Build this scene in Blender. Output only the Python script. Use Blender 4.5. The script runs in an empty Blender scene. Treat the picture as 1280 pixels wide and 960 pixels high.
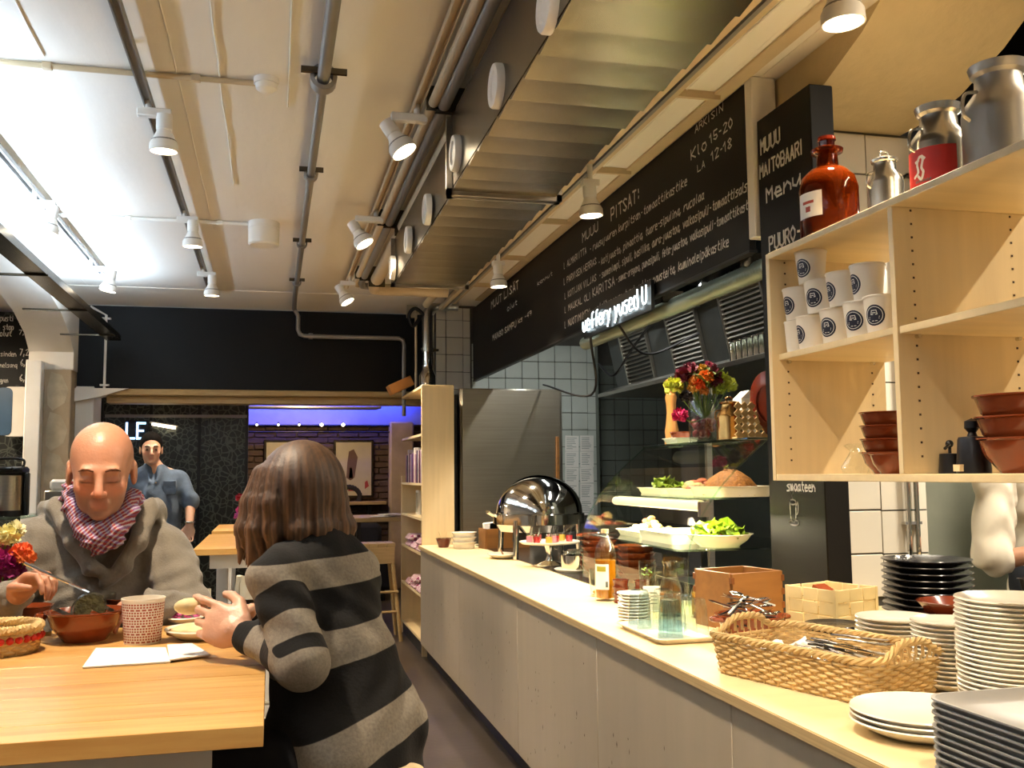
import bpy, math, random
import numpy as np
from mathutils import Vector, Matrix
SC = bpy.context.scene
COL = SC.collection
R = math.radians
random.seed(7); rng = np.random.default_rng(7)
# ------------------------------------------------------------------ camera
CAM_H = 1.43; FPX = 1213.8; YAW, PITCH, ROLL = R(13.9), R(5.267), R(-.567)
_w = np.array([math.sin(YAW)*math.cos(PITCH), math.cos(YAW)*math.cos(PITCH), math.sin(PITCH)])
_r0 = np.array([math.cos(YAW), -math.sin(YAW), 0.0]); _u0 = np.cross(_r0, _w)
_r = _r0*math.cos(ROLL)+_u0*math.sin(ROLL); _u = _u0*math.cos(ROLL)-_r0*math.sin(ROLL)
cam = bpy.data.cameras.new('camera'); camo = bpy.data.objects.new('camera', cam); COL.objects.link(camo)
camo.matrix_world = Matrix(((_r[0], _u[0], -_w[0], 0), (_r[1], _u[1], -_w[1], 0), (_r[2], _u[2], -_w[2], CAM_H), (0, 0, 0, 1)))
cam.sensor_width = 36; cam.lens = 36*FPX/1280; cam.clip_start = .05; SC.camera = camo
def at(px, py, ax, val):
    "point where the pixel's ray meets the plane axis=val"
    d = (px-640)/FPX*_r+(480-py)/FPX*_u+_w
    o = np.array([0, 0, CAM_H]); t = (val-o[ax])/d[ax]
    return o+t*d
# ------------------------------------------------------------------ world, exposure
w = bpy.data.worlds.new('world'); SC.world = w; w.use_nodes = True
bg = w.node_tree.nodes['Background']; bg.inputs[0].default_value = (1.0, .85, .68, 1); bg.inputs[1].default_value = .16
vs = SC.view_settings; vs.view_transform = 'Standard'; vs.look = 'None'; vs.gamma = 1; vs.use_curve_mapping = False
vs.exposure = 1.15
WARM = (1.0, .80, .57)
SC.cycles.transparent_max_bounces = 32
SPOT_W = 90; KITCH_FILL = 25; TRAY_FILL = 13
# ------------------------------------------------------------------ materials
def lin(h):
    h = h.lstrip('#'); o = []
    for i in (0, 2, 4):
        c = int(h[i:i+2], 16)/255
        o.append(c/12.92 if c <= .04045 else ((c+.055)/1.055)**2.4)
    return (*o, 1)
MATS = {}
def mat(name, col, rough=.5, metal=0, noise=0, nscale=8, stretch=(1, 1, 1), bump=0, bscale=40, col2=None, trans=0, ior=1.45,
        emit=None, estr=0, alpha=1, coat=0, sheen=0, sss=0, spec=.5):
    if name in MATS: return MATS[name]
    m = bpy.data.materials.new(name); m.use_nodes = True; MATS[name] = m
    nt = m.node_tree; b = nt.nodes['Principled BSDF']
    c = lin(col) if isinstance(col, str) else col
    b.inputs['Base Color'].default_value = c; b.inputs['Roughness'].default_value = rough; b.inputs['Metallic'].default_value = metal
    b.inputs['IOR'].default_value = ior; b.inputs['Specular IOR Level'].default_value = spec
    if trans: b.inputs['Transmission Weight'].default_value = trans
    if coat: b.inputs['Coat Weight'].default_value = coat
    if sheen: b.inputs['Sheen Weight'].default_value = sheen
    if sss:
        b.inputs['Subsurface Weight'].default_value = sss; b.inputs['Subsurface Radius'].default_value = (.012, .005, .003)
    if alpha < 1: b.inputs['Alpha'].default_value = alpha
    if emit:
        b.inputs['Emission Color'].default_value = lin(emit) if isinstance(emit, str) else emit; b.inputs['Emission Strength'].default_value = estr
    if noise or bump:
        tc = nt.nodes.new('ShaderNodeTexCoord'); mp = nt.nodes.new('ShaderNodeMapping'); mp.inputs['Scale'].default_value = stretch
        nt.links.new(tc.outputs['Object'], mp.inputs[0])
    if noise:
        n = nt.nodes.new('ShaderNodeTexNoise'); n.inputs['Scale'].default_value = nscale; n.inputs['Detail'].default_value = 5
        nt.links.new(mp.outputs[0], n.inputs[0])
        rp = nt.nodes.new('ShaderNodeValToRGB'); rp.color_ramp.elements[0].position = .3; rp.color_ramp.elements[1].position = .7
        c2 = (lin(col2) if isinstance(col2, str) else col2) if col2 else tuple(x*(1-noise) for x in c[:3])+(1,)
        rp.color_ramp.elements[0].color = c2; rp.color_ramp.elements[1].color = c
        nt.links.new(n.outputs[0], rp.inputs[0]); nt.links.new(rp.outputs[0], b.inputs['Base Color'])
    if bump:
        n2 = nt.nodes.new('ShaderNodeTexNoise'); n2.inputs['Scale'].default_value = bscale; n2.inputs['Detail'].default_value = 4
        nt.links.new(mp.outputs[0], n2.inputs[0])
        bp = nt.nodes.new('ShaderNodeBump'); bp.inputs['Strength'].default_value = bump; bp.inputs['Distance'].default_value = .01
        nt.links.new(n2.outputs[0], bp.inputs['Height']); nt.links.new(bp.outputs[0], b.inputs['Normal'])
    return m
def vcol(name, rough=.6, bump=0, bscale=60, sss=0, sheen=0, noise=.12, nscale=30, metal=0):
    "material whose colour comes from the mesh's own colour attribute, with fine procedural variation"
    if name in MATS: return MATS[name]
    m = bpy.data.materials.new(name); m.use_nodes = True; MATS[name] = m; nt = m.node_tree; b = nt.nodes['Principled BSDF']
    b.inputs['Roughness'].default_value = rough
    if sss: b.inputs['Subsurface Weight'].default_value = sss; b.inputs['Subsurface Radius'].default_value = (.012, .005, .003)
    if sheen: b.inputs['Sheen Weight'].default_value = sheen
    a = nt.nodes.new('ShaderNodeVertexColor'); a.layer_name = 'Col'
    tc = nt.nodes.new('ShaderNodeTexCoord'); n = nt.nodes.new('ShaderNodeTexNoise'); n.inputs['Scale'].default_value = nscale
    nt.links.new(tc.outputs['Object'], n.inputs[0])
    mr = nt.nodes.new('ShaderNodeMapRange'); mr.inputs[3].default_value = 1-noise; mr.inputs[4].default_value = 1+noise
    nt.links.new(n.outputs[0], mr.inputs[0])
    mx = nt.nodes.new('ShaderNodeVectorMath'); mx.operation = 'SCALE'
    nt.links.new(a.outputs[0], mx.inputs[0]); nt.links.new(mr.outputs[0], mx.inputs['Scale']); nt.links.new(mx.outputs[0], b.inputs['Base Color'])
    if bump:
        n2 = nt.nodes.new('ShaderNodeTexNoise'); n2.inputs['Scale'].default_value = bscale
        nt.links.new(tc.outputs['Object'], n2.inputs[0]); bp = nt.nodes.new('ShaderNodeBump'); bp.inputs['Strength'].default_value = bump; bp.inputs['Distance'].default_value = .006
        nt.links.new(n2.outputs[0], bp.inputs['Height']); nt.links.new(bp.outputs[0], b.inputs['Normal'])
    return m
def glassm(name, col=(1, 1, 1, 1), rough=.02, ior=1.45, tint=1):
    "thin sheet glass: mostly clear, reflecting at grazing angles"
    if name in MATS: return MATS[name]
    m = bpy.data.materials.new(name); m.use_nodes = True; MATS[name] = m; nt = m.node_tree
    for n in list(nt.nodes):
        if n.type != 'OUTPUT_MATERIAL': nt.nodes.remove(n)
    out = [n for n in nt.nodes if n.type == 'OUTPUT_MATERIAL'][0]
    t = nt.nodes.new('ShaderNodeBsdfTransparent'); t.inputs[0].default_value = col
    g = nt.nodes.new('ShaderNodeBsdfGlossy'); g.inputs['Roughness'].default_value = rough
    lw = nt.nodes.new('ShaderNodeLayerWeight'); lw.inputs[0].default_value = .5      # Schlick: same from both sides of the sheet
    pw = nt.nodes.new('ShaderNodeMath'); pw.operation = 'POWER'; pw.inputs[1].default_value = 5; nt.links.new(lw.outputs['Facing'], pw.inputs[0])
    f = nt.nodes.new('ShaderNodeMath'); f.operation = 'MULTIPLY_ADD'; f.inputs[1].default_value = .94; f.inputs[2].default_value = .06; nt.links.new(pw.outputs[0], f.inputs[0])
    mx = nt.nodes.new('ShaderNodeMixShader'); nt.links.new(f.outputs[0], mx.inputs[0]); nt.links.new(t.outputs[0], mx.inputs[1]); nt.links.new(g.outputs[0], mx.inputs[2])
    nt.links.new(mx.outputs[0], out.inputs[0])
    return m
# ------------------------------------------------------------------ mesh building
class B:
    def __init__(s): s.v = []; s.f = []; s.n = 0
    def add(s, V, F):
        V = np.asarray(V, float); s.v.append(V); s.f += [tuple(i+s.n for i in f) for f in F]; s.n += len(V); return s
    def box(s, c, size, rz=0, bev=0, rot=None):
        hx, hy, hz = (x/2 for x in size)
        if bev:
            b = min(bev, hx*.9, hy*.9, hz*.9); V = []; idx = {}
            for sx in (-1, 1):
                for sy in (-1, 1):
                    for sz in (-1, 1):
                        for k in range(3):
                            p = [sx*(hx-b), sy*(hy-b), sz*(hz-b)]; p[k] = (sx*hx, sy*hy, sz*hz)[k]; idx[(sx, sy, sz, k)] = len(V); V.append(p)
            F = []
            for k in range(3):
                a, b2 = [(1, 2), (2, 0), (0, 1)][k]
                for sg in (-1, 1):
                    q = []
                    for (u, v) in ((-1, -1), (1, -1), (1, 1), (-1, 1)):
                        t = [0, 0, 0]; t[k] = sg; t[a] = u; t[b2] = v; q.append(idx[(*t, k)])
                    F.append(q if sg > 0 else q[::-1])
            for k in range(3):
                a, b2 = [(1, 2), (2, 0), (0, 1)][k]
                for u in (-1, 1):
                    for v in (-1, 1):
                        t0 = [0, 0, 0]; t0[a] = u; t0[b2] = v; t1 = t0[:]; t0[k] = -1; t1[k] = 1
                        q = [idx[(*t0, a)], idx[(*t1, a)], idx[(*t1, b2)], idx[(*t0, b2)]]
                        F.append(q if u*v < 0 else q[::-1])
            for sx in (-1, 1):
                for sy in (-1, 1):
                    for sz in (-1, 1):
                        q = [idx[(sx, sy, sz, k)] for k in range(3)]
                        F.append(q if sx*sy*sz > 0 else q[::-1])
        else:
            V = [(-hx, -hy, -hz), (hx, -hy, -hz), (hx, hy, -hz), (-hx, hy, -hz), (-hx, -hy, hz), (hx, -hy, hz), (hx, hy, hz), (-hx, hy, hz)]
            F = [(0, 3, 2, 1), (4, 5, 6, 7), (0, 1, 5, 4), (1, 2, 6, 5), (2, 3, 7, 6), (3, 0, 4, 7)]
        V = np.array(V)
        if rot is not None: V = V@np.array(rot).T
        if rz: V = V@np.array([[math.cos(rz), -math.sin(rz), 0], [math.sin(rz), math.cos(rz), 0], [0, 0, 1]]).T
        return s.add(V+np.array(c), F)
    def bb(s, x0, x1, y0, y1, z0, z1, bev=0): return s.box(((x0+x1)/2, (y0+y1)/2, (z0+z1)/2), (abs(x1-x0), abs(y1-y0), abs(z1-z0)), bev=bev)
    def tube(s, pts, r, n=10, closed=False, caps=True, flat=1.0):
        P = np.array(pts, float); m = len(P); rr = np.broadcast_to(np.array(r, float), (m,))
        if closed: T = np.roll(P, -1, 0)-np.roll(P, 1, 0)
        else: T = np.gradient(P, axis=0)
        T /= np.linalg.norm(T, axis=1)[:, None]+1e-12
        up = np.array([0, 0, 1.]) if abs(T[0, 2]) < .9 else np.array([0, 1., 0]); V = []
        N = np.cross(T[0], up); N /= np.linalg.norm(N)
        for i in range(m):
            N = N-T[i]*(N@T[i]); N /= np.linalg.norm(N)+1e-12; Bn = np.cross(T[i], N)
            for k in range(n):
                a = 2*math.pi*k/n; V.append(P[i]+rr[i]*(N*math.cos(a)+Bn*math.sin(a)*flat))
        F = []
        for i in range(m if closed else m-1):
            j = (i+1) % m
            for k in range(n): F.append((i*n+k, j*n+k, j*n+(k+1) % n, i*n+(k+1) % n)[::-1])
        if caps and not closed: F.append(tuple(range(n))); F.append(tuple(range((m-1)*n, m*n))[::-1])
        return s.add(V, F)
    def cyl(s, p0, p1, r0, r1=None, n=16): return s.tube([p0, p1], [r0, r0 if r1 is None else r1], n)
    def lathe(s, prof, n=24, c=(0, 0, 0), sx=1, sy=1, a0=0, a1=None, wob=None):
        full = a1 is None; a1 = 2*math.pi if full else a1; m = len(prof); V = []
        nn = n if full else n+1
        for k in range(nn):
            a = a0+(a1-a0)*k/n
            for (r, z) in prof:
                q = r*(1 if wob is None else wob(a, z)); V.append((c[0]+q*math.cos(a)*sx, c[1]+q*math.sin(a)*sy, c[2]+z))
        F = []
        for k in range(n):
            j = (k+1) % nn
            for i in range(m-1):
                q = [k*m+i, j*m+i, j*m+i+1, k*m+i+1]
                if prof[i][0] < 1e-6: q = [k*m+i, j*m+i+1, k*m+i+1]
                elif prof[i+1][0] < 1e-6: q = [k*m+i, j*m+i, k*m+i+1]
                F.append(tuple(q))
        return s.add(V, F)
    def prism(s, poly, lo, hi, ax=2):
        "poly: 2D outline in the two other axes (in order), extruded along ax"
        m = len(poly); V = []
        for h in (lo, hi):
            for (a, b) in poly: V.append([(h, a, b), (a, h, b), (a, b, h)][ax])
        F = [tuple(range(m))[::-1], tuple(range(m, 2*m))]+[(i, (i+1) % m, m+(i+1) % m, m+i) for i in range(m)]
        ar = sum(poly[i][0]*poly[(i+1) % m][1]-poly[(i+1) % m][0]*poly[i][1] for i in range(m))*(-1 if ax == 1 else 1)
        if ar < 0: F = [f[::-1] for f in F]
        return s.add(V, F)
    def sphere(s, c, r, n=12, m=8, sc=(1, 1, 1)):
        pr = [(r*math.sin(math.pi*i/m), -r*math.cos(math.pi*i/m)) for i in range(m+1)]
        pr[0] = (0, -r); pr[-1] = (0, r)
        b2 = B().lathe(pr, n); V = np.concatenate(b2.v)*np.array(sc)+np.array(c); return s.add(V, b2.f)
    def build(s, name, m, parent=None, ang=38, col=None, loc=None):
        V = np.concatenate(s.v) if s.v else np.zeros((0, 3))
        me = bpy.data.meshes.new(name); me.from_pydata(V.tolist(), [], s.f)
        me.polygons.foreach_set('use_smooth', [True]*len(me.polygons)); me.set_sharp_from_angle(angle=R(ang))
        me.materials.append(MATS[m] if isinstance(m, str) else m)
        if col is not None:
            c = np.ones((len(V), 4)); c[:, :3] = col; a = me.color_attributes.new('Col', 'FLOAT_COLOR', 'POINT'); a.data.foreach_set('color', c.ravel())
        return obj(name, me, parent, loc)
def obj(name, me, parent=None, loc=None):
    o = bpy.data.objects.new(name, me); COL.objects.link(o)
    if parent is not None: o.parent = parent
    if loc is not None: o.location = loc
    return o
def tag(o, label, cat, group=None, kind=None):
    o['label'] = label; o['category'] = cat
    if group: o['group'] = group
    if kind: o['kind'] = kind
    return o
def T(name, label, cat, loc=(0, 0, 0), rz=0, group=None, kind=None):
    o = bpy.data.objects.new(name, None); COL.objects.link(o); o.location = [float(x) for x in loc]; o.rotation_euler = (0, 0, rz); o.empty_display_size = .05
    return tag(o, label, cat, group, kind)
def kids(o): return [x for x in COL.objects if x.parent == o]
def dup(root, loc=None, rz=None, label=None, parent=None):
    c = root.copy(); COL.objects.link(c)
    if parent is not None: c.parent = parent
    if loc is not None: c.location = [float(x) for x in loc]
    if rz is not None: c.rotation_euler = (0, 0, rz)
    if label: c['label'] = label
    for ch in kids(root): dup(ch, parent=c)
    return c
def arc(cx, cy, r, a0, a1, n): return [(cx+r*math.cos(a0+(a1-a0)*i/n), cy+r*math.sin(a0+(a1-a0)*i/n)) for i in range(n+1)]
def rrect(hx, hy, r, n=5):
    o = []
    for (sx, sy, a) in ((1, 1, 0), (-1, 1, 90), (-1, -1, 180), (1, -1, 270)): o += arc(sx*(hx-r), sy*(hy-r), r, R(a), R(a+90), n)
    return o
def spline(pts, n=8):
    P = np.array(pts, float); Q = np.vstack([2*P[0]-P[1], P, 2*P[-1]-P[-2]]); o = []
    for i in range(1, len(Q)-2):
        for k in range(n):
            t = k/n; a, b, c, d = Q[i-1], Q[i], Q[i+1], Q[i+2]
            o.append(.5*((2*b)+(-a+c)*t+(2*a-5*b+4*c-d)*t*t+(-a+3*b-3*c+d)*t**3))
    o.append(P[-1]); return np.array(o)
# ------------------------------------------------------------------ one-stroke hand lettering
G = {}
for ln in """A 00 26 40,12 32|B 00 06 36 44 33 03,33 42 30 00|C 45 26 04 02 20 41|D 00 06 26 44 42 20 00|E 40 00 06 46,03 33|F 00 06 46,03 33|G 45 26 04 02 20 41 43 23|H 00 06,40 46,03 43|I 20 26
J 36 31 10 01|K 00 06,46 03 40|L 06 00 40|M 00 06 23 46 40|N 00 06 40 46|O 20 02 04 26 44 42 20|P 00 06 36 45 33 03|Q 20 02 04 26 44 42 20,21 40|R 00 06 36 45 33 03,23 40|S 45 26 05 14 32 41 20 01|T 20 26,06 46
U 06 01 20 41 46|V 06 20 46|W 06 10 24 30 46|X 00 46,06 40|Y 06 23 46,23 20|Z 06 46 00 40|0 20 02 04 26 44 42 20|1 04 26 20|2 05 26 45 00 40|3 05 26 45 23 41 20 01|4 30 36 02 42|5 46 06 03 33 41 20 01|6 36 03 01 20 41 32 03
7 06 46 10|8 20 01 12 34 45 26 05 14 32 41 20|9 43 13 05 26 45 43 30|a 44 24 02 20 41,44 41 50|b 06 00 30 42 34 03|c 44 14 02 10 40|d 46 40 10 02 14 43|e 02 42 34 14 02 10 40|f 46 25 20,13 43|g 44 14 02 20 43,44 4b 2b|h 06 00,03 24 42 40
i 24 20|j 24 2b 0b|k 06 00,44 02 40|l 26 21 30|m 00 04,03 14 20 23 34 40|n 00 04,02 24 42 40|o 10 02 14 34 42 30 10|p 04 0b,04 34 42 30 00|q 44 14 02 20 43,44 4b|r 00 04,02 24 44|s 44 14 03 32 30 00|t 26 21 40,14 44
u 04 01 20 43,44 40|v 04 20 44|w 04 10 23 30 44|x 00 44,04 40|y 04 20,44 0b|z 04 44 00 40|- 13 33|, 21 1a|. 20 21|: 21 22,24 25|# 06 00,00 20|_ 00 40|~ 03 43""".replace('\n', '|').split('|'):
    k, s = ln.split(' ', 1); G[k] = [[(int(p[0]), {'a': -1, 'b': -2}.get(p[1]) if p[1] in 'ab' else int(p[1])) for p in st.split()] for st in s.split(',')]
def strokes(text, jit=.25, rs=None):
    rs = rs or random.Random(len(text)*7+ord(text[0])); x = 0; out = []
    for ch in text:
        if ch == ' ': x += 3.5; continue
        dots = ch in 'äöÄÖ'; ch = {'ä': 'a', 'ö': 'o', 'Ä': 'A', 'Ö': 'O'}.get(ch, ch)
        wd = 4 if ch not in 'iIl1.,:' else 2.6; off = 0 if wd == 4 else -1
        for st in G[ch]: out.append([(x+off+a+rs.uniform(-jit, jit), b+rs.uniform(-jit, jit)) for a, b in st])
        if ch == 'i': out.append([(x+off+2, 5.4), (x+off+2.2, 5.8)])
        if dots:
            h = 7 if ch.isupper() else 5.4
            out += [[(x+1, h), (x+1.1, h+.5)], [(x+3, h), (x+3.1, h+.5)]]
        x += wd+1.6
    return out, x-1.6
def ribbon(b, pts, fn, wd):
    P = np.array(pts, float)
    for i in range(len(P)-1):
        d = P[i+1]-P[i]; L = np.linalg.norm(d)
        if L < 1e-6: continue
        d /= L; nn = np.array([-d[1], d[0]])*wd/2; e = d*wd*.4
        b.add([fn(*(P[i]-e-nn)), fn(*(P[i+1]+e-nn)), fn(*(P[i+1]+e+nn)), fn(*(P[i]-e+nn))], [(0, 1, 2, 3)])
def lettering(text, p0, udir, vdir, length, height, m, parent, wd=.1, slant=0, name='chalk_lettering', jit=.25):
    st, W = strokes(text, jit); sx = length/W; sy = height/6; p0 = np.array(p0, float); u = np.array(udir, float); v = np.array(vdir, float)
    b = B(); f = lambda a, c: p0+u*a+v*c
    for s_ in st: ribbon(b, [((x+slant*y)*sx, y*sy) for x, y in s_], f, wd*height)
    o = b.build(name, m, parent); o['kind'] = 'stuff'; return o
# ------------------------------------------------------------------ shared materials
mat('plaster', '#e9e2d6', .8, noise=.06, nscale=3, bump=.25, bscale=18)
mat('ceil', '#e9e4db', .8, noise=.03, nscale=2, stretch=(2, .6, 1), bump=.2, bscale=9)
mat('floor', '#4a423b', .28, noise=.5, nscale=2.2, bump=.05, bscale=30)
mat('black_board', '#0c0b0b', .5, noise=.25, nscale=3, spec=.28)
mat('black', '#0d0d0e', .45, noise=.1)
mat('steel', '#b9b4aa', .28, 1, noise=.12, nscale=3, stretch=(1, 30, 30))
mat('steel_brushed', '#a9a294', .33, 1, noise=.15, nscale=2, stretch=(1, 1, 40))
mat('chrome', '#d8d5cf', .08, 1, noise=.04)
mat('galv', '#645d50', .27, 1, noise=.25, nscale=5)
mat('white_paint', '#e8e4dc', .45, noise=.04)
mat('lampwhite', '#efece6', .4, noise=.03)
mat('beige_pipe', '#cbb796', .5, noise=.08)
mat('grey_pipe', '#8d8a86', .45, .3, noise=.1)
mat('birch', '#e6cfa0', .45, noise=.12, nscale=3, stretch=(.6, 6, 6), bump=.04)
mat('birch_v', '#e4cd9f', .45, noise=.12, nscale=3, stretch=(8, 8, .5), bump=.04)
mat('ply_edge', '#c9ad7c', .6, noise=.25, nscale=6, stretch=(.3, .3, 60))
mat('panel', '#b0a28c', .42, noise=.08, nscale=2, stretch=(6, 6, .6))
mat('knot', '#4a3422', .6, noise=.3, nscale=90)
mat('plinth', '#26282c', .5, noise=.2)
mat('pine', '#d2a763', .36, noise=.3, nscale=3.2, stretch=(1.2, 14, 10), bump=.04, col2='#b98646')
mat('tile_warm', '#d9d2c4', .22, noise=.05, nscale=3)
mat('tile_grey', '#757b72', .25, noise=.08, nscale=3)
mat('grout', '#5a5750', .85, noise=.2)
mat('brick', '#5c4838', .85, noise=.45, nscale=7, bump=.5, bscale=60)
mat('mortar', '#6a5b4c', .9, noise=.3)
mat('terracotta', '#8c4120', .18, noise=.25, nscale=6, coat=.4)
mat('brownglaze', '#6b2f1c', .16, noise=.2, coat=.5)
mat('china', '#efe9d8', .2, noise=.02, coat=.3)
mat('paper', '#f4f1ea', .7, noise=.03)
mat('chalk', '#e8e4dd', .9, noise=.12, nscale=60)
mat('wicker', '#d9b87c', .6, noise=.3, nscale=30, bump=.2)
mat('concrete', '#b9a384', .85, noise=.3, nscale=4, bump=.6, bscale=12)
mat('oak', '#92622f', .45, noise=.3, nscale=3, stretch=(1, 8, 8), bump=.05)
mat('bulb', '#fff4dc', .4, emit=(1, .83, .58, 1), estr=7, noise=.02)
mat('fill_tube_cool', '#ffffff', .4, emit=(.62, .8, 1, 1), estr=9, noise=.02)
mat('led_blue', '#2030ff', .4, emit=(.03, .06, 1, 1), estr=4, noise=.02)
mat('neon', '#ffffff', .4, emit=(.75, .92, 1, 1), estr=2.2, noise=.02)
glassm('glass', (.97, .985, .975, 1)); glassm('glass_green', (.80, .92, .86, 1))
def struct(name, b, m, label, cat, parent=None):
    o = b.build(name, m, parent)
    if parent is None: tag(o, label, cat, kind='structure')
    return o
ZC = 3.10; YB = 9.64
# ------------------------------------------------------------------ room shell
struct('floor', B().bb(-4.2, 5.2, -3, 14, -.1, 0), 'floor', 'dark polished concrete floor of the cafe', 'floor')
ceil = struct('ceiling', B().bb(-4.2, 2.07, -3, 14, ZC+.02, ZC+.2), 'ceil', 'white painted ceiling with lengthwise board marks in the concrete', 'ceiling')
x = -1.74; 
while x < 1.9:
    wd = random.choice((.11, .14, .17, .13)); 
    B().bb(x, x+wd, -2.9, 8.95, ZC-.004-random.random()*.0022, ZC+.03).build('board', 'ceil', ceil)
    if random.random() < .55:
        y0 = random.uniform(0, 3); pts = [(x+random.uniform(-.003, .003), y0+k*.25, ZC-.006-random.random()*.006) for k in range(random.randint(8, 24)) if y0+k*.25 < 8.9]
        B().tube(pts, .004, 4).build('board_mark', 'ceil', ceil)
    x += wd
# the sloping cove between flat ceiling and bulkhead
struct('trim_1', B().prism([(8.95, ZC+.02), (8.95, ZC-.012), (YB, ZC-.06), (YB, ZC+.02)], -1.76, 1.6, 0), 'plaster', 'white sloping plaster strip between ceiling and black bulkhead', 'trim')
struct('wall_front', B().bb(-4.2, 5.2, -3.1, -3, 0, 3.2), 'plaster', 'plain wall behind the dining tables', 'wall')
struct('wall_left', B().bb(-4.3, -4.2, -3, 14, 0, 3.2), 'plaster', 'plain plaster wall of the side room', 'wall')
# black bulkhead wall over the passage
bk = T('bulkhead', 'long matt black chalkboard bulkhead over the passage to the back room', 'bulkhead', (0, YB, 0), kind='structure')
B().bb(-1.76, 1.58, 0, .3, 2.25, 3.10).build('bulkhead_core', 'plaster', bk)
B().bb(-1.755, 1.56, -.03, 0, 2.25, 3.03, bev=.004).build('chalkboard_panel', 'black_board', bk)
B().bb(-1.6, 1.58, -.07, .25, 2.19, 2.25, bev=.01).build('timber_lintel', mat('lintel', '#b79a68', .55, noise=.2, stretch=(1, 8, 8)), bk)
B().bb(-1.5, 1.58, .0, .2, 2.12, 2.19, bev=.006).build('timber_rail', 'lintel', bk)
# thin white conduit in front of the black bulkhead
p = at(133, 394, 1, YB-.06); q = at(131, 488, 1, YB-.06)
cn = T('white_conduit', 'thin white conduit dropping down the black bulkhead', 'pipe', (0, 0, 0))
B().tube([at(113, 383, 1, YB-.12), p, (p[0], p[1], q[2])], .012, 8).build('conduit', 'white_paint', cn)
for zz in (p[2]-.03, q[2]+.05): B().bb(p[0]-.04, p[0]+.04, YB-.07, YB-.02, zz-.008, zz+.008).build('clip', 'white_paint', cn)
# left arcade: beam with haunch, pilaster, white post
be = struct('beam', B().prism([(-3, 2.99), (7.6, 2.97), (8.3, 2.92), (8.8, 2.83), (9.2, 2.70), (9.4, 2.56), (9.4, 2.4), (9.95, 2.4), (9.95, 3.12), (-3, 3.12)], -2.12, -1.75, 0), 'plaster', 'plastered beam curving down to the pilaster', 'beam')
pil = T('pilaster', 'rough bare concrete pilaster with patchy plaster beside white post', 'column', (-1.93, 9.55, 0), kind='structure')
B().bb(-.06, .17, -.15, .4, 0, 2.42, bev=.01).build('shaft', 'concrete', pil)
for i in range(4):
    zz = 1.0+i*.36; pp_ = [(-.05+.03*random.random(), zz), (.02, zz-.05), (.12, zz+.02), (.15, zz+.14), (.09, zz+.27), (.0, zz+.3), (-.03, zz+.15)]; B().prism(pp_, -.154, -.14, 1).build('plaster_patch', mat('patch', '#c4b294', .85, noise=.3, nscale=9, bump=.5), pil)
struct('trim_2', B().bb(-2.12, -1.99, 9.3, 9.5, 0, 2.47, bev=.008), 'white_paint', 'tall white boxed post left of the bare pilaster', 'post')
struct('trim_3', B().bb(-1.76, -1.60, 9.6, 10.0, 0, 2.27, bev=.008), 'plaster', 'cream plaster reveal under the black bulkhead', 'trim')
struct('trim_4', B().prism([(-1.78, 2.25), (-1.3, 2.25), (-1.55, 2.17), (-1.78, 2.12)], 9.55, 9.7, 1), 'plaster', 'small cream plaster bracket under the bulkhead corner', 'bracket')
# ------------------------------------------------------------------ back room
bw = struct('wall_back', B().bb(-4.2, 2.4, 12.5, 12.6, 0, 3.2), 'mortar', 'rough reddish brown brick wall of the back room', 'wall')
bb_ = B().box((0, 0, 0), (.245, .03, .068), bev=.008).build('brick', 'brick', bw); bm_ = bb_.data; first = True; n = 0
for r_ in range(20):
    z = .62+r_*.078
    for c_ in range(15):
        xx = -1.25+c_*.258+(.129 if r_ % 2 else 0)
        if xx > 2.3: continue
        o = bb_ if first else obj('brick', bm_, bw)
        first = False; o.location = (xx+random.uniform(-.005, .005), 12.495-random.random()*.012, z+random.uniform(-.004, .004)); o.rotation_euler = (0, random.uniform(-.02, .02), random.uniform(-.03, .03)); n += 1
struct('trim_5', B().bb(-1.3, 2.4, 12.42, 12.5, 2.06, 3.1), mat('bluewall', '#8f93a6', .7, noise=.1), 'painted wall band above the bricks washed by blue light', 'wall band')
struct('wall_side_back', B().bb(2.4, 2.5, 9.68, 12.6, 0, 3.2), 'concrete', 'side wall of the back room', 'wall')
struct('trim_6', B().bb(1.45, 1.75, 12.3, 12.5, 0, 2.1, bev=.02), 'concrete', 'plastered pier at the end of the brick wall', 'pier')
led = T('led_strip', 'blue led light strip above the brick wall', 'light', (0.5, 12.0, 3.12))
B().bb(-1.4, 1.2, .20, .235, -.74, -.70).build('housing', 'black', led); B().bb(-1.4, 1.2, .235, .239, -.735, -.705).build('diode_tape', 'led_blue', led)
for xx in (-1.2, 1.0): B().bb(xx-.01, xx+.01, .21, .23, -.70, .0).build('hanger', 'black', led)
def area(name, loc, rot, sx, sy, e, col, parent=None):
    l = bpy.data.lights.new(name, 'AREA'); l.shape = 'RECTANGLE'; l.size = sx; l.size_y = sy; l.energy = e; l.color = col
    o = bpy.data.objects.new(name, l); COL.objects.link(o); o.location = loc; o.rotation_euler = rot
    if parent: o.parent = parent
    return o
area('led_light', (0, .24, -.72), (R(90), 0, 0), 2.4, .05, 20, (.03, .06, 1), led)
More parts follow.
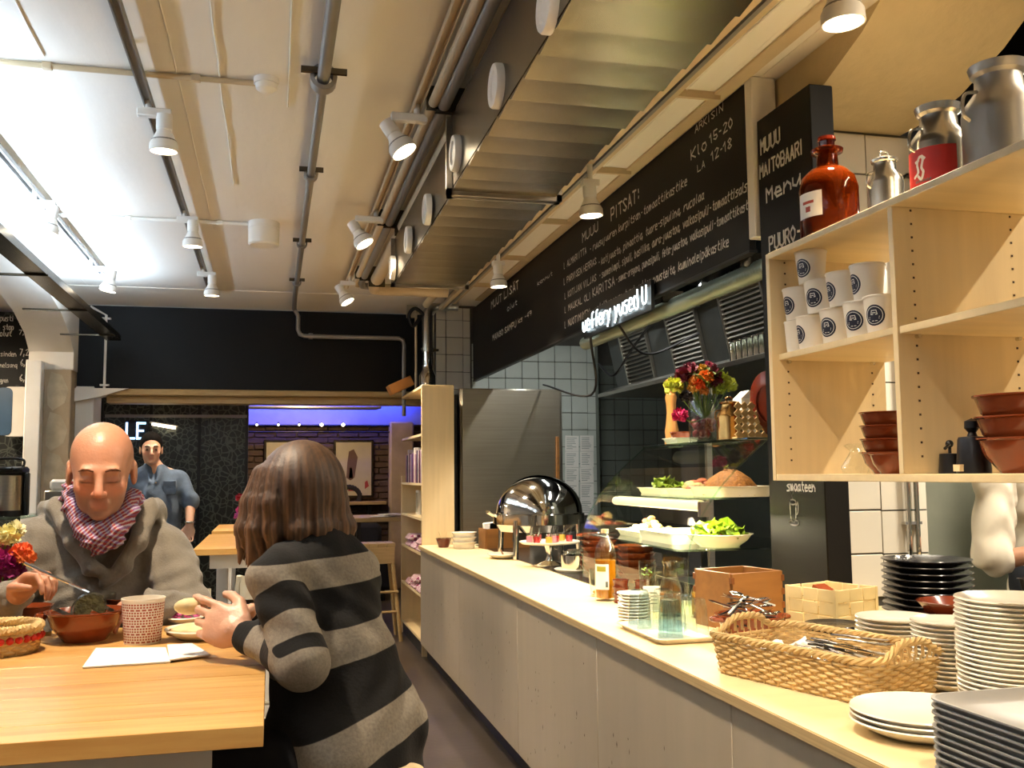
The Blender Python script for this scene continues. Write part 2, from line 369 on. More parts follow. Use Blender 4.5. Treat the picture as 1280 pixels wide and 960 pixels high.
# pipes high on the back wall
pr = T('back_wall_pipes', 'thin pipes running along the top of the brick wall', 'pipe', (0, 12.36, 0))
for zz, r in ((2.05, .015), (1.97, .012)): B().tube([(-1.2, 0, zz), (2.2, 0, zz)], r, 6).build('pipe', 'galv', pr)
B().tube([(-1.3, -1.2, 2.19), (1.15, -1.2, 2.19), (1.2, -1.2, 2.2), (1.22, -1.2, 2.28), (1.5, -1.2, 2.3)], .02, 8).build('pipe', 'grey_pipe', pr)
rs_ = random.Random(3)
for i, px in enumerate((291, 321, 348, 374, 402, 429)):
    P = at(px, 531, 1, 12.34); b = T('string_light', 'tiny bright bulb on the pipe above the brick wall', 'light bulb', P, group='tiny bulbs on the back wall pipe')
    B().sphere((0, 0, 0), .012 if i in (1, 2, 3) else .02).build('bulb', 'bulb', b); B().cyl((0, 0, .01), (0, .02, .03), .008).build('socket', 'black', b)
# glazed partition with lace-like pattern
def lace(name):
    m = bpy.data.materials.new(name); m.use_nodes = True; MATS[name] = m; nt = m.node_tree; b = nt.nodes['Principled BSDF']
    tc = nt.nodes.new('ShaderNodeTexCoord'); v = nt.nodes.new('ShaderNodeTexVoronoi'); v.feature = 'DISTANCE_TO_EDGE'; v.inputs['Scale'].default_value = 17
    n = nt.nodes.new('ShaderNodeTexNoise'); n.inputs['Scale'].default_value = 5
    ad = nt.nodes.new('ShaderNodeVectorMath'); ad.operation = 'MULTIPLY_ADD'; ad.inputs[1].default_value = (.12, .12, .12)
    nt.links.new(tc.outputs['Object'], n.inputs[0]); nt.links.new(n.outputs['Color'], ad.inputs[0]); nt.links.new(tc.outputs['Object'], ad.inputs[2]); nt.links.new(ad.outputs[0], v.inputs[0])
    rp = nt.nodes.new('ShaderNodeValToRGB'); rp.color_ramp.elements[0].position = .04; rp.color_ramp.elements[1].position = .1
    rp.color_ramp.elements[0].color = lin('#4c5048'); rp.color_ramp.elements[1].color = lin('#131714')
    nt.links.new(v.outputs[0], rp.inputs[0]); nt.links.new(rp.outputs[0], b.inputs['Base Color']); b.inputs['Roughness'].default_value = .35
    return m
lace('lace')
gp = T('window_1', 'dark glazed partition with a pale lace pattern behind the denim-shirted man', 'window', (0, 10.25, 0), kind='structure')
for i in range(3):
    B().bb(-1.62+i*.46, -1.17+i*.46, 0, .02, 0, 2.3).build('pane', 'lace', gp)
for i in range(4): B().bb(-1.645+i*.46, -1.615+i*.46, -.02, .04, 0, 2.3).build('mullion', 'black', gp)
B().bb(-1.6, -.25, -.03, .03, 2.02, 2.05).build('transom', 'grey_pipe', gp)
ne = T('neon_letters', 'small glowing pale neon letters LE on the dark lace glass', 'neon sign', at(158, 548, 1, 10.2))
lettering('LE', (0, 0, 0), (1, 0, 0), (0, 0, 1), .17, .15, mat('neon_blue', '#d8e8ff', .4, emit=(.35, .62, 1, 1), estr=1.6, noise=.02), ne, wd=.14, name='neon_tube', jit=0)
B().bb(-.02, .2, .02, .035, -.02, .18).build('backing', 'black', ne)
nt_ = T('neon_tube_light', 'short glowing white tube lamp high on the lace glass', 'light', at(190, 530, 1, 10.2))
B().tube([(0, 0, 0), (.22, 0, -.04)], .012, 8).build('tube', 'bulb', nt_); B().tube([(-.02, .02, .02), (.24, .02, -.02)], .012, 6).build('holder', 'grey_pipe', nt_)
# side room seen through the arcade: menu chalkboard, lace glass
s2 = struct('window_2', B().bb(-4.2, -2.13, 10.6, 10.63, 0, 3.1), 'lace', 'dark lace-patterned glass wall of the side room', 'window')
mb = T('menu_chalkboard', 'small black menu board with prices in chalk, seen through the left arch', 'chalkboard', (-2.9, 10.4, 0))
P0 = at(0, 489, 1, 10.4); P1 = at(43, 489, 1, 10.4)
B().bb(-.7, P1[0]+2.9, 0, .04, P0[2], 3.0, bev=.005).build('board', 'black_board', mb)
for (px, py, tx, x2, h) in ((0, 379, 'ut', 6, 6), (0, 401, 'pusti', 17, 6), (25, 407, '6,-', 35, 7), (4, 412, 'stop', 17, 6), (0, 420, 'olut', 14, 6), (24, 418, '7,00', 40, 5), (1, 445, 'sinden', 20, 5), (25, 444, '7,20', 40, 7), (0, 459, 'nelsanq', 21, 5), (26, 457, '6,50', 40, 7), (0, 478, 'gyen', 10, 5), (25, 476, '6,50', 40, 7)):
    A = at(px, py, 1, 10.395); E_ = at(x2, py, 1, 10.395)
    lettering(tx, (A[0]+2.9, -.006, A[2]), (1, 0, 0), (0, 0, 1), E_[0]-A[0], h*10.4/1214, 'chalk', mb, wd=.14)
td = T('paper_towel_dispenser', 'white and blue rounded dispenser hanging under the price board', 'dispenser', at(22, 515, 1, 10.3))
B().prism(rrect(.11, .24, .05), -.08, .08, 1).build('body', 'white_paint', td)
B().prism(rrect(.07, .23, .05), -.085, .06, 1).build('blue_cover', mat('bluegrey', '#3e5a78', .3, noise=.1), td).location = (-.1, 0, 0)
B().bb(-.02, .02, -.03, .3, .2, .26).build('hook', 'black', td)
# ------------------------------------------------------------------ ceiling services
def lamp(px, py, label, z=2.85, tx=0, ty=0, power=None, top=None, loc=None, group=None, cone=80, trk=None):
    P = np.array(loc if loc is not None else at(px, py, 2, z)); t = T('track_spotlight', label, 'spotlight', P, group=group)
    hz = (top if top is not None else ZC-.05)-P[2]
    d = np.array([tx, ty, -1.0]); d /= np.linalg.norm(d); q = Vector((0, 0, -1)).rotation_difference(Vector(d))
    def place(o): o.rotation_mode = 'QUATERNION'; o.rotation_quaternion = q; return o
    place(B().lathe([(.0, .1), (.034, .1), (.034, .035), (.030, .03)], 20).build('lamp_holder', 'lampwhite', t))
    place(B().lathe([(.030, .035), (.034, .02), (.052, -.015), (.060, -.03), (.061, -.062), (.056, -.062), (.055, -.04), (.03, .0), (.03, .03)], 24).build('reflector_shade', 'lampwhite', t))
    place(B().lathe([(0, -.038), (.03, -.041), (.055, -.048), (.05, -.03), (0, -.02)], 20).build('bulb_face', 'bulb', t))
    place(B().lathe([(.0505, -.01), (.0535, -.015), (.0525, -.018), (.0495, -.013)], 20).build('shade_ring', 'grey_pipe', t))
    if hz > .02:
        dx = 0 if trk is None else trk-P[0]; a_, c_ = min(dx-.045, -.03), max(dx+.045, .03)
        B().bb(a_, c_, -.022, .022, .088, .088+.036, bev=.004).build('adapter', 'lampwhite', t)
        B().cyl((dx, 0, .11), (dx, 0, hz+.01), .014, n=10).build('stem', 'lampwhite', t)
    l = bpy.data.lights.new('spot_light', 'SPOT'); l.energy = SPOT_W if power is None else power; l.color = WARM; l.spot_size = R(cone); l.spot_blend = .6; l.shadow_soft_size = .05
    lo = bpy.data.objects.new('spot_light', l); COL.objects.link(lo); lo.parent = t; lo.location = Vector(d)*.075
    lo.rotation_mode = 'QUATERNION'; lo.rotation_quaternion = q
    return t
def track(x, y0, y1, label, m='grey_pipe'):
    t = T('lighting_track', label, 'lighting track', (x, y0, ZC-.05))
    b = B()
    for s in (-.016, .016): b.bb(s-.003, s+.003, 0, y1-y0, -.012, .015)
    b.bb(-.019, .019, 0, y1-y0, .012, .018); b.build('rail', m, t)
    n = int((y1-y0)/1.2)
    for i in range(n+1): B().bb(-.01, .01, i*(y1-y0-.04)/n, i*(y1-y0-.04)/n+.03, .015, .06).build('ceiling_bracket', 'lampwhite', t)
    return t
XT = -.54
track(XT, -2.5, 8.9, 'grey lighting track along the ceiling above the dining tables', 'grey_pipe')
track(.605, -2.5, 8.4, 'beige lighting track along the ceiling beside the round pipe', 'beige_pipe')
track(-1.33, -2.5, 8.2, 'grey lighting track near the bright left arcade', 'grey_pipe')
gd = 'spotlights on the ceiling tracks'
for (px, py, x) in ((205, 172, XT), (241, 296, XT), (265, 360, XT)):
    P = at(px, py, 2, 2.90); lamp(0, 0, {205: 'white spotlight with box adapter above the striped woman', 241: 'white spotlight next to the drum-shaped ceiling sensor', 265: 'white spotlight at the far end of the table track'}[px], loc=P, ty=.05, trk=XT)
for (px, py) in ((497, 176), (450, 295), (430, 370)):
    P = at(px, py, 2, 2.89); lamp(0, 0, {497: 'white spotlight tilted towards the counter beside the long pipe', 450: 'tilted white spotlight beside the last ceiling vents', 430: 'white spotlight in front of the black bulkhead corner'}[px], loc=P, tx=.55, ty=-.25, trk=.605)
for (px, py) in ((62, 278), (137, 354)):
    P = at(px, py, 2, 2.88); lamp(0, 0, {62: 'white spotlight over the arch in cool light', 137: 'white spotlight above the corner of the black bulkhead'}[px], loc=P, power=14, tx=-.2, trk=-1.33)
for y in (2.3, .6, -1.2):
    lamp(0, 0, 'white spotlight behind the photographer on the table track', loc=(XT, y, 2.85), group='spotlights behind the photographer')
    lamp(0, 0, 'white spotlight behind the photographer on the counter track', loc=(.605, y-.3, 2.85), group='counter side spotlights behind the photographer', tx=.5, ty=.3)
# surface conduits, sensors
def conduit(label, pts, r, m, clips=0):
    t = T('ceiling_conduit', label, 'pipe', (0, 0, 0)); B().tube(pts, r, 10).build('pipe', m, t)
    for i in range(clips):
        a = (i+.5)/clips; A = np.array(pts[0])*(1-a)+np.array(pts[1])*a; B().box(A, (r*3.2, r*2.4, r*2.4), bev=.003).build('clip', m, t)
    return t
P = at(333, 103, 2, ZC-.02)
conduit('thin beige conduit leading to the small round smoke detector', [(-1.75, P[1]+.02, ZC-.02), (P[0], P[1]+.02, ZC-.02)], .012, 'beige_pipe', 3)
sd = T('smoke_detector', 'small round cream smoke detector on the ceiling', 'smoke detector', (P[0], P[1], ZC-.01))
B().lathe([(0, -.055), (.025, -.053), (.042, -.04), (.047, -.02), (.047, .01)], 24).build('body', 'lampwhite', sd); B().lathe([(.047, -.02), (.052, -.02), (.052, .01)], 24).build('base', 'lampwhite', sd)
P = at(330, 283, 2, ZC-.03)
conduit('thin cream conduit leading to the drum-shaped ceiling box', [(-1.75, P[1], ZC-.02), (P[0], P[1], ZC-.02)], .012, 'lampwhite', 3)
sd = T('ceiling_drum', 'large cream drum-shaped box under the ceiling', 'ceiling sensor', (P[0], P[1], ZC))
B().lathe([(0, -.16), (.09, -.16), (.1, -.15), (.1, -.01), (.102, .005)], 28).build('drum', 'lampwhite', sd); B().lathe([(.1, -.05), (.104, -.05), (.104, -.045), (.1, -.045)], 28).build('rim', 'lampwhite', sd)
# grey sprinkler pipe that turns down the black bulkhead
sp = T('sprinkler_pipe', 'grey steel pipe along the ceiling turning down and across the black bulkhead', 'pipe', (0, 0, 0))
A = at(373, 366, 1, YB-.18); Bq = at(373, 420, 1, YB-.18); D = at(505, 425, 1, YB-.18)
B().tube([(.185, -2, ZC-.06), (.185, 3.9, ZC-.06)], .026, 12).build('pipe', 'grey_pipe', sp)
B().tube([(.185, 3.9, ZC-.06), (.185, 8.9, ZC-.06), (.19, A[1]-.05, ZC-.08), (A[0], A[1], ZC-.14), (A[0], A[1], Bq[2]+.06), (A[0]+.02, A[1], Bq[2]+.015), (A[0]+.06, A[1], Bq[2]), (D[0]-.05, A[1], Bq[2]), (D[0]-.01, A[1], Bq[2]-.02), (D[0], A[1], Bq[2]-.06), (D[0], A[1], 2.0)], .021, 10).build('pipe', 'grey_pipe', sp)
for y, s in ((3.9, 1.3), (5.2, .9), (6.8, .9), (8.2, .9)):
    B().lathe([(.03, -.03), (.042, -.025), (.042, .025), (.03, .03)], 16).build('coupling', 'grey_pipe', sp)
    o = kids(sp)[-1]; o.location = (.185, y, ZC-.06); o.rotation_euler = (R(90), 0, 0); o.scale = (s,)*3
    B().bb(-.07*s, .07*s, -.008, .008, -.012, .012).build('clamp', 'galv', sp, loc=(.185, y-.06, ZC-.05))
for o_ in (A[0]+.1, ): B().cyl((o_, A[1], Bq[2]), (o_+.04, A[1], Bq[2]), .03, n=12).build('coupling', 'grey_pipe', sp)
# big round beige pipe and flat trunking beside the duct
for (X, r, m, lab) in ((.70, .028, 'grey_pipe', 'slim grey pipe along the ceiling beside the beige pipes'), (.80, .05, 'beige_pipe', 'thick beige painted pipe along the ceiling'), (.655, .022, 'beige_pipe', 'slim beige pipe beside the tilted spotlights')):
    t = T('ceiling_pipe', lab, 'pipe', (0, 0, 0)); 
    B().tube([(X, -2.5, ZC-.06-r), (X, 8.0-r, ZC-.06-r), (X+.02, 8.1, ZC-.06-r), (X+.1, 8.13, ZC-.06-r), (1.45, 8.13, ZC-.06-r)], r, 14).build('pipe', m, t)
    for y in (0, 2, 4, 6, 7.7): B().bb(X-r*1.3, X+r*1.3, y, y+.025, ZC-.06-r*2.15, ZC+.005).build('pipe_clip', 'galv', t)
# ventilation duct with round vents
def duct(y0, y1, zb, zt, x0, x1, label):
    t = T('ventilation_duct', label, 'duct', (0, 0, 0)); b = B(); n = max(2, int((y1-y0)/.17)); s = (y1-y0)/n
    B().bb(x0, x1, y0, y1, zb+.004, zt).build('casing', 'galv', t)
    for i in range(n): B().prism([(y0+i*s+.001, zb), (y0+i*s+s*.45, zb-.003), (y0+(i+1)*s-.012, zb-.013), (y0+(i+1)*s-.001, zb-.004), (y0+(i+1)*s-.001, zb+.006), (y0+i*s+.001, zb+.006)], x0+.003, x1-.003, 0).build('bottom_panel', 'galv', t)
    for y in (y0, y1):
        b = B(); b.bb(x0-.025, x1+.025, y-.012, y+.012, zb-.03, zb-.002); b.bb(x0-.025, x0-.001, y-.012, y+.012, zb-.03, zt); b.bb(x1+.001, x1+.025, y-.012, y+.012, zb-.03, zt); b.build('flange', 'steel', t)
    return t
ZD = 2.64
d1 = duct(-1.0, 3.98, ZD, 2.95, .73, 1.19, 'galvanised ventilation duct with crossways folds and round side vents'); d2 = duct(4.02, 6.05, ZD, 2.92, .74, 1.19, 'farther galvanised ventilation duct section ending near the tiled column')
for par, (px, py) in ((d1, (690, 8)), (d1, (625, 108)), (d1, (573, 192)), (d2, (537, 262)), (d2, (513, 300)), (d2, (493, 335))):
    P = at(px, py, 0, .73); b = B().lathe([(0, .02), (.045, .02), (.05, .028), (.072, .028), (.076, .02), (.076, 0)], 24)
    o = b.build('round_vent', 'lampwhite', par); o.location = (.731, P[1], P[2]); o.rotation_euler = (0, R(-90), 0)
for par, ys in ((d1, (0, 2, 3.6)), (d2, (4.4, 5.7))):
    for y in ys:
        for xx in (.8, 1.1): B().cyl((xx, y, 2.9), (xx, y, ZC+.01), .006, n=6).build('hanger_rod', 'steel', par)
# trunking with the row of lamps above the menu board
tr = T('cable_trunking', 'beige wall trunking with rail running above the long menu board', 'trunking', (0, 0, 0))
B().bb(1.87, 1.94, -1, 9.0, 3.08, 3.094, bev=.003).build('trunking_box', 'beige_pipe', tr); B().bb(1.61, 1.68, -1, 9.0, 3.04, 3.094, bev=.004).build('trunking_box', 'beige_pipe', tr); B().bb(1.52, 1.56, -1, 9.0, 2.98, 3.02, bev=.004).build('rail', 'beige_pipe', tr); B().tube([(1.40, -1, 3.03), (1.40, 9.0, 3.03)], .035, 12).build('pipe', 'beige_pipe', tr)
B().bb(1.575, 1.595, -1, 9.0, 2.985, 3.09).build('back_strip', 'grey_pipe', tr)
for y in np.arange(.5, 9, 1.1): B().bb(1.34, 1.9, y, y+.02, 3.06, ZC+.0).build('strut', 'beige_pipe', tr)
for (px, py, pw) in ((738, 255, 100), (623, 348, 80), (1052, 3, 80)):
    P = at(px, py, 0, 1.54); lamp(0, 0, {738: 'white spotlight hanging in front of the pizza menu', 623: 'white spotlight over the far end of the menu board', 1052: 'large white spotlight above the shelf with milk cans'}[px], loc=P, top=2.99, power=pw, tx=.05, cone=100)
lamp(0, 0, 'white spotlight over the near end of the counter', loc=(1.54, .9, 2.78), top=2.99, power=80, cone=100)
# left arcade cable tray with added cool tubes standing in for ceiling daylight
ct = T('cable_tray', 'grey cable tray along the arcade beam', 'cable tray', (-1.40, 0, 2.66))
B().bb(-.06, .06, -2.5, 9.3, 0, .012).build('tray_floor', 'galv', ct)
for s in (-1, 1): B().bb(s*.06-.002, s*.06+.002, -2.5, 9.3, 0, .05).build('tray_side', 'galv', ct)
for k in range(4): B().tube([(-.04+k*.022, -2.5, .022), (-.04+k*.022, 9.3, .022)], .009, 6).build('cable', ('black', 'grey_pipe', 'black', 'white_paint')[k], ct)
for y in np.arange(-1.5, 9.2, 1.3): B().bb(-.37, .07, y, y+.03, -.012, .0).build('bracket', 'galv', ct)
for i, y in enumerate((-1.2, 1.4, 3.6, 5.3, 7.0)):
    t = T('added_tray_batten', 'added white batten in the cable tray, shining up in place of daylight', 'fill light', (-1.40, y, 2.70), group='added battens in the cable tray')
    B().bb(-.025, .025, 0, 1.5, -.01, .03, bev=.004).build('batten_body', 'lampwhite', t); B().tube([(0, .05, .045), (0, 1.45, .045)], .013, 8).build('tube', 'fill_tube_cool', t)
    area('added_batten_light', (0.0, .75, .07), (R(180), 0, 0), .04, 1.4, TRAY_FILL, (.62, .8, 1.0), t)

def batten(label, loc, ln, e, col, m, rz=0, cat='fill light'):  # unseen battens, added to brighten kitchen, back room and side room
    t = T('added_batten', label, cat, loc, rz=rz)
    B().bb(-.05, .05, 0, ln, 0, .06, bev=.005).build('batten_body', 'lampwhite', t); B().tube([(0, .04, -.02), (0, ln-.04, -.02)], .014, 8).build('tube', m, t)
    for y in (.2, ln-.2): B().cyl((0, y, .05), (0, y, (3.5 if loc[0] > 2.07 else 3.12)-loc[2]), .006, n=6).build('hanger_rod', 'steel', t)
    area('added_batten_light', (0, ln/2, -.05), (0, 0, 0), .06, ln-.1, e, col, t)
batten('added unseen kitchen batten near the steel fridge', (2.5, 6.9, 3.2), 1.4, 12, (.95, .97, .92), 'fill_tube_cool')
batten('added unseen kitchen batten over the display case', (2.5, 4.6, 3.2), 1.4, 14, (1, .95, .86), 'fill_tube_cool')
batten('added unseen kitchen batten over the cook', (2.72, .6, 3.2), 1.4, KITCH_FILL, (1, .86, .66), 'bulb')
batten('added unseen back room batten above the black bulkhead', (.3, 10.6, 2.75), 1.2, 15, (1, .72, .45), 'bulb')
batten('added unseen side room batten behind the arcade', (-3.0, 8.2, 2.8), 1.2, 30, (1, .8, .55), 'bulb')

hl_ = T('added_hood_lamp', 'added unseen flat lamp under the dark hood, brightening the cook', 'lamp', (3.2, 3.0, 2.5)); B().bb(-.1, .1, -.25, .25, 0, .05, bev=.01).build('lamp_body', 'lampwhite', hl_); B().bb(-.08, .08, -.22, .22, -.008, .0).build('diffuser', 'bulb', hl_)  # unseen lamp, added to brighten the dark area around the cook
area('hood_fill_light', (0, 0, -.02), (0, 0, 0), .15, .4, 22, (1, .9, .72), hl_)
# ------------------------------------------------------------------ service counter
ZT = .87
cf = T('counter', 'long service counter faced with pale whitewashed boards', 'counter', (0, 0, 0))
yy = [.3, 1.3, 2.35, 3.42, 4.6, 6.1, 7.72]; kr = random.Random(11)
for a, b in zip(yy[:-1], yy[1:]):
    pn = B().bb(1.152, 1.172, a+.002, b-.002, .105, ZT-.034, bev=.002).build('front_panel', 'panel', cf)
    kb = B()
    for i in range(34):
        y = kr.uniform(a+.05, b-.05); z = kr.gauss(.42, .16)
        if not .13 < z < .8: continue
        h = kr.uniform(.004, .014); w_ = kr.uniform(.002, .005); kb.add([(1.1515, y-w_, z), (1.1515, y, z-h), (1.1515, y+w_, z), (1.1515, y, z+h)], [(0, 1, 2, 3)])
    kb.build('wood_knots', 'knot', pn)['kind'] = 'stuff'
B().bb(1.173, 2.03, .3, 7.7, .1, ZT-.034).build('carcass', 'panel', cf); B().bb(2.03, 2.6, .3, 3.55, .1, ZT-.034).build('carcass', 'panel', cf)
B().bb(1.20, 2.0, .3, 7.7, 0, .1).build('plinth', 'plinth', cf)
wt = T('worktop', 'birch plywood worktop along the whole service counter', 'worktop', (0, 0, 0))
B().prism([(1.14, .3), (2.66, .3), (2.66, 3.6), (2.05, 3.6), (2.05, 7.74), (1.14, 7.74)], ZT-.03, ZT, 2).build('top_board', 'birch', wt)
B().bb(1.137, 1.14, .3, 7.74, ZT-.029, ZT-.003).build('edge_band', 'ply_edge', wt)
B().bb(1.56, 2.03, 4.0, 7.55, ZT, ZT+.004).build('steel_inset', mat('darksteel', '#5c564c', .25, .9, noise=.2), wt)
# ------------------------------------------------------------------ tall cabinet with magazine shelves at the counter's end
sh = T('magazine_shelf', 'tall birch shelf unit standing at the far end of the counter', 'shelf unit', (0, 0, 0))
B().bb(1.165, 1.43, 7.745, 7.765, 0, 2.15, bev=.002).build('side_panel', 'birch_v', sh); B().bb(1.165, 1.43, 9.0, 9.02, 0, 1.42, bev=.002).build('side_panel', 'birch_v', sh)
B().bb(1.41, 1.43, 7.765, 9.0, .1, 2.15).build('back_panel', 'birch_v', sh)
for z in (.10, .45, .78, 1.06, 1.34, 1.74, 2.13): B().bb(1.17, 1.41, 7.765, 9.0, z, z+.02).build('shelf', 'birch', sh)
B().bb(1.18, 1.41, 7.765, 9.0, 0, .1).build('plinth', 'plinth', sh)
mcol = ['#5a3f78', '#cdb6cf', '#6a2e4e', '#e4d8de', '#3b2c5a', '#b78aa4', '#efe6e0', '#8a5c86']
for i in range(14):
    y = 7.82+i*.075; h = random.uniform(.24, .30)
    b = T('magazine', f'{["dark purple", "pale lilac", "plum", "off-white", "indigo", "dusty pink", "cream", "violet"][i % 8]} magazine standing on the magazine shelf', 'magazine', (1.18, y, 1.36), group='magazines on the tall shelf')
    m = mat('mag%d' % (i % 8), mcol[i % 8], .4, noise=.3, nscale=14)
    B().bb(0, .2, 0, .022, 0, h, bev=.002).build('cover', m, b); B().bb(.004, .196, .003, .019, .002, h+.001).build('pages', 'paper', b)
for i, (y, z, h) in enumerate(((7.9, 1.08, .2), (8.15, 1.08, .17), (8.5, 1.08, .21))):
    b = T('picture_card', 'small white framed card leaning on the middle shelf', 'card', (1.25, y, z), group='framed cards on the magazine shelf')
    B().bb(0, .02, 0, .16, 0, h).build('frame', 'white_paint', b); B().bb(-.002, 0, .02, .14, .02, h-.02).build('print', mat('cardprint', '#b9b59a', .5, noise=.5, nscale=20), b)
def check(name, c1, c2, sc=22):
    m = bpy.data.materials.new(name); m.use_nodes = True; MATS[name] = m; nt = m.node_tree; b = nt.nodes['Principled BSDF']; b.inputs['Roughness'].default_value = .85
    tc = nt.nodes.new('ShaderNodeTexCoord'); ck = nt.nodes.new('ShaderNodeTexChecker'); ck.inputs['Scale'].default_value = sc; ck.inputs[1].default_value = lin(c1); ck.inputs[2].default_value = lin(c2)
    nt.links.new(tc.outputs['Object'], ck.inputs[0]); nt.links.new(ck.outputs[0], b.inputs['Base Color'])
check('gingham', '#8a3a5c', '#e6d3d6', 34)
for i in range(9):
    z = (.80, .80, .80, .47, .47, .47, .80, .47, .80)[i]; y = 7.84+(i % 3)*.33
    k = sum(1 for j in range(i) if abs((7.84+(j % 3)*.33)-y) < .01 and (.80, .80, .80, .47, .47, .47, .80, .47, .80)[j] == z)
    b = T('folded_cloth', 'folded purple and white checked cloth on the low shelves', 'cloth', (1.18, y, z+k*.055), group='checked cloths on the low shelves')
    B().bb(0, .2, 0, .3, 0, .05, bev=.02).build('folds', 'gingham', b); B().bb(-.012, .02, .02, .28, .0, .03, bev=.012).build('hanging_fold', 'gingham', b)
struct('trim_7', B().bb(1.44, 1.56, 8.3, 8.9, 0, 2.12), 'black', 'black filler strip between birch shelf and steel fridge', 'trim')
cb = T('cardboard_piece', 'small tilted cardboard piece on top of the magazine shelf', 'cardboard', at(500, 485, 1, 8.8))
B().box((0, 0, .02), (.22, .2, .09), rot=Matrix.Rotation(R(-25), 3, 'Y'), bev=.004).build('flap', mat('card', '#c98a4a', .8, noise=.2), cb)
# ------------------------------------------------------------------ kitchen shell with tiles
def tiles(par, x0, x1, z0, z1, y, pw, ph, m, ox=0, lim=300):
    me = None; n = 0; g = .006
    B_ = B().box((0, 0, 0), (pw-g, .012, ph-g), bev=.003)
    z = z0
    while z < z1-.02:
        x = x0+ox
        if ox > .02:
            o = B().bb(x0, x0+ox-g, y-.006, y+.006, z+g/2, min(z+ph, z1)-g/2).build('tile', m, par); n += 1
        while x < x1-.03:
            w_ = min(pw, x1-x); h_ = min(ph, z1-z)
            if w_ > pw-.001 and h_ > ph-.001:
                if me is None: o = B_.build('tile', m, par); me = o.data
                else: o = obj('tile', me, par)
                o.location = (x+pw/2, y+random.uniform(-.0008, .0008), z+ph/2)
            else: o = B().bb(x, x+w_-g, y-.006, y+.006, z, z+h_-g).build('tile', m, par)
            n += 1; x += pw
        z += ph
    return n
kw = struct('wall_kitchen', B().bb(1.58, 3.25, 9.53, 9.66, 0, 3.5), 'grout', 'tiled kitchen wall behind the steel fridge', 'wall')
tiles(kw, 1.58, 1.93, 2.1, 3.1, 9.525, .174, .174, 'tile_warm', ox=.1); tiles(kw, 1.94, 3.25, 1.0, 2.75, 9.525, .174, .174, mat('tile_cool', '#c3c9c0', .25, noise=.06), ox=0)
kw2 = struct('wall_kitchen_recess', B().bb(3.28, 4.6, 10.0, 10.1, 0, 3.5), 'grout', 'darker tiled kitchen wall in the recess under the hood', 'wall')
tiles(kw2, 3.29, 4.3, .9, 2.6, 9.995, .165, .165, 'tile_grey')
kw3 = struct('wall_right', B().bb(4.6, 4.7, 2, 10.1, 0, 3.5), 'tile_grey', 'grey kitchen side wall behind the hood', 'wall')
struct('ceiling_kitchen', B().bb(2.07, 5.2, -3, 10.1, 3.5, 3.6), 'black', 'dark kitchen ceiling', 'ceiling')
struct('wall_kitchen_end', B().bb(3.25, 3.28, 9.53, 10.1, 0, 3.5), 'tile_grey', 'return of the tiled kitchen wall', 'wall')
pier = struct('wall_pier', B().bb(2.06, 2.72, 3.64, 3.70, 0, 2.90), 'grout', 'tiled white pier beside the black menu panel', 'wall')
tiles(pier, 2.07, 2.72, .9, 2.90, 3.634, .227, .181, 'tile_warm', ox=.2)
struct('wall_arch', B().prism([(3.7, 2.90), (3.45, 2.90), (3.25, 2.93), (3.0, 3.02), (2.75, 3.16), (2.45, 3.34), (2.2, 3.5), (3.7, 3.5)], 2.07, 2.68, 0), mat('vault', '#d8c59a', .8, noise=.08, bump=.25, bscale=30), 'cream plaster arch curving over the pier', 'arch')
struct('trim_8', B().bb(1.94, 2.055, 3.60, 3.66, 2.4, 3.09, bev=.004), 'white_paint', 'white boxed post above the black menu panel', 'post')
struct('wall_above_board', B().bb(1.99, 2.07, -3, 9.5, 3.09, 3.5), 'plaster', 'plaster strip above the long menu board', 'wall')
# splash wall and shelf behind the near kitchen
struct('wall_splash', B().bb(2.62, 4.6, 4.5, 4.6, 0, 2.6), mat('splash', '#aaac9c', .3, .2, noise=.1), 'grey green splash wall behind the cook', 'wall')
# ------------------------------------------------------------------ chalk menu boards
mbd = T('menu_board', 'long black chalk menu board listing pizzas above the counter', 'chalkboard', (0, 0, 0))
B().bb(1.95, 1.98, 3.67, 9.5, 2.361, 3.09, bev=.004).build('board', 'black_board', mbd)
B().bb(1.946, 1.985, 3.67, 9.5, 2.35, 2.362).build('lower_edge', 'black', mbd)
for y in (4, 6, 8): B().bb(1.98, 2.0, y, y+.05, 2.6, 3.08).build('mounting_batten', 'galv', mbd)
def chalk(px, py, x2, text, h, par, X=1.948, wd=.10, slant=0, jit=.25):
    A = at(px, py, 0, X); lo, hi = A[1], .1
    E1 = A[1]
    for y in np.arange(A[1], 2.5, -.005):     # walk along the horizontal line until the end pixel column
        d = np.array([X, y, A[2]-CAM_H]); u = 640+FPX*(d@_r)/(d@_w)
        if u >= x2: E1 = y; break
    L = A[1]-E1; wdt = A@np.array([_w[0], _w[1], 0])
    lettering(text, A, (0, -1, 0), (0, 0, 1), L, h*wdt/FPX, 'chalk', par, wd=wd*1.5, slant=slant, jit=jit)
for a in ((869, 166, 903, 'ARKISIN', 9), (864, 200, 883, 'Klo', 13), (888, 179, 915, '15-20', 12), (872, 215, 881, 'LA', 9), (890, 201, 914, '12-18', 12),
          (728, 303, 747, 'MUUU', 11), (764, 276, 800, 'PITSAT:', 15)): chalk(*a, mbd, wd=.11)
for a in ((705, 336, 733, '# ALMARIITTA', 7.5), (705, 356, 745, '# PARVISEN HERRAS', 7.5), (706, 374, 745, '# KOTIJAN VILJAS', 7.5), (706, 391, 738, '# MAUKAL OLI', 7.5), (741, 371, 768, 'KARITSA', 10), (706, 410, 737, '# NUOTIMINEN', 8)): chalk(*a, mbd, wd=.12)
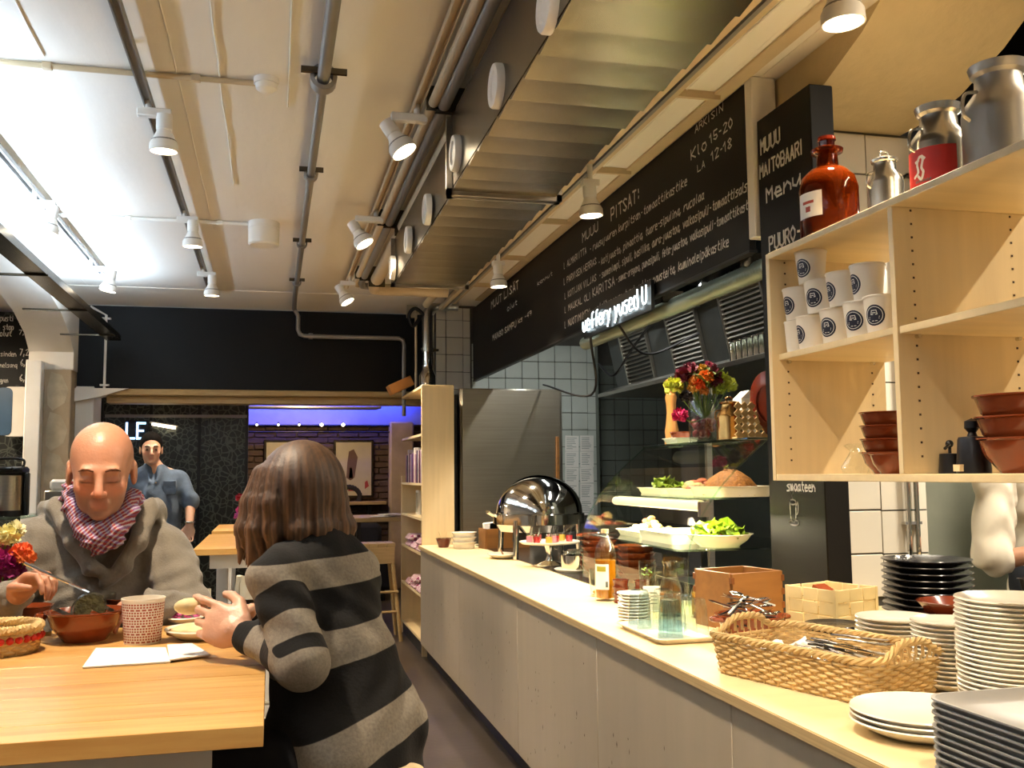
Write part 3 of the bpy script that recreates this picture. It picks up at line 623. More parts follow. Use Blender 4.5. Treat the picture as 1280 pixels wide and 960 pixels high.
for a in ((737, 316, 858, '- ruusujuuren kurpitsan-tomaattikastike', 8.6), (748, 333, 879, '- kotijuusto, pinaattia, tuore-sipulina, rucolaa', 8.6), (749, 349, 937, '- suomenlampi, sipuli, basilika, aura-juustoa, valkosipuli-tomaattisalsa', 8.6), (770, 354, 944, '- sumac-oregano, punasipuli, feta-juustoa, valkosipuli-tomaattikastike', 8.6), (740, 393, 910, '- jauhelihaa cayen, tyrni, juhlas-mausteita, kuminaleipäkastike', 8.6)): chalk(*a, mbd, wd=.11, slant=.25)
for a in ((614, 386, 648, 'MUUT LISÄT', 9), (672, 357, 690, 'kannut', 5), (634, 389, 646, 'olut', 6), (616, 426, 645, 'MANGO SAMPU', 7), (648, 404, 664, 'ks -49', 6)): chalk(*a, mbd, wd=.12)
mp = T('milk_bar_menu_board', 'tall black milk bar menu panel standing against the tiled pier', 'chalkboard', (0, 0, 0))
B().bb(1.95, 2.05, 3.17, 3.58, ZT, 2.885, bev=.004).build('panel', 'black_board', mp)
for a in ((951, 193, 974, 'MUUU', 18), (950, 223, 1003, 'MAITOBAARI', 16), (958, 253, 999, 'Menu', 17), (962, 314, 1001, 'PUURO-', 17), (984, 613, 1018, 'smaateen', 11)): chalk(*a, mp, wd=.12, X=1.948)
kb = B()
cup = [[(0, 6), (.5, 1), (2, 0), (3.5, 1), (4, 6)], [(0, 6), (1, 6.7), (3, 6.7), (4, 6), (3, 5.4), (1, 5.4), (0, 6)], [(4, 5), (5.2, 6), (5, 3), (3.6, 2)], [(-1, 0), (0, -.8), (3, -1), (5, -.6), (5, .2), (3.4, .6)], [(-1, 0), (.6, .6)], [(2, 7), (1.6, 8), (2.4, 9), (2, 10)]]
A = at(988, 652, 0, 1.948)
for s_ in cup: ribbon(kb, [tuple(v) for v in spline(s_, 4)], lambda a, c: A+np.array([-.0, -a*.0115, c*.0125]), .45)
kb.build('chalk_cup_drawing', 'chalk', mp)['kind'] = 'stuff'
# neon script under the board
nz = T('neon_script', 'bright white neon script glowing under the menu board', 'neon sign', (0, 0, 0))
A = at(729, 419, 0, 1.90); E2 = at(808, 385, 0, 1.90); f = lambda a, c: np.array([1.90, A[1]-a, A[2]+c])
L = A[1]-E2[1]; st, W = strokes('ueffery yused U', .1)
for k, s_ in enumerate(st):
    P = spline([f(x_/W*L, y_*.016+.02) for x_, y_ in s_], 4) if len(s_) > 2 else np.array([f(x_/W*L, y_*.016+.02) for x_, y_ in s_])
    B().tube(P, .0045, 6).build('neon_tube', 'neon', nz)
B().bb(1.915, 1.935, E2[1]-.03, A[1]+.03, A[2]-.02, A[2]+.14).build('backing_plate', mat('clearback', '#15181a', .3, noise=.1), nz)
for (p, q, r) in (((1.93, A[1]-.05, A[2]), (2.05, A[1]+.3, A[2]-.35), (2.3, 8.15, 2.2)), ((1.93, A[1]-.5, A[2]+.02), (2.2, A[1]-.3, A[2]-.15), (2.6, A[1]-.2, A[2]))):
    B().tube(spline([p, q, r], 8), .008, 6).build('cable', 'black', nz)
# corrugated flexible hose under the board
fh = T('flexible_duct', 'greenish corrugated hose running under the menu board', 'hose', (0, 0, 0))
ys = np.linspace(3.7, 6.2, 190); B().tube([(2.05, y, 2.30) for y in ys], [.038+.007*(i % 2) for i in range(190)], 12).build('hose', mat('hose', '#8a9486', .4, .4, noise=.1), fh)
for y in (3.8, 4.7, 5.6): B().bb(1.985, 2.1, y, y+.03, 2.32, 2.38).build('hose_strap', 'galv', fh)
# ------------------------------------------------------------------ fridge, notes, pipework
fr = T('steel_fridge', 'tall brushed stainless steel fridge behind the counter', 'fridge', (1.57, 8.2, 0))
B().bb(0, .92, .03, .8, .1, 2.17, bev=.006).build('body', 'steel_brushed', fr)
d_ = B().bb(.012, .90, 0, .03, .14, 2.16, bev=.006).build('door', 'steel_brushed', fr); B().bb(.845, .875, -.03, .0, 1.1, 1.75, bev=.006).build('handle', 'oak', d_)
for xx in (.05, .85):
    for y_ in (.1, .7): B().cyl((xx, y_, 0), (xx, y_, .1), .02, n=8).build('foot', 'black', fr)
ng = 'notes on the kitchen wall'
for i in range(10):
    c_, r_ = i % 2, i//2; A = at(706+c_*19, 545+r_*20, 1, 9.51)
    t = T('paper_note', 'white sheet of kitchen notes taped to the tiles', 'paper', (A[0], 9.507, A[2]-.15), rz=0, group=ng)
    t.rotation_euler = (0, random.uniform(-.03, .03), 0)
    B().bb(0, .145, 0, .003, -.005, .155).build('sheet', 'paper', t); b = B()
    for k in range(7): b.bb(.015, .015+random.uniform(.06, .11), -.001, 0, .02+k*.018, .024+k*.018)
    b.build('handwriting', mat('ink', '#5d6a66', .8, noise=.1), t)
vp_ = T('flue_pipe', 'shiny steel pipe with a fat chrome cylinder beside the tiled column', 'pipe', (1.44, 9.2, 0))
B().tube([(0, 0, 2.6), (0, 0, 2.98), (.02, 0, 3.03), (.09, 0, 3.06), (.3, 0, 3.06)], .05, 16).build('pipe', 'steel', vp_)
B().lathe([(.06, 0), (.085, 0), (.085, .2), (.055, .26), (.055, .3)], 20, c=(0, 0, 2.17)).build('cylinder', 'chrome', vp_); B().lathe([(.046, .28), (.046, .5)], 16, c=(0, 0, 2.17)).build('neck', 'chrome', vp_)
B().lathe([(.056, 0), (.062, .0), (.062, .02), (.056, .02)], 16, c=(0, 0, 2.62)).build('collar', 'steel', vp_)
B().bb(-.02, .12, .05, .1, 2.62, 2.64).build('wall_bracket', 'galv', vp_)
B().tube([(-.11, 0, 2.2), (-.11, 0, 2.95), (-.12, 0, 3.0), (-.16, 0, 3.02)], .012, 8).build('side_pipe', 'beige_pipe', vp_)
B().tube(spline([(-.06, -.02, 2.95), (-.14, -.02, 2.85), (-.18, -.02, 2.95), (-.12, -.02, 3.02), (-.02, -.02, 2.95)], 6), .018, 8).build('hose_loop', 'black', vp_)
B().bb(-.2, -.1, -.02, .02, 2.93, 3.05).build('valve', 'steel', vp_)
# kitchen hood
hd = T('extractor_hood', 'stainless kitchen extractor hood with slatted filters', 'extractor hood', (0, 0, 0))
B().prism([(2.92, 2.12), (2.92, 2.15), (3.05, 2.2), (4.5, 2.2), (4.5, 2.12)], 4.6, 8.5, 1).build('lower_tray', 'steel', hd)
B().prism([(3.12, 2.2), (3.02, 2.68), (3.9, 2.68), (3.9, 2.2)], 4.6, 8.5, 1).build('hood_body', mat('hoodgrey', '#4a4d4b', .4, .6, noise=.2), hd)
B().bb(2.97, 3.03, 4.6, 8.5, 2.66, 2.72).build('top_rail', 'steel', hd)
for (yc, hw) in ((7.85, .3), (6.83, .27), (5.85, .3), (5.1, .3)):
    ft = B(); 
    for s in (-1, 1): ft.prism([(3.10-.005, 2.2), (2.995, 2.66), (3.02, 2.66), (3.12, 2.2)], yc+s*hw-.012, yc+s*hw+.012, 1)
    ft.prism([(3.0, 2.63), (2.99, 2.66), (3.02, 2.66), (3.03, 2.63)], yc-hw, yc+hw, 1); fo = ft.build('filter_frame', 'steel', hd)
    for k in range(13):
        z = 2.215+k*.033; xx = 3.108-(z-2.2)/.48*.1; B().prism([(xx-.012, z), (xx+.002, z+.02), (xx+.006, z+.018), (xx-.006, z-.002)], yc-hw+.012, yc+hw-.012, 1).build('louvre_slat', 'steel', fo)
for yc in (7.6, 6.55, 5.55):
    pts = [(3.15, yc, 2.66), (3.15, yc, 2.75)]+[(3.15+.16-.16*math.cos(a), yc+.0, 2.75+.16*math.sin(a)) for a in np.linspace(.2, 1.57, 6)]+[(3.8, yc, 2.91)]
    B().tube(pts, .11, 18).build('exhaust_elbow', 'chrome', hd)
    B().lathe([(.112, 0), (.122, 0), (.122, .02), (.112, .02)], 18, c=(3.15, yc, 2.7)).build('elbow_collar', 'steel', hd)
B().tube(spline([(2.9, 8.4, 2.42), (2.9, 8.0, 2.28), (2.95, 7.6, 2.5), (2.98, 7.0, 2.7), (2.98, 6.4, 2.62)], 8), .012, 6).build('cable', 'black', hd)
for i in range(8):
    A = at(913+i*7.2, 476, 0, 2.93); t = T('steel_beaker', 'upright steel beaker in the row on the hood ledge', 'beaker', (2.97, A[1], 2.15+.0), group='steel beakers on the hood ledge')
    B().lathe([(0, 0), (.035, 0), (.04, .13), (.036, .13), (.033, .006), (0, .006)], 14).build('cup', 'chrome', t); B().lathe([(.039, .125), (.044, .128), (.039, .134)], 14).build('rim', 'chrome', t)
# dark steel ducting and bent pipes above the near kitchen
dk = T('dark_hood', 'dark steel hood and ducting above the near kitchen', 'extractor hood', (0, 0, 0))
B().prism([(2.75, 2.55), (2.8, 2.95), (2.8, 3.5), (4.4, 3.5), (4.4, 2.55)], 2.5, 4.4, 1).build('hood_shell', mat('darkhood', '#2c2a27', .3, .7, noise=.4), dk)
B().tube([(2.75, 2.35, 3.0), (4.4, 2.45, 3.05)], .12, 16).build('round_duct', 'darkhood', dk); B().tube([(2.76, 4.35, 2.7), (2.76, 2.5, 2.72)], .05, 12).build('edge_pipe', 'darkhood', dk)
bp_ = T('chrome_pipes', 'pair of thin chrome pipes bending up over the tiled pier', 'pipe', (0, 0, 0))
for k, dx in enumerate((0, .045)):
    A = at(1138+k*11, 640, 1, 3.59)
    B().tube([(A[0], 3.605, ZT), (A[0], 3.605, 2.60-k*.05), (A[0]+.02, 3.605, 2.68-k*.05), (A[0]+.07, 3.605, 2.71-k*.05), (A[0]+.15, 3.605, 2.71-k*.05)], .011, 8).build('pipe', 'chrome', bp_)
    pts = spline([(2.72+dx, 2.42, 3.05), (2.72+dx, 2.42, 2.75), (2.66+dx, 2.42, 2.6), (2.5+dx, 2.42, 2.5), (2.3+dx, 2.42, 2.45)], 8); B().tube(pts, .012, 8).build('pipe', 'chrome', bp_)
for zz in (2.3, 1.2): B().bb(A[0]-.06, A[0]+.02, 3.6, 3.63, zz, zz+.012).build('pipe_clip', 'chrome', bp_)
# ------------------------------------------------------------------ shelf unit over the counter
su = T('hanging_shelf_unit', 'open birch shelf unit above the counter holding cups and bowls', 'shelf unit', (0, 0, 0))
X0, X1 = 1.40, 1.77; Y0, YD, YN = 2.545, 1.954, 1.0
B().bb(X0, X1, Y0-.02, Y0, 1.402, 2.062, bev=.0015).build('side_panel', 'birch_v', su)
B().bb(X0, X1, YN, YN+.02, ZT-.002, 2.062, bev=.0015).build('side_panel', 'birch_v', su)
B().bb(X0, X1, YD-.009, YD+.009, 1.42, 2.044, bev=.0015).build('divider', 'birch_v', su)
B().bb(X0-.003, X1, YN+.02, Y0-.02, 2.044, 2.062, bev=.0015).build('top_board', 'birch', su); B().bb(X0, X1, YN+.02, Y0-.02, 1.402, 1.42, bev=.0015).build('bottom_board', 'birch', su)
B().bb(X0+.02, X1, YD+.011, Y0-.022, 1.748, 1.766, bev=.0015).build('shelf', 'birch', su); B().bb(X0+.004, X1, YN+.02, YD-.011, 1.742, 1.760, bev=.0015).build('shelf', 'birch', su)
hb = B()
for (yp, xs) in ((YD-.0095, (X0+.05, X1-.045)), (Y0-.0205, (X0+.05, X1-.045))):
    for xx in xs:
        for k in range(19): hb.box((xx, yp, 1.46+k*.032), (.005, .0012, .005))
hb.build('shelf_pin_holes', 'knot', su)['kind'] = 'stuff'
for (yp, z) in ((Y0-.026, 1.744), (YD-.016, 1.738)):
    for xx in (X0+.05, X1-.045): B().cyl((xx, yp-.006, z), (xx, yp+.01, z), .005, n=8).build('shelf_pin', 'chrome', su)
# ------------------------------------------------------------------ crockery on the counter
def plate_prof(r, h=.022, foot=.55): return [(0, .004), (r*foot, .004), (r*foot, 0), (r*(foot+.06), 0), (r*.8, h*.45), (r, h), (r-.002, h+.003), (r*.78, h*.6), (r*foot, .010), (0, .010)]
def stack(name, kindlab, where, cat, prof, n, pitch, loc, m, group, nseg=36, jit=.002, sx=1, sy=1, rz=0):
    me = None; rs = random.Random(n+int(loc[0]*1000))
    for i in range(n):
        if me is None:
            o = B().lathe(prof, nseg, sx=sx, sy=sy).build(name, m); me = o.data
        else: o = obj(name, me)
        o.location = (loc[0]+rs.uniform(-jit, jit), loc[1]+rs.uniform(-jit, jit), loc[2]+i*pitch); o.rotation_euler = (0, 0, rz)
        tag(o, (f'topmost {kindlab} of {where}' if i == n-1 else f'bottom {kindlab} of {where}' if i == 0 else f'{kindlab} within {where}'), cat, group)
g = lambda px, py, z=ZT: at(px, py, 2, z)
P = g(1122, 830); stack('dinner_plate', 'cream dinner plate', 'the stack right of the small black plates', 'plate', plate_prof(.113), 10, .0125, P, 'china', 'plates stacked right of the black plates')
P = g(1193, 860); stack('side_plate', 'cream side plate', 'the stack between wicker basket and the tallest plate stack', 'plate', plate_prof(.098, .02), 14, .0115, P, 'china', 'side plates stacked by the wicker basket')
P = g(1278, 895); stack('deep_plate', 'cream deep plate', 'the tallest plate stack', 'plate', plate_prof(.133, .026), 23, .0108, P, 'china', 'plates in the tallest stack')
P = g(1155, 917); stack('serving_plate', 'large cream serving plate', 'the low pile at the counter edge', 'plate', plate_prof(.15, .03), 3, .011, P, 'china', 'serving plates at the counter edge', nseg=48)
P = g(1045, 812); stack('black_side_plate', 'small black plate', 'the pile beside the birch bark basket', 'plate', plate_prof(.092, .016), 7, .0105, P, mat('blackware', '#26262a', .22, noise=.1, coat=.4), 'small black plates')
stack('black_serving_plate', 'large black plate', 'the stack against the tiled pier', 'plate', plate_prof(.165, .03), 9, .0235, (2.44, 3.28, ZT), 'blackware', 'large black plates')
stack('brown_bowl', 'glossy brown bowl', 'the pair in front of the large black plates', 'bowl', [(0, .006), (.07, .006), (.075, 0), (.085, 0), (.13, .055), (.134, .06), (.128, .062), (.08, .014), (0, .012)], 2, .045, (2.31, 2.95, ZT), 'brownglaze', 'brown bowls by the black plates')
P = g(793, 776); stack('saucer', 'small white saucer', 'the stack beside the juice bottle', 'plate', plate_prof(.064, .012), 9, .0115, P, 'china', 'saucers beside the juice bottle')
def traymesh(hx, hy, r, h, t=.006):
    b = B(); n = 6; o1 = rrect(hx, hy, r, n); o2 = rrect(hx-.025, hy-.025, r*.7, n); rings = []
    lv = [(rrect(hx-.02, hy-.02, r*.75, n), 0), (rrect(hx-.006, hy-.006, r*.95, n), h-.004), (o1, h-.003), (o1, h), (rrect(hx-.006, hy-.006, r*.95, n), h), (rrect(hx-.014, hy-.014, r*.85, n), h*.55), (o2, t)]
    V = []; m = len(o1)
    for pts, z in lv: V += [(x, y, z) for x, y in pts]
    F = []
    for k in range(len(lv)-1):
        for i in range(m): F.append((k*m+i, k*m+(i+1) % m, (k+1)*m+(i+1) % m, (k+1)*m+i))
    F.append(tuple(range(m))[::-1]); F.append(tuple(range((len(lv)-1)*m, len(lv)*m)))
    return b.add(V, F)
me = None
for i in range(11):
    o = traymesh(.22, .24, .05, .026).build('serving_tray', mat('traygrey', '#9a9a98', .4, noise=.05)) if me is None else obj('serving_tray', me)
    me = o.data; o.location = (1.375+random.uniform(-.002, .002), 1.35+random.uniform(-.002, .002), ZT+i*.0125)
    tag(o, 'topmost grey cafeteria tray of the pile' if i == 10 else 'grey cafeteria tray within the pile', 'tray', 'grey trays at the counter edge')
# glasses on the white tray
ty = tag(traymesh(.115, .205, .03, .02).build('white_tray', 'china', loc=(1.335, 3.20, ZT)), 'white tray carrying upturned tumblers', 'tray')
glassm('tumbler', (.88, .93, .90, 1))
glassm('tumbler_blue', (.66, .76, .80, 1))
me = None; k = 0
for ix in range(2):
    for iy in range(4):
        o = B().lathe([(.043, 0), (.036, .10), (.032, .128), (.028, .132), (0, .132)], 20).build('tumbler', 'tumbler' if k % 3 else 'tumbler_blue')
        o.location = (1.29+ix*.093, 3.06+iy*.093, ZT+.006); tag(o, ('clear' if k % 3 else 'bluish')+' glass tumbler upside down on the white tray', 'glass', 'tumblers on the white tray'); k += 1
# juice bottle
bt = T('juice_bottle', 'glass bottle half full of amber juice with a pale label', 'bottle', (1.44, 4.13, ZT))
glassm('clear', (.93, .96, .94, 1)); mat('juice', '#d98a12', .15, trans=.35, ior=1.33, noise=.1, nscale=5)
B().lathe([(0, 0), (.045, 0), (.048, .01), (.048, .2), (.04, .235), (.02, .27), (.016, .30), (.013, .30), (.016, .27), (.037, .233), (.0455, .2), (.0455, .012), (0, .004)], 24).build('glass_body', 'clear', bt)
B().lathe([(0, .005), (.0452, .012), (.0452, .175), (0, .175)], 24).build('juice', 'juice', bt); B().lathe([(0, .293), (.017, .293), (.017, .31), (0, .31)], 16).build('cap', 'birch', bt)
lb = B().lathe([(.0485, .05), (.0485, .16)], 10, a0=R(185), a1=R(268)).build('label', 'paper', bt)
B().lathe([(.0489, .128), (.0489, .15)], 8, a0=R(200), a1=R(252)).build('label_badge', mat('badgegreen', '#a9a53a', .6, noise=.2), lb); B().lathe([(.0489, .06), (.0489, .085)], 6, a0=R(250), a1=R(262)).build('barcode', 'ink', lb)
# cutlery bowl
def utensil(par, kind, loc, rot, m='steel', name=None):
    t = T(name or kind, par[0], kind, loc, group=par[1]); t.rotation_euler = rot
    B().tube([(0, 0, 0), (.06, 0, .002), (.115, 0, 0)], [.005, .0045, .003], 6, flat=.6).build('handle', m, t)
    if kind == 'spoon': B().sphere((.14, 0, .002), .02, 10, 6, (1.3, .85, .25)).build('bowl', 'chrome', t)
    elif kind == 'fork':
        B().bb(.112, .14, -.011, .011, -.001, .002, bev=.001).build('neck', 'chrome', t)
        for k in range(4): B().bb(.139, .178, -.0105+k*.006, -.0075+k*.006, -.001, .0015).build('tine', 'chrome', t)
    else: B().prism([(.11, -.006), (.2, -.009), (.215, 0), (.2, .008), (.11, .006)], -.0008, .0008, 2).build('blade', 'chrome', t)
    return t
def pot(loc, r, h, m, label, cat='bowl', name='terracotta_bowl', handles=True, group=None, foot=.6):
    t = T(name, label, cat, loc, group=group)
    B().lathe([(0, 0), (r*foot, 0), (r*foot+.004, .006), (r*.85, h*.5), (r*.97, h*.92), (r*1.03, h*.96), (r*1.03, h), (r*.95, h), (r*.8, h*.5), (r*foot*.9, .012), (0, .010)], 32).build('bowl_body', m, t)
    if handles:
        for s in (-1, 1): B().tube([(s*r*.96, -r*.22, h*.85), (s*r*1.16, -r*.14, h*.86), (s*r*1.2, 0, h*.86), (s*r*1.16, r*.14, h*.86), (s*r*.96, r*.22, h*.85)], r*.07, 8).build('handle', m, t)
    return t
pc = (1.56, 3.02); pot((*pc, ZT), .115, .085, 'terracotta', 'terracotta bowl full of dark handled cutlery')
mat('blackhandle', '#1c1b1c', .25, noise=.1)
for i in range(22):
    a = random.uniform(0, 6.28); rr = random.uniform(.0, .05); kd = ('spoon', 'fork', 'knife')[i % 3]
    utensil((f'dark handled {kd} lying in the terracotta cutlery bowl', 'cutlery in the terracotta bowl'), kd, (pc[0]+rr*math.cos(a)-.085*math.cos(a*2.3), pc[1]+rr*math.sin(a)-.085*math.sin(a*2.3), ZT+.055+i*.0028), (random.uniform(-.25, .25), random.uniform(-.3, .02), a*2.3), 'blackhandle' if i % 3 else 'steel')
# wicker basket
def wicker(loc, hx, hy, h, r, rz, label, handles=True, nrow=10, stakes=64):
    t = T('wicker_basket', label, 'basket', loc, rz=rz); per = rrect(hx, hy, r, 8); Pn = np.array(per+[per[0]]); seg = np.linalg.norm(np.diff(Pn, axis=0), axis=1); cum = np.concatenate([[0], np.cumsum(seg)]); L = cum[-1]
    def pp(s, off=0, k=1.0):
        s %= L; i = min(np.searchsorted(cum, s, 'right')-1, len(seg)-1); q = Pn[i]+(Pn[i+1]-Pn[i])*(s-cum[i])/seg[i]; d = (Pn[i+1]-Pn[i])/seg[i]; n = np.array([d[1], -d[0]]); return q*k+n*off
    n = stakes*4
    for row in range(nrow):
        z = .008+row*(h-.015)/nrow; k = .93+.07*row/nrow; pts = []
        for j in range(n): q = pp(L*j/n, .0035*math.cos(math.pi*stakes*j/n+row*math.pi), k); pts.append((q[0], q[1], z))
        B().tube(pts, .0046, 5, closed=True).build('woven_strand', 'wicker', t)
    b = B()
    for j in range(stakes): q0 = pp(L*j/stakes, 0, .93); q1 = pp(L*j/stakes, 0, 1); b.tube([(q0[0], q0[1], 0), (q1[0], q1[1], h)], .003, 4)
    b.build('stakes', 'wicker', t)['kind'] = 'stuff'
    for ph in (0, 2.09, 4.19):
        pts = []
        for j in range(n): a = 2*math.pi*26*j/n+ph; q = pp(L*j/n, .006*math.cos(a)); s = pp(L*j/n); hz = .035*math.exp(-((abs(s[1])-hy)/.03)**2-(s[0]/(hx*.5))**4) if handles else 0; pts.append((q[0], q[1], h+hz+.006*math.sin(a)))
        B().tube(pts, .0055, 5, closed=True).build('braided_rim', 'wicker', t)
    if handles:
        for s in (-1, 1):
            for xx in np.linspace(-hx*.42, hx*.42, 6): B().cyl((xx, s*hy, h-.005), (xx, s*hy, h+.034), .004, n=6).build('handle_stake', 'wicker', t)
    B().prism(rrect(hx*.93, hy*.93, r*.9, 5), .001, .008, 2).build('base', 'wicker', t)
    return t
wk = wicker((1.44, 2.385, ZT), .165, .275, .105, .06, R(19), 'long wicker basket with napkins and black cutlery')
for i in range(16):
    kd = ('knife', 'fork')[i % 2]; a = R(-71)+random.uniform(-.22, .22)
    utensil((f'black handled {kd} lying loose in the wicker basket', 'cutlery in the wicker basket'), kd, (1.44+random.uniform(-.06, .07), 2.40+random.uniform(-.05, .06), ZT+.055+i*.004), (random.uniform(-.1, .1), random.uniform(-.08, .08), a), 'blackhandle')
for i, (dx, dy) in enumerate(((-.07, .14), (0, .17), (.05, .12))):
    nb = B(); n_ = 9; ph = i*2.1; V_ = [(.11*(u/n_-.5)*(1-.25*math.sin(3*v/n_+ph)), .11*(v/n_-.5), .018*math.sin(5*u/n_+ph)*math.cos(4*v/n_-ph)+.012*math.sin(9*v/n_+3*u/n_)+.01) for u in range(n_+1) for v in range(n_+1)]
    nb.add(V_, [(u*(n_+1)+v, (u+1)*(n_+1)+v, (u+1)*(n_+1)+v+1, u*(n_+1)+v+1) for u in range(n_) for v in range(n_)])
    o = nb.build('crumpled_napkin', 'paper', loc=(1.44+dx, 2.40+dy, ZT+.05)); tag(o, 'crumpled white paper napkin in the wicker basket', 'napkin', 'napkins in the wicker basket')
    m_ = o.modifiers.new('thick', 'SOLIDIFY'); m_.thickness = .003
# wooden box
bx = T('wooden_box', 'dovetailed oak box without lid on the counter', 'box', (1.668, 3.315, ZT), rz=R(12)); hw, hd_, hh = .112, .106, .20
for s in (-1, 1):
    B().bb(-hw, hw, s*hd_-.006, s*hd_+.006, .0, hh, bev=.001).build('side_board', 'oak', bx); B().bb(s*hw-.006, s*hw+.006, -hd_+.006, hd_-.006, .0, hh, bev=.001).build('side_board', 'oak', bx)
    for k in range(4): B().bb(-hw-.007, -hw+.006, s*hd_-.0075, s*hd_+.0075, .02+k*.048, .042+k*.048).build('dovetail', mat('oakdark', '#7a4518', .5, noise=.3), bx); B().bb(hw-.006, hw+.007, s*hd_-.0075, s*hd_+.0075, .02+k*.048, .042+k*.048).build('dovetail', 'oakdark', bx)
B().bb(-hw, hw, -hd_, hd_, .0, .01).build('bottom', 'oak', bx)
# birch bark basket of broad woven strips
bk2 = T('birch_bark_basket', 'square basket woven from broad pale birch strips', 'basket', (1.845, 2.985, ZT), rz=R(18)); mat('bark', '#e3cd95', .55, noise=.2, nscale=9)
for f_ in range(4):
    cs, sn = math.cos(f_*math.pi/2), math.sin(f_*math.pi/2)
    for r_ in range(4):
        for c_ in range(3):
            u = -.066+c_*.066; o_ = .1+.003*((r_+c_) % 2); z = .0215+r_*.043
            B().box((cs*u+sn*o_, sn*u-cs*o_, z), (.064 if f_ % 2 == 0 else .005, .005 if f_ % 2 == 0 else .064, .041), bev=.002).build('bark_strip', 'bark', bk2)
for (cx_, cy_) in ((1, 1), (-1, 1), (-1, -1), (1, -1)): B().bb(cx_*.1-.006, cx_*.1+.006, cy_*.1-.006, cy_*.1+.006, 0, .172).build('corner_strip', 'bark', bk2)
B().bb(-.1, .1, -.1, .1, 0, .006).build('base', 'bark', bk2); B().box((.02, .05, .15), (.06, .05, .02), rot=Matrix.Rotation(.4, 3, 'X')).build('leather_tab', 'terracotta', bk2)
# pitchers and small pots in front of the display case
def carafe(loc, r, h, col, label, fill=.5, handle=False):
    t = T('glass_carafe', label, 'carafe', loc)
    B().lathe([(0, 0), (r, 0), (r*1.05, .01), (r, h*.5), (r*.6, h*.75), (r*.55, h*.9), (r*.7, h), (r*.66, h), (r*.5, h*.9), (r*.54, h*.75), (r*.93, h*.5), (r*.96, .012), (0, .006)], 22).build('glass_body', 'clear', t)
    B().lathe([(0, .008), (r*.95, .013), (r*.93, h*fill), (0, h*fill)], 20).build('drink', mat('drink'+col, col, .1, trans=.3, noise=.1), t)
    if handle: B().tube(spline([(r*.6, 0, h*.9), (r*1.5, 0, h*.85), (r*1.6, 0, h*.5), (r*.95, 0, h*.3)], 6), .006, 8).build('handle', 'clear', t)
    return t
carafe((1.53, 3.62, ZT), .045, .21, '#e08a1c', 'glass carafe of orange juice with a bottle neck', .42)
carafe((1.635, 3.53, ZT), .055, .19, '#eeb020', 'round glass pitcher of yellow juice with handle', .5, True)
t = T('glass_jar', 'tall drinking glass stuffed with green lettuce', 'glass', (1.53, 3.86, ZT)); B().lathe([(0, 0), (.032, 0), (.036, .19), (.033, .19), (.03, .006), (0, .006)], 18).build('glass_body', 'clear', t)
mat('lettuce', '#8fb02a', .5, noise=.4, nscale=30, sss=.0)
def leafy(par, c, r, n, m='lettuce', seed=1, zs=.5, name='lettuce_leaf'):
    rs = np.random.default_rng(seed)
    for i in range(n):
        a, e = rs.uniform(0, 6.28), rs.uniform(0, 1.1); rr = r*rs.uniform(.3, 1); cx = c[0]+rr*math.cos(a)*math.cos(e); cy = c[1]+rr*math.sin(a)*math.cos(e); cz = c[2]+rr*zs*math.sin(e)
        nn = 9; s = r*rs.uniform(.2, .34); tl = rs.uniform(-.8, .8, 2); V = [(cx, cy, cz)]
        for k in range(nn):
            b_ = 6.283*k/nn; q = s*(1+.25*(k % 2)); dx, dy = q*math.cos(b_), q*math.sin(b_); V.append((cx+dx, cy+dy, cz+dx*tl[0]+dy*tl[1]+s*.25*((-1)**k)))
        B().add(V, [(0, k+1, (k+1) % nn+1) for k in range(nn)]).build(name, m, par)
leafy(t, (0, 0, .13), .025, 7, seed=3, zs=2.0)
cd = T('price_card', 'small white price card standing behind the saucers', 'card', (1.50, 3.74, ZT), rz=R(-20)); B().bb(-.035, .035, -.004, .004, 0, .1, bev=.001).build('card', 'paper', cd); B().bb(-.035, .035, -.02, .02, 0, .004).build('foot', 'paper', cd); b = B(); [b.bb(-.025, .02, -.0052, -.004, .03+k*.014, .034+k*.014) for k in range(4)]; b.build('print', 'ink', cd)
for i in range(2):
    for k in range(3): pot((1.47+i*.075, 4.02-i*.06, ZT+k*.03), .036, .04, 'brownglaze', 'small dark red pot in the little piles behind the juice bottle', name='small_pot', handles=False, group='small pots behind the juice bottle', foot=.8)
tp = T('food_tub', 'clear tub of sliced bread and vegetables behind the small pots', 'tub', (1.47, 4.28, ZT)); B().lathe([(0, 0), (.05, 0), (.056, .12), (.053, .12), (.048, .006), (0, .006)], 18).build('tub', 'clear', tp)
for k in range(9): B().sphere((random.uniform(-.03, .03), random.uniform(-.03, .03), .02+k*.011), .018, 8, 5, (1, 1, .5)).build('bread_slice', mat('breadpale', '#eed9a4', .7, noise=.3, nscale=40) if k % 3 else 'juice', tp)
for (px, X, Y, n) in ((748, 1.77, 5.18, 6), (795, 1.81, 4.72, 5)):
    for k in range(n): pot((X, Y, ZT+.004+k*.034), .105, .05, 'terracotta', 'terracotta bowl in the stack '+('behind the juice bottle neck' if n == 6 else 'inside the display case'), handles=(k == n-1), group='terracotta bowls stacked by the display case')
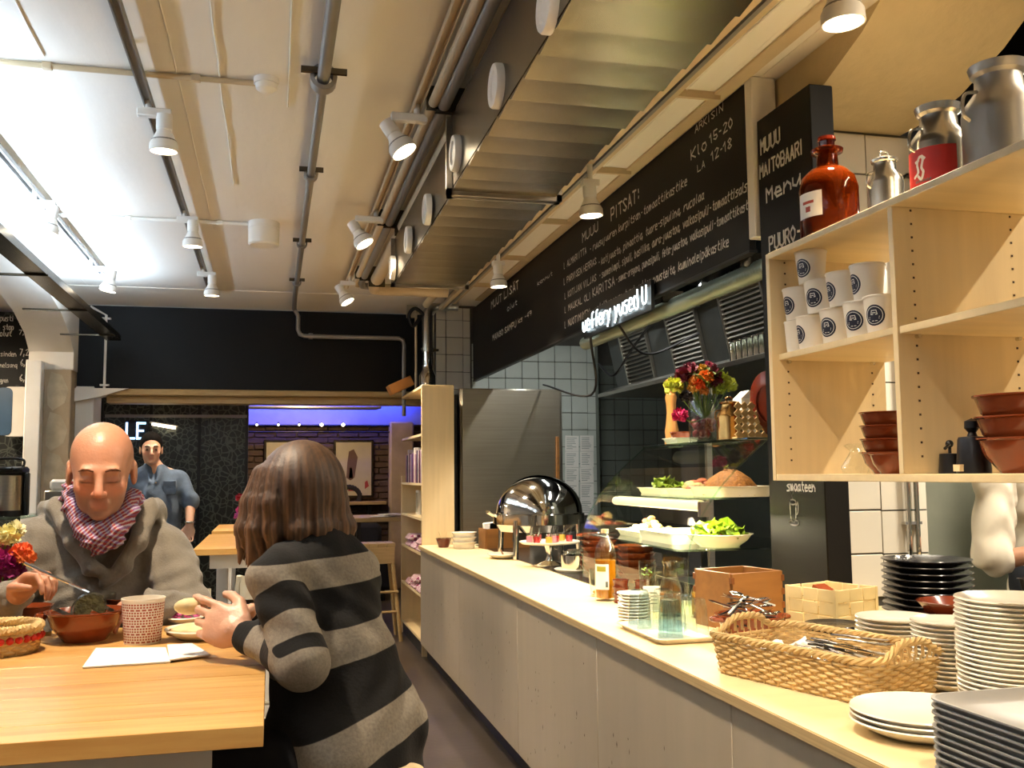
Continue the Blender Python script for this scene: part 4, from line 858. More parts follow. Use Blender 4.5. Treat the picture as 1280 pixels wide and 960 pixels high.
# cake stands, chafing dish, napkins at the far end
def cakestand(loc, r, h, label):
    t = T('cake_stand', label, 'cake stand', loc); B().lathe([(0, h-.004), (r*.9, h-.004), (r, h+.006), (r, h+.012), (r*.88, h+.004), (0, h+.004)], 32).build('platter', 'china', t)
    B().lathe([(0, 0), (r*.5, 0), (r*.5, .008), (r*.16, .03), (r*.09, h*.5), (r*.2, h-.004)], 24).build('pedestal', 'chrome', t); return t
S1 = (1.64, 5.72, ZT+.004); cakestand(S1, .185, .135, 'white cake stand on a steel foot carrying small jars')
mat('jam_red', '#c22a30', .15, trans=.2, noise=.2); mat('jam_pink', '#e88a98', .2, noise=.2); mat('jam_yellow', '#d8b048', .2, noise=.3)
for i in range(10):
    a = i*.63; rr = .125 if i < 8 else .04; x_, y_ = S1[0]+rr*math.cos(a), S1[1]+rr*math.sin(a); m = ('jam_red', 'jam_yellow', 'jam_pink')[i % 3]; cn = ('red', 'yellow', 'pink')[i % 3]
    t = T('jam_jar', f'tiny glass jar of {cn} jam on the white cake stand', 'jar', (x_, y_, S1[2]+.139), group='jam jars on the cake stand'); B().lathe([(0, 0), (.022, 0), (.024, .05), (.02, .055), (.018, .05), (.02, .004), (0, .004)], 14).build('glass_body', 'clear', t); B().lathe([(0, .004), (.02, .004), (.02, .04), (0, .042)], 14).build('jam', m, t); B().tube([(.005, 0, .02), (.02, .01, .09)], .003, 6).build('spoon', 'chrome', t)
t = T('butter_dish', 'round steel and glass butter dish before the cake stand', 'dish', (1.71, 5.37, ZT+.004)); B().lathe([(0, 0), (.13, 0), (.14, .012), (.12, .008), (0, .006)], 28).build('base', 'china', t); B().lathe([(.1, .008), (.1, .09), (.094, .09), (.094, .01)], 28).build('ring', 'chrome', t); B().lathe([(.095, .085), (.06, .12), (0, .125), (0, .12), (.058, .115), (.09, .085)], 24).build('glass_lid', 'clear', t)
cd_ = T('chafing_dish', 'round chrome roll-top chafing dish', 'chafing dish', (1.76, 6.40, ZT+.004)); rr = .29
dome = [(rr*math.cos(a), .29+rr*.83*math.sin(a)) for a in np.linspace(0, math.pi/2, 12)]; dome[-1] = (0, dome[-1][1])
B().lathe(dome, 40).build('dome_lid', 'chrome', cd_)
hl = [((rr+.008)*math.cos(a), .295+(rr*.83+.008)*math.sin(a)) for a in np.linspace(0, math.pi/2, 10)]; hl[-1] = (0, hl[-1][1]); B().lathe(hl, 20, a0=R(-40), a1=R(140)).build('sliding_lid', 'chrome', cd_)
B().lathe([(rr+.01, .29), (rr+.02, .285), (rr+.02, .22), (rr, .215), (rr*.9, .17), (0, .165)], 40).build('water_pan', 'chrome', cd_); B().lathe([(rr*.6, .17), (rr*.62, .10), (0, .1)], 24).build('burner_skirt', 'black', cd_)
for a in (R(225), R(315), R(45), R(135)): B().tube([(rr*math.cos(a)*1.02, rr*math.sin(a)*1.02, .25), (rr*math.cos(a)*1.05, rr*math.sin(a)*1.05, .0)], [.022, .018], 10).build('leg', 'chrome', cd_)
B().tube([(-rr*1.02, -.05, .27), (-rr*1.2, -.05, .3), (-rr*1.2, .05, .3), (-rr*1.02, .05, .27)], .01, 8).build('handle', 'chrome', cd_)
nx = T('napkin_box', 'wooden box of white napkins beside the chafing dish', 'box', (1.72, 7.25, ZT), rz=R(6))
for s in (-1, 1): B().bb(-.17, .17, s*.09-.006, s*.09+.006, 0, .15).build('side_board', 'oak', nx); B().bb(s*.17-.006, s*.17+.006, -.084, .084, 0, .15).build('side_board', 'oak', nx)
B().bb(-.165, .165, -.085, .085, 0, .01).build('bottom', 'oak', nx)
for k in range(5): tag(B().box((0, 0, 0), (.14 if k < 4 else .3, .03, .12), rot=Matrix.Rotation(random.uniform(-.1, .2), 3, 'Y'), bev=.006).build('napkin', 'paper', loc=(1.63+k*.042, 7.25, ZT+.135)), 'folded white napkin sticking out of the wooden box', 'napkin', 'napkins in the wooden box')
for k in range(3): pot((1.42, 7.30, ZT+k*.036), .095, .05, 'china', ('topmost' if k == 2 else 'lower')+' white bowl of the small stack by the birch shelf', name='white_bowl', handles=False, group='white bowls by the birch shelf', foot=.8)
t = pot((1.29, 7.45, ZT), .06, .07, 'brownglaze', 'small brown pot of toothpicks by the birch shelf', name='toothpick_pot', handles=False)
for k in range(7): B().cyl((0, 0, .02), (random.uniform(-.04, .04), random.uniform(-.04, .04), .12), .002, n=5).build('toothpick', 'birch', t)
t = T('spoon_rest', 'white oval dish before the chafing dish leg', 'dish', (1.49, 6.35, ZT)); B().lathe([(0, .004), (.08, .004), (.13, .03), (.126, .034), (.08, .012), (0, .010)], 28, sx=.75).build('dish', 'china', t); B().tube([(0, -.05, .02), (.02, .1, .045)], .006, 8).build('spoon_handle', 'oak', t)
# ------------------------------------------------------------------ glass display case
dc = T('display_case', 'curved glass food display case with two lit shelves', 'display case', (0, 0, 0)); Ya, Yb = 3.60, 4.95
prof = [(1.60, ZT+.004), (1.60, 1.09), (1.61, 1.14), (1.64, 1.215), (1.69, 1.295), (1.75, 1.37), (1.83, 1.45), (1.96, 1.56)]
b = B()
for (a, c_) in zip(prof[:-1], prof[1:]): b.add([(a[0], Ya, a[1]), (a[0], Yb, a[1]), (c_[0], Yb, c_[1]), (c_[0], Ya, c_[1])], [(0, 1, 2, 3)])
b.build('curved_front_glass', 'glass', dc, ang=80)
B().tube([(x_, Ya, z_) for x_, z_ in prof], .004, 6).build('glass_edge', 'glass_green', dc); B().tube([(x_, Yb, z_) for x_, z_ in prof], .004, 6).build('glass_edge', 'glass_green', dc)
B().bb(1.95, 2.36, 3.72, Yb, 1.56, 1.572, bev=.002).build('top_glass', 'glass_green', dc); B().bb(1.66, 2.3, 3.72, Yb-.02, 1.315, 1.323, bev=.001).build('glass_shelf', 'glass_green', dc); B().bb(1.615, 2.3, 3.72, Yb-.02, 1.105, 1.113, bev=.001).build('glass_shelf', 'glass_green', dc)
B().prism([*prof, (2.34, 1.56), (2.34, ZT+.004)], Yb-.003, Yb+.001, 1).build('end_glass', 'glass', dc)
for y_ in (3.75, Yb-.06): B().bb(2.30, 2.33, y_, y_+.03, 0, 1.56).build('post', 'steel', dc)
B().bb(2.06, 2.34, 3.72, Yb, ZT-.04, ZT-.005).build('rear_bench', 'steel', dc)
for (x_, y0, y1) in ((1.70, Ya+.05, Yb-.25), (1.80, Ya+.3, Yb-.05)): B().tube([(x_, y0, 1.288), (x_, y1, 1.288)], .02, 12).build('lamp_tube', mat('casetube', '#cbb689', .4, emit=(1, .85, .6, 1), estr=.3, noise=.01), dc)
area('case_light', (1.75, 4.25, 1.26), (0, 0, 0), .05, 1.2, 14, (1, .85, .6), dc)
pass
B().bb(1.66, 1.70, Ya+.0, Ya+.03, 1.25, 1.31).build('shelf_clip', 'steel', dc)
def platter(loc, hx, hy, label, h=.03): return tag(traymesh(hx, hy, .03, h).build('platter', 'china', loc=loc), label, 'platter', 'platters in the display case')
def heap(loc, r, n, m, label, s=.025, seed=0, zs=.6, cat='food', name='food', sx=1, sy=1, pname='piece'):
    t = T(name, label, cat, loc); rs = np.random.default_rng(seed)
    for i in range(n):
        q = rs.uniform(0, 1)**.6; a = rs.uniform(0, 6.28); zz = (1-q)*r*zs+.6*s; B().sphere((q*r*math.cos(a)*sx, q*r*math.sin(a)*sy, zz), s*rs.uniform(.7, 1.2), 7, 5, (1, rs.uniform(.6, 1.2), .6)).build(pname, m[i % len(m)] if isinstance(m, list) else m, t)
    return t
mat('crust', '#b8792c', .7, noise=.5, nscale=60, bump=.6, bscale=90); mat('pasta', '#e9cf8e', .5, noise=.3, nscale=40); mat('meat', '#c96a4a', .5, noise=.4, nscale=40)
Z2, Z1 = 1.323, 1.113
platter((1.93, 4.55, Z2), .12, .16, 'white platter of lettuce and dip on the middle glass shelf'); l1 = T('lettuce_salad', 'bright lettuce on the far middle-shelf platter', 'salad', (1.93, 4.55, Z2+.02)); leafy(l1, (0, 0, .01), .10, 34, seed=5, zs=.45)
platter((1.93, 4.20, Z2), .12, .15, 'white platter of ham rolls on the middle glass shelf'); heap((1.93, 4.20, Z2+.008), .08, 14, ['meat', 'pasta'], 'ham and cheese rolls on the middle-shelf platter', .028, 2)
platter((1.92, 3.86, Z2), .13, .17, 'deep white dish under the crumbed pie', .045); pie = T('crumbed_pie', 'golden crumb-topped pie heaped in the deep white dish', 'pie', (1.92, 3.86, Z2+.006)); B().lathe([(0, .11), (.05, .10), (.10, .07), (.13, .035), (.14, 0), (0, 0)], 30, sx=.8, sy=1.1, wob=lambda a, z: 1+.05*math.sin(9*a+z*60)).build('crust', 'crust', pie)
for k in range(40): a = random.uniform(0, 6.28); q = random.uniform(.02, .12); B().sphere((q*math.cos(a)*.8, q*math.sin(a)*1.1, .118-q*.68), .012, 6, 4).build('crumb', 'crust', pie)
leafy(pie, (0, .02, .115), .03, 3, seed=8)
platter((1.86, 4.62, Z1), .14, .17, 'round-cornered platter of pasta salad on the lower shelf'); heap((1.86, 4.62, Z1+.008), .11, 22, ['pasta', 'meat', 'pasta'], 'pasta salad on the far lower-shelf platter', .024, 3)
platter((1.83, 4.18, Z1), .15, .20, 'deep empty-looking white dish on the lower shelf', .05); t = T('cream_dish', 'white creamy food filling the deep lower-shelf dish', 'food', (1.83, 4.18, Z1+.007)); B().prism(rrect(.125, .175, .02), 0, .032, 2).build('cream', 'china', t); B().sphere((0, .02, .033), .05, 10, 6, (1, 1, .2)).build('dollop', 'paper', t)
pot((1.85, 3.84, Z1), .14, .055, 'china', 'white bowl of green salad on the lower shelf', handles=False, name='salad_bowl'); l2 = T('green_salad', 'frilly green salad in the lower-shelf bowl', 'salad', (1.85, 3.84, Z1+.02)); leafy(l2, (0, 0, .02), .115, 46, seed=6, zs=.55); heap((1.85, 3.84, Z1+.015), .09, 10, ['meat', 'pasta'], 'croutons in the lower-shelf salad bowl', .016, 9)
# ------------------------------------------------------------------ things on top of the display case
ZP = 1.572
pm = T('pepper_mill', 'tall turned wooden pepper mill on the display case', 'pepper mill', (2.05, 4.78, ZP)); mat('millwood', '#c08a4c', .4, noise=.2, stretch=(6, 6, 1))
B().lathe([(0, 0), (.038, 0), (.038, .02), (.033, .035), (.037, .07), (.030, .11), (.024, .17), (.026, .22), (.030, .24), (.030, .26)], 24).build('body', 'millwood', pm); B().lathe([(.028, .262), (.024, .275), (.032, .29), (.034, .315), (.026, .345), (0, .352)], 24).build('head', 'millwood', pm); B().sphere((0, 0, .357), .007).build('knob', 'chrome', pm)
wd_ = tag(traymesh(.07, .09, .01, .03).build('white_dish', 'china', loc=(2.03, 4.62, ZP)), 'flared white dish beside the pepper mill', 'dish'); pot((2.03, 4.62, ZP+.007), .055, .055, 'terracotta', 'small terracotta bowl standing in the white dish', handles=False, group=None)
js = T('flower_jar', 'big glass jar with beetroot-red fruit holding flowers', 'jar', (2.06, 4.40, ZP)); B().lathe([(0, 0), (.07, 0), (.076, .02), (.076, .19), (.062, .22), (.064, .25), (.068, .26), (.062, .26), (.058, .22), (.072, .19), (.072, .02), (0, .008)], 28).build('glass_body', 'clear', js)
for k in range(22): B().sphere((random.uniform(-.045, .045), random.uniform(-.045, .045), .03+random.uniform(0, .08)), .02, 8, 6).build('beetroot', mat('beet', '#7a1a28', .3, noise=.3), js)
def flower(par, c, r, col, seed=0, n=46, name='bloom'):
    "ball-shaped bloom: ruffled petals spread over a sphere"
    rs = np.random.default_rng(seed); b = B(); m = mat('petal'+col, col, .6, noise=.3, nscale=60); p = np.array(c, float)
    for k in range(n):
        zc = 1-1.7*(k+.5)/n; a = k*2.39996; q = math.sqrt(max(0, 1-zc*zc)); u = np.array([q*math.cos(a), q*math.sin(a), zc]); v = np.cross(u, rs.normal(size=3)); v /= np.linalg.norm(v); w_ = np.cross(u, v); R_ = r*rs.uniform(.85, 1.1)
        b.add([p+u*R_*.35, p+u*R_*.8+v*R_*.3, p+u*R_+w_*R_*.12, p+u*R_*.8-v*R_*.3], [(0, 1, 2, 3)])
    b.sphere(tuple(p), r*.55, 8, 6); return b.build(name, m, par)
def bouquet(name, label, loc, specs, base, seed=1, leafc='#5d7a2a'):
    t = T(name, label, 'flowers', loc); rs = np.random.default_rng(seed); mat('stem'+leafc, leafc, .6, noise=.2)
    for i, (x_, y_, z_, r, col) in enumerate(specs):
        B().tube(spline([base, (x_*.5, y_*.5, z_*.5+base[2]*.3), (x_, y_, z_)], 5), .003, 5).build('stem', 'stem'+leafc, t); flower(t, (x_, y_, z_), r, col, i)
    return t
A = js.location
def onpx(px, py, Y, ref): q = at(px, py, 1, Y); return (q[0]-ref[0], q[1]-ref[1], q[2]-ref[2])
specs = []
for (px, py, r, col, dy) in ((842, 483, .035, '#c9cf4a', -.02), (855, 470, .035, '#6a1030', .0), (862, 462, .03, '#6a1030', .03), (868, 476, .022, '#b8701c', -.05), (873, 481, .026, '#e8561a', -.06), (883, 471, .028, '#e8761a', -.05), (891, 470, .036, '#5c0c2c', -.02), (887, 460, .026, '#7a1438', .03), (895, 478, .03, '#5c0c2c', -.03), (903, 476, .034, '#a8b038', .0), (911, 482, .03, '#a8b038', .03), (866, 486, .022, '#c8963a', -.05), (880, 489, .02, '#b8702c', -.06), (898, 487, .024, '#8a9a30', -.04), (850, 520, .03, '#c01660', -.1), (878, 462, .02, '#c8a040', .02), (858, 496, .024, '#241a20', -.06)):
    specs.append((*onpx(px, py, 4.40+dy, A), r*1.45, col))
bouquet('flower_bunch', 'mixed bunch of dark red, orange and lime flowers in the big jar', A, specs, (0, 0, .12), 2); fb = [o for o in COL.objects if o.name.startswith('flower_bunch')][0]
leafy(fb, (0, 0, .29), .10, 30, mat('leafgreen', '#6d7f2c', .6, noise=.3), seed=12, zs=1, name='leaf')
mat('brass', '#b08a52', .22, .95, noise=.1)
def milkcan(name, label, loc, r, h, m, lid=True, band=None, handles=True):
    t = T(name, label, 'milk can', loc)
    B().lathe([(0, 0), (r, 0), (r, .008), (r*.98, .012), (r*.98, h*.58), (r*.9, h*.66), (r*.62, h*.78), (r*.60, h*.9), (r*.7, h*.93)], 32).build('body', m, t)
    if lid: B().lathe([(r*.72, h*.91), (r*.74, h*.95), (r*.55, h*.97), (r*.2, h*.985), (0, h)], 24).build('lid', m, t); B().tube(spline([(-r*.25, 0, h*.98), (-r*.2, 0, h*1.07), (r*.2, 0, h*1.07), (r*.25, 0, h*.98)], 5), r*.05, 6).build('lid_handle', m, t)
    else: B().lathe([(r*.7, h*.93), (r*.76, h), (r*.7, h), (r*.58, h*.9), (r*.58, h*.8), (0, h*.75)], 28).build('open_neck', m, t)
    if handles:
        for s in (-1, 1): B().tube(spline([(s*r*.95, 0, h*.5), (s*r*1.18, 0, h*.56), (s*r*1.1, 0, h*.72), (s*r*.7, 0, h*.76)], 5), r*.05, 6).build('side_handle', m, t)
    return t
milkcan('small_churn', 'small brass coloured milk churn beside the flower jar', (2.08, 4.17, ZP), .062, .19, 'brass')
t = T('milk_carton', 'plain white carton behind the brass milk churn', 'carton', (2.19, 4.22, ZP)); B().bb(-.045, .045, -.045, .045, 0, .2, bev=.003).build('carton_body', 'paper', t); B().prism([(-.045, .2), (.045, .2), (0, .24)], -.045, .045, 1).build('gable', 'paper', t)
t = T('bark_fan_basket', 'woven birch bark basket leaning on the display case', 'basket', (2.10, 3.98, ZP)); 
for i in range(5):
    for j in range(5):
        if i+j < 7: B().box((-.07+i*.032, 0+.004*((i+j) % 2), .022+j*.032), (.03, .006, .03), rot=Matrix.Rotation(R(45), 3, 'Y'), bev=.001).build('bark_strip', 'wicker', t)
B().bb(-.09, .1, -.02, .03, 0, .012).build('base', 'wicker', t)
for k in range(3):
    o = B().lathe(plate_prof(.15, .02), 32).build('brown_plate', mat('brownplate', '#6a2414', .25, noise=.2)); o.location = (2.13+k*.035, 3.89, ZP+.15); o.rotation_euler = (0, R(80), R(10)); tag(o, 'brown glazed plate leaning upright behind the bark basket', 'plate', 'brown plates on the display case')
# ------------------------------------------------------------------ things on the shelf unit
def badge(par, r0, h, a):
    "round printed badge lying on the cup's wall"
    def w(u, v, e): rr = r0*(.80+.2*(h*.48+v)/h)+e; th = a+u/rr; return (rr*math.cos(th), rr*math.sin(th), h*.48+v)
    n = 24; V = [w(0, 0, .0006)]; F = []
    for q in (.5, 1):
        for k in range(n): V.append(w(.026*q*math.cos(6.283*k/n), .026*q*math.sin(6.283*k/n), .0006))
    F += [(0, 1+k, 1+(k+1) % n) for k in range(n)]+[(1+k, 1+n+k, 1+n+(k+1) % n, 1+(k+1) % n) for k in range(n)]
    bd = B().add(V, F).build('badge', mat('badge', '#1e2236', .5, noise=.1), par)
    b = B(); f = lambda u, v: w(u, v, .0012)
    ribbon(b, [(.021*math.cos(6.283*k/20), .021*math.sin(6.283*k/20)) for k in range(21)], f, .0016)
    for pts in ([(-.008, .002), (-.006, .012), (.006, .012), (.008, .002), (-.008, .002)], [(-.004, .006), (.004, .006)], [(-.013, -.005), (.013, -.004)], [(-.014, -.009), (.012, -.008)], [(-.006, -.014), (.007, -.014)]): ribbon(b, pts, f, .0018)
    b.build('badge_print', 'chalk', bd)
mat('papercup', '#efe6d6', .55, noise=.02)
def papercup(loc, rz, label, print_=True, h=.088, r=.043):
    t = T('paper_cup', label, 'cup', loc, rz=rz, group='paper cups piled on the shelf')
    B().lathe([(0, .004), (r*.78, .004), (r*.78, 0), (r*.80, 0), (r, h), (r*1.04, h), (r*1.05, h+.003), (r*1.02, h+.005), (r*.97, h), (r*.77, .006), (0, .006)], 28).build('cup_body', 'papercup', t)
    if print_: badge(t, r, h, 0)
    return t
ZS = 1.766
def spos(px, X): a = math.atan((px-640)/FPX)+YAW; return X/math.tan(a)
cups = [(1019, 0, 1.452), (1050, 0, 1.452), (1081, 0, 1.452), (1108, 0, 1.455), (1003, 1, 1.455), (1031, 1, 1.455), (1060, 1, 1.455), (1092, 1, 1.46), (1021, 2, 1.458)]
rowz = [ZS, ZS+.0925, ZS+.185]
for i, (px, row, X) in enumerate(cups):
    lab = ('white paper cup with dark round badge, '+('bottom row' if row == 0 else 'middle row' if row == 1 else 'top')+' of the pile on the shelf')
    papercup((X+.01, spos(px, X+.01), rowz[row]), R(180+random.choice((-8, 6, 18, 28))), lab)
papercup((1.452, spos(997, 1.452), ZS), 0, 'plain white paper cup without badge beside the pile', False, .085, .028)
SB = 1.42
def tbowl(loc, r, h, label, tilt=0, group='terracotta bowls on the birch shelf', m='terracotta'):
    t = pot(loc, r, h, m, label, handles=False, group=group, foot=.5); t.rotation_euler = (tilt, 0, 0); return t
y_ = spos(1106, 1.52)
for k in range(4): tbowl((1.52, y_, SB+k*.034), .062, .055, ('topmost' if k == 3 else 'lower')+' terracotta bowl of the stack in the lower far compartment')
tbowl((1.46, spos(1118, 1.46)+.02, SB), .05, .05, 'single terracotta bowl before the stack in the lower far compartment')
t = T('plastic_bag', 'crumpled clear plastic bag beside the shelf bowls', 'bag', (1.50, spos(1068, 1.5), SB)); B().lathe([(0, 0), (.03, 0), (.036, .02), (.02, .05), (.012, .065), (0, .07)], 14, wob=lambda a, z: 1+.2*math.sin(5*a+z*80)).build('bag', 'glass', t); B().lathe([(.014, .06), (.03, .075), (.02, .08)], 12, wob=lambda a, z: 1+.2*math.sin(7*a)).build('bag_neck', 'glass', t)
y_ = spos(1275, 1.53)
for k in range(3): tbowl((1.53, y_, SB+k*.045), .085+.002*k, .075, ('topmost' if k == 2 else 'lower')+' large terracotta bowl of the stack in the near compartment')
mat('castiron', '#2b2a2c', .35, .5, noise=.2)
t = T('iron_grinder', 'large dark metal grinder with ball knob on the lower shelf', 'grinder', (1.50, spos(1214, 1.5), SB)); B().lathe([(0, 0), (.036, 0), (.036, .01), (.031, .075), (.029, .08), (0, .083)], 24).build('drum', 'castiron', t); B().lathe([(.012, .08), (.008, .09), (.016, .1), (.015, .115), (0, .122)], 16).build('knob', 'castiron', t); B().bb(-.045, -.03, -.01, .01, .005, .02).build('cork', 'birch', t)
for (px, s, lab) in ((1185, .75, 'medium dark metal grinder with crank beside the large one'), (1167, .55, 'smallest dark metal grinder on the lower shelf')):
    t = T('iron_grinder', lab, 'grinder', (1.50, spos(px, 1.5), SB)); B().lathe([(0, 0), (.034*s, 0), (.03*s, .06*s), (0, .062*s)], 20).build('drum', 'castiron', t); B().tube(spline([(0, 0, .06*s), (.0, 0, .085*s), (-.02*s, -.02*s, .085*s), (-.04*s, -.03*s, .075*s)], 4), .005*s, 6).build('crank', 'castiron', t); B().sphere((0, 0, .09*s), .012*s).build('knob', 'castiron', t)
# on top of the shelf unit
ZU = 2.062
ab = T('apothecary_bottle', 'big amber glass apothecary bottle with white paper label', 'bottle', (1.50, spos(1047, 1.5), ZU)); glassm('amberglass', (.75, .19, .015, 1), .03)
mat('amber', '#7c2f08', .05, trans=.75, ior=1.25, noise=.15, nscale=4)
B().lathe([(0, 0), (.076, 0), (.08, .008), (.08, .15), (.072, .18), (.05, .203), (.03, .213), (.028, .245), (.042, .252), (.044, .262), (.03, .268), (.02, .262), (.02, .22), (.045, .19), (.072, .15), (.074, .012), (0, .008)], 32).build('glass_body', 'amber', ab)
B().lathe([(0, .25), (.02, .25), (.022, .285), (.026, .288), (.024, .298), (0, .3)], 18).build('stopper', mat('amberdark', '#4a1408', .1, trans=.3, noise=.1), ab)
lb = B().lathe([(.0805, .06), (.0805, .13)], 10, a0=R(165), a1=R(225)).build('label', 'paper', ab); B().lathe([(.0809, .098), (.0809, .106)], 6, a0=R(180), a1=R(208)).build('label_print', mat('redink', '#b04a3a', .7, noise=.1), lb); B().lathe([(.0809, .075), (.0809, .09)], 4, a0=R(188), a1=R(200)).build('label_print', 'redink', lb)
mat('alu', '#c9c4b8', .25, .95, noise=.1)
milkcan('milk_churn', 'smallest shiny milk can beside the amber bottle', (1.52, spos(1120, 1.52), ZU), .045, .17, 'alu')
mc = milkcan('milk_churn', 'open milk can with a red label', (1.53, spos(1192, 1.53), ZU), .07, .225, 'alu', lid=False)
rl = B().lathe([(.0696, .03), (.0696, .115)], 14, a0=R(150), a1=R(262)).build('red_label', mat('redlabel', '#b8281c', .45, noise=.1), mc)
b = B(); f = lambda u, v: (.0702*math.cos(R(178)+u/.07), .0702*math.sin(R(178)+u/.07), .03+v)
for s_ in ([(0, .02), (.012, .03), (.01, .05), (.018, .065), (.026, .06), (.022, .04), (.026, .028), (.02, .012), (.012, .02)], [(.006, .055), (.014, .058)], [(.03, .06), (.024, .066)]): ribbon(b, spline(s_, 4), f, .006)
b.build('cow_emblem', 'chalk', rl); b = B()
for k in range(6): ribbon(b, [(.004+k*.007, .006), (.008+k*.007, .010)], f, .003)
b.build('label_lettering', 'ink', rl)
milkcan('milk_churn', 'largest dull aluminium milk can on the shelf unit', (1.56, spos(1272, 1.56), ZU), .082, .26, mat('aludull', '#b4afa6', .4, .9, noise=.15), lid=False)
# ------------------------------------------------------------------ tables and chairs
ZB = 1.05
def table(x0, x1, y0, y1, label, legs, m='pine'):
    t = T('high_table', label, 'table', (0, 0, 0)); n = int(round((y1-y0)/.1)); s = (y1-y0)/n
    for i in range(n): B().bb(x0, x1, y0+i*s+.0004, y0+(i+1)*s-.0004, ZB-.032, ZB-random.random()*.0004, bev=.001).build('plank', m, t)
    for (lx, ly) in legs: B().bb(lx-.035, lx+.035, ly-.035, ly+.035, 0, ZB-.032, bev=.003).build('leg', 'white_paint', t)
    B().bb(x0+.08, x1-.08, y0+.08, y0+.1, ZB-.11, ZB-.032).build('apron', 'white_paint', t); B().bb(x0+.08, x1-.08, y1-.1, y1-.08, ZB-.11, ZB-.032).build('apron', 'white_paint', t)
    return t
table(-1.45, -.007, 1.575, 2.68, 'high pine dining table where the two guests eat', [(-.2, 1.75), (-.2, 2.5), (-1.3, 1.75), (-1.3, 2.5)])
table(-.395, .34, 5.39, 6.76, 'empty high pine table behind the striped woman', [(.0, 5.5), (-.3, 6.6), (.25, 6.6), (.26, 5.5)])
table(-.40, .34, 7.13, 8.1, 'farther high pine table with flowers on it', [(-.3, 7.25), (.25, 7.25), (-.3, 8.0), (.25, 8.0)])
mat('chairwhite', '#d9d2bd', .45, noise=.08); mat('chairgrey', '#8a8d92', .45, noise=.08)
def barchair(loc, rz, label, m='chairwhite', zs=.72, back=.24):
    t = T('bar_chair', label, 'chair', loc, rz=rz)
    B().prism([(x*1, y*1) for x, y in rrect(.19, .18, .06)], zs-.025, zs, 2).build('seat', m, t)
    for sx in (-1, 1):
        for sy in (-1, 1): B().tube([(sx*.14, sy*.14, zs-.02), (sx*.19, sy*.19, 0)], [.018, .016], 8).build('leg', m, t)
        B().tube(spline([(sx*.165, -.16, zs-.02), (sx*.17, -.19, zs+.1), (sx*.16, -.215, zs+back)], 4), .016, 8).build('back_post', m, t)
    if back > .15:
        pts = [(.17*math.sin(a), -.215-.03*math.cos(a)+.03*.57, 0) for a in np.linspace(-1.2, 1.2, 9)]; b = B()
        for (a, c) in zip(pts[:-1], pts[1:]): b.add([(a[0], a[1], zs+back-.11), (c[0], c[1], zs+back-.11), (c[0], c[1], zs+back), (a[0], a[1], zs+back), (a[0], a[1]-.014, zs+back-.11), (c[0], c[1]-.014, zs+back-.11), (c[0], c[1]-.014, zs+back), (a[0], a[1]-.014, zs+back)], [(0, 1, 2, 3), (7, 6, 5, 4), (0, 4, 5, 1), (3, 2, 6, 7), (0, 3, 7, 4), (1, 5, 6, 2)])
        b.build('backrest', m, t)
    for sy in (-1, 1): B().cyl((-.175, sy*.175, .28), (.175, sy*.175, .28), .011, n=8).build('footrest', m, t)
    for sx in (-1, 1): B().cyl((sx*.178, -.175, .34), (sx*.178, .175, .34), .011, n=8).build('footrest', m, t)
    return t
barchair((.02, 5.05, 0), 0, 'pale high chair with its back to the striped woman', 'chairwhite')
barchair((-.62, 5.75, 0), R(-90), 'grey high chair at the side of the empty table', 'chairgrey')
barchair((-.50, 4.55, 0), R(160), 'white high chair beside the bald man', 'chairwhite', .70, .22)
barchair((-.62, 6.4, 0), R(-90), 'dark high chair beside the standing man', mat('chairdark', '#2e2c2c', .5, noise=.1))
barchair((-.52, 3.12, 0), R(180), 'high chair under the bald man', 'chairwhite', .70, .2)
wc = T('bar_stool', 'high stool with curved light wood seat under the striped woman', 'stool', (.14, 2.08, 0), rz=R(-45))
B().lathe([(0, .735), (.16, .735), (.175, .75), (.17, .765), (.1, .755), (0, .752)], 32).build('seat', 'birch', wc)
for k in range(4): a = R(45+90*k); B().tube([(.11*math.cos(a), .12*math.sin(a), .74), (.21*math.cos(a), .21*math.sin(a), 0)], [.02, .017], 8).build('leg', 'birch', wc)
B().tube([(.175*math.cos(a), .175*math.sin(a), .27) for a in np.linspace(0, 6.283, 24, endpoint=False)], .012, 8, closed=True).build('foot_ring', 'birch', wc)
B().tube(spline([(.12, -.12, .75), (.15, -.08, .82), (.16, 0, .85), (.15, .08, .82), (.12, .12, .75)], 6), .014, 8).build('low_backrest', 'birch', wc)
# back-room furniture
bs = T('wooden_bar_stool', 'wooden bar stool with boxy slatted seat in the passage', 'stool', (.90, 8.7, 0))
for k in range(4): B().bb(-.15+k*.077, -.075+k*.077, -.14, .14, .80, .835, bev=.003).build('slat', 'lintel', bs)
B().bb(-.15, .15, -.145, -.13, .66, .80, bev=.003).build('seat_apron', 'lintel', bs); B().bb(-.15, .15, .13, .145, .66, .80, bev=.003).build('seat_apron', 'lintel', bs)
for sx in (-1, 1):
    for sy in (-1, 1): B().tube([(sx*.12, sy*.12, .8), (sx*.2, sy*.18, 0)], .017, 8).build('leg', 'lintel', bs)
for z in (.25, .42): B().cyl((-.18, -.165, z), (.18, -.165, z), .011, n=8).build('rung', 'lintel', bs)
bt_ = T('window_table', 'small wooden ledge table with papers in the back room', 'table', (1.0, 9.7, 0)); B().bb(-.22, .4, -.25, .5, .98, 1.02, bev=.003).build('top', 'lintel', bt_)
for sx in (-.18, .36): B().bb(sx-.02, sx+.02, -.2, -.16, 0, .98).build('leg', 'black', bt_); B().bb(sx-.02, sx+.02, .42, .46, 0, .98).build('leg', 'black', bt_)
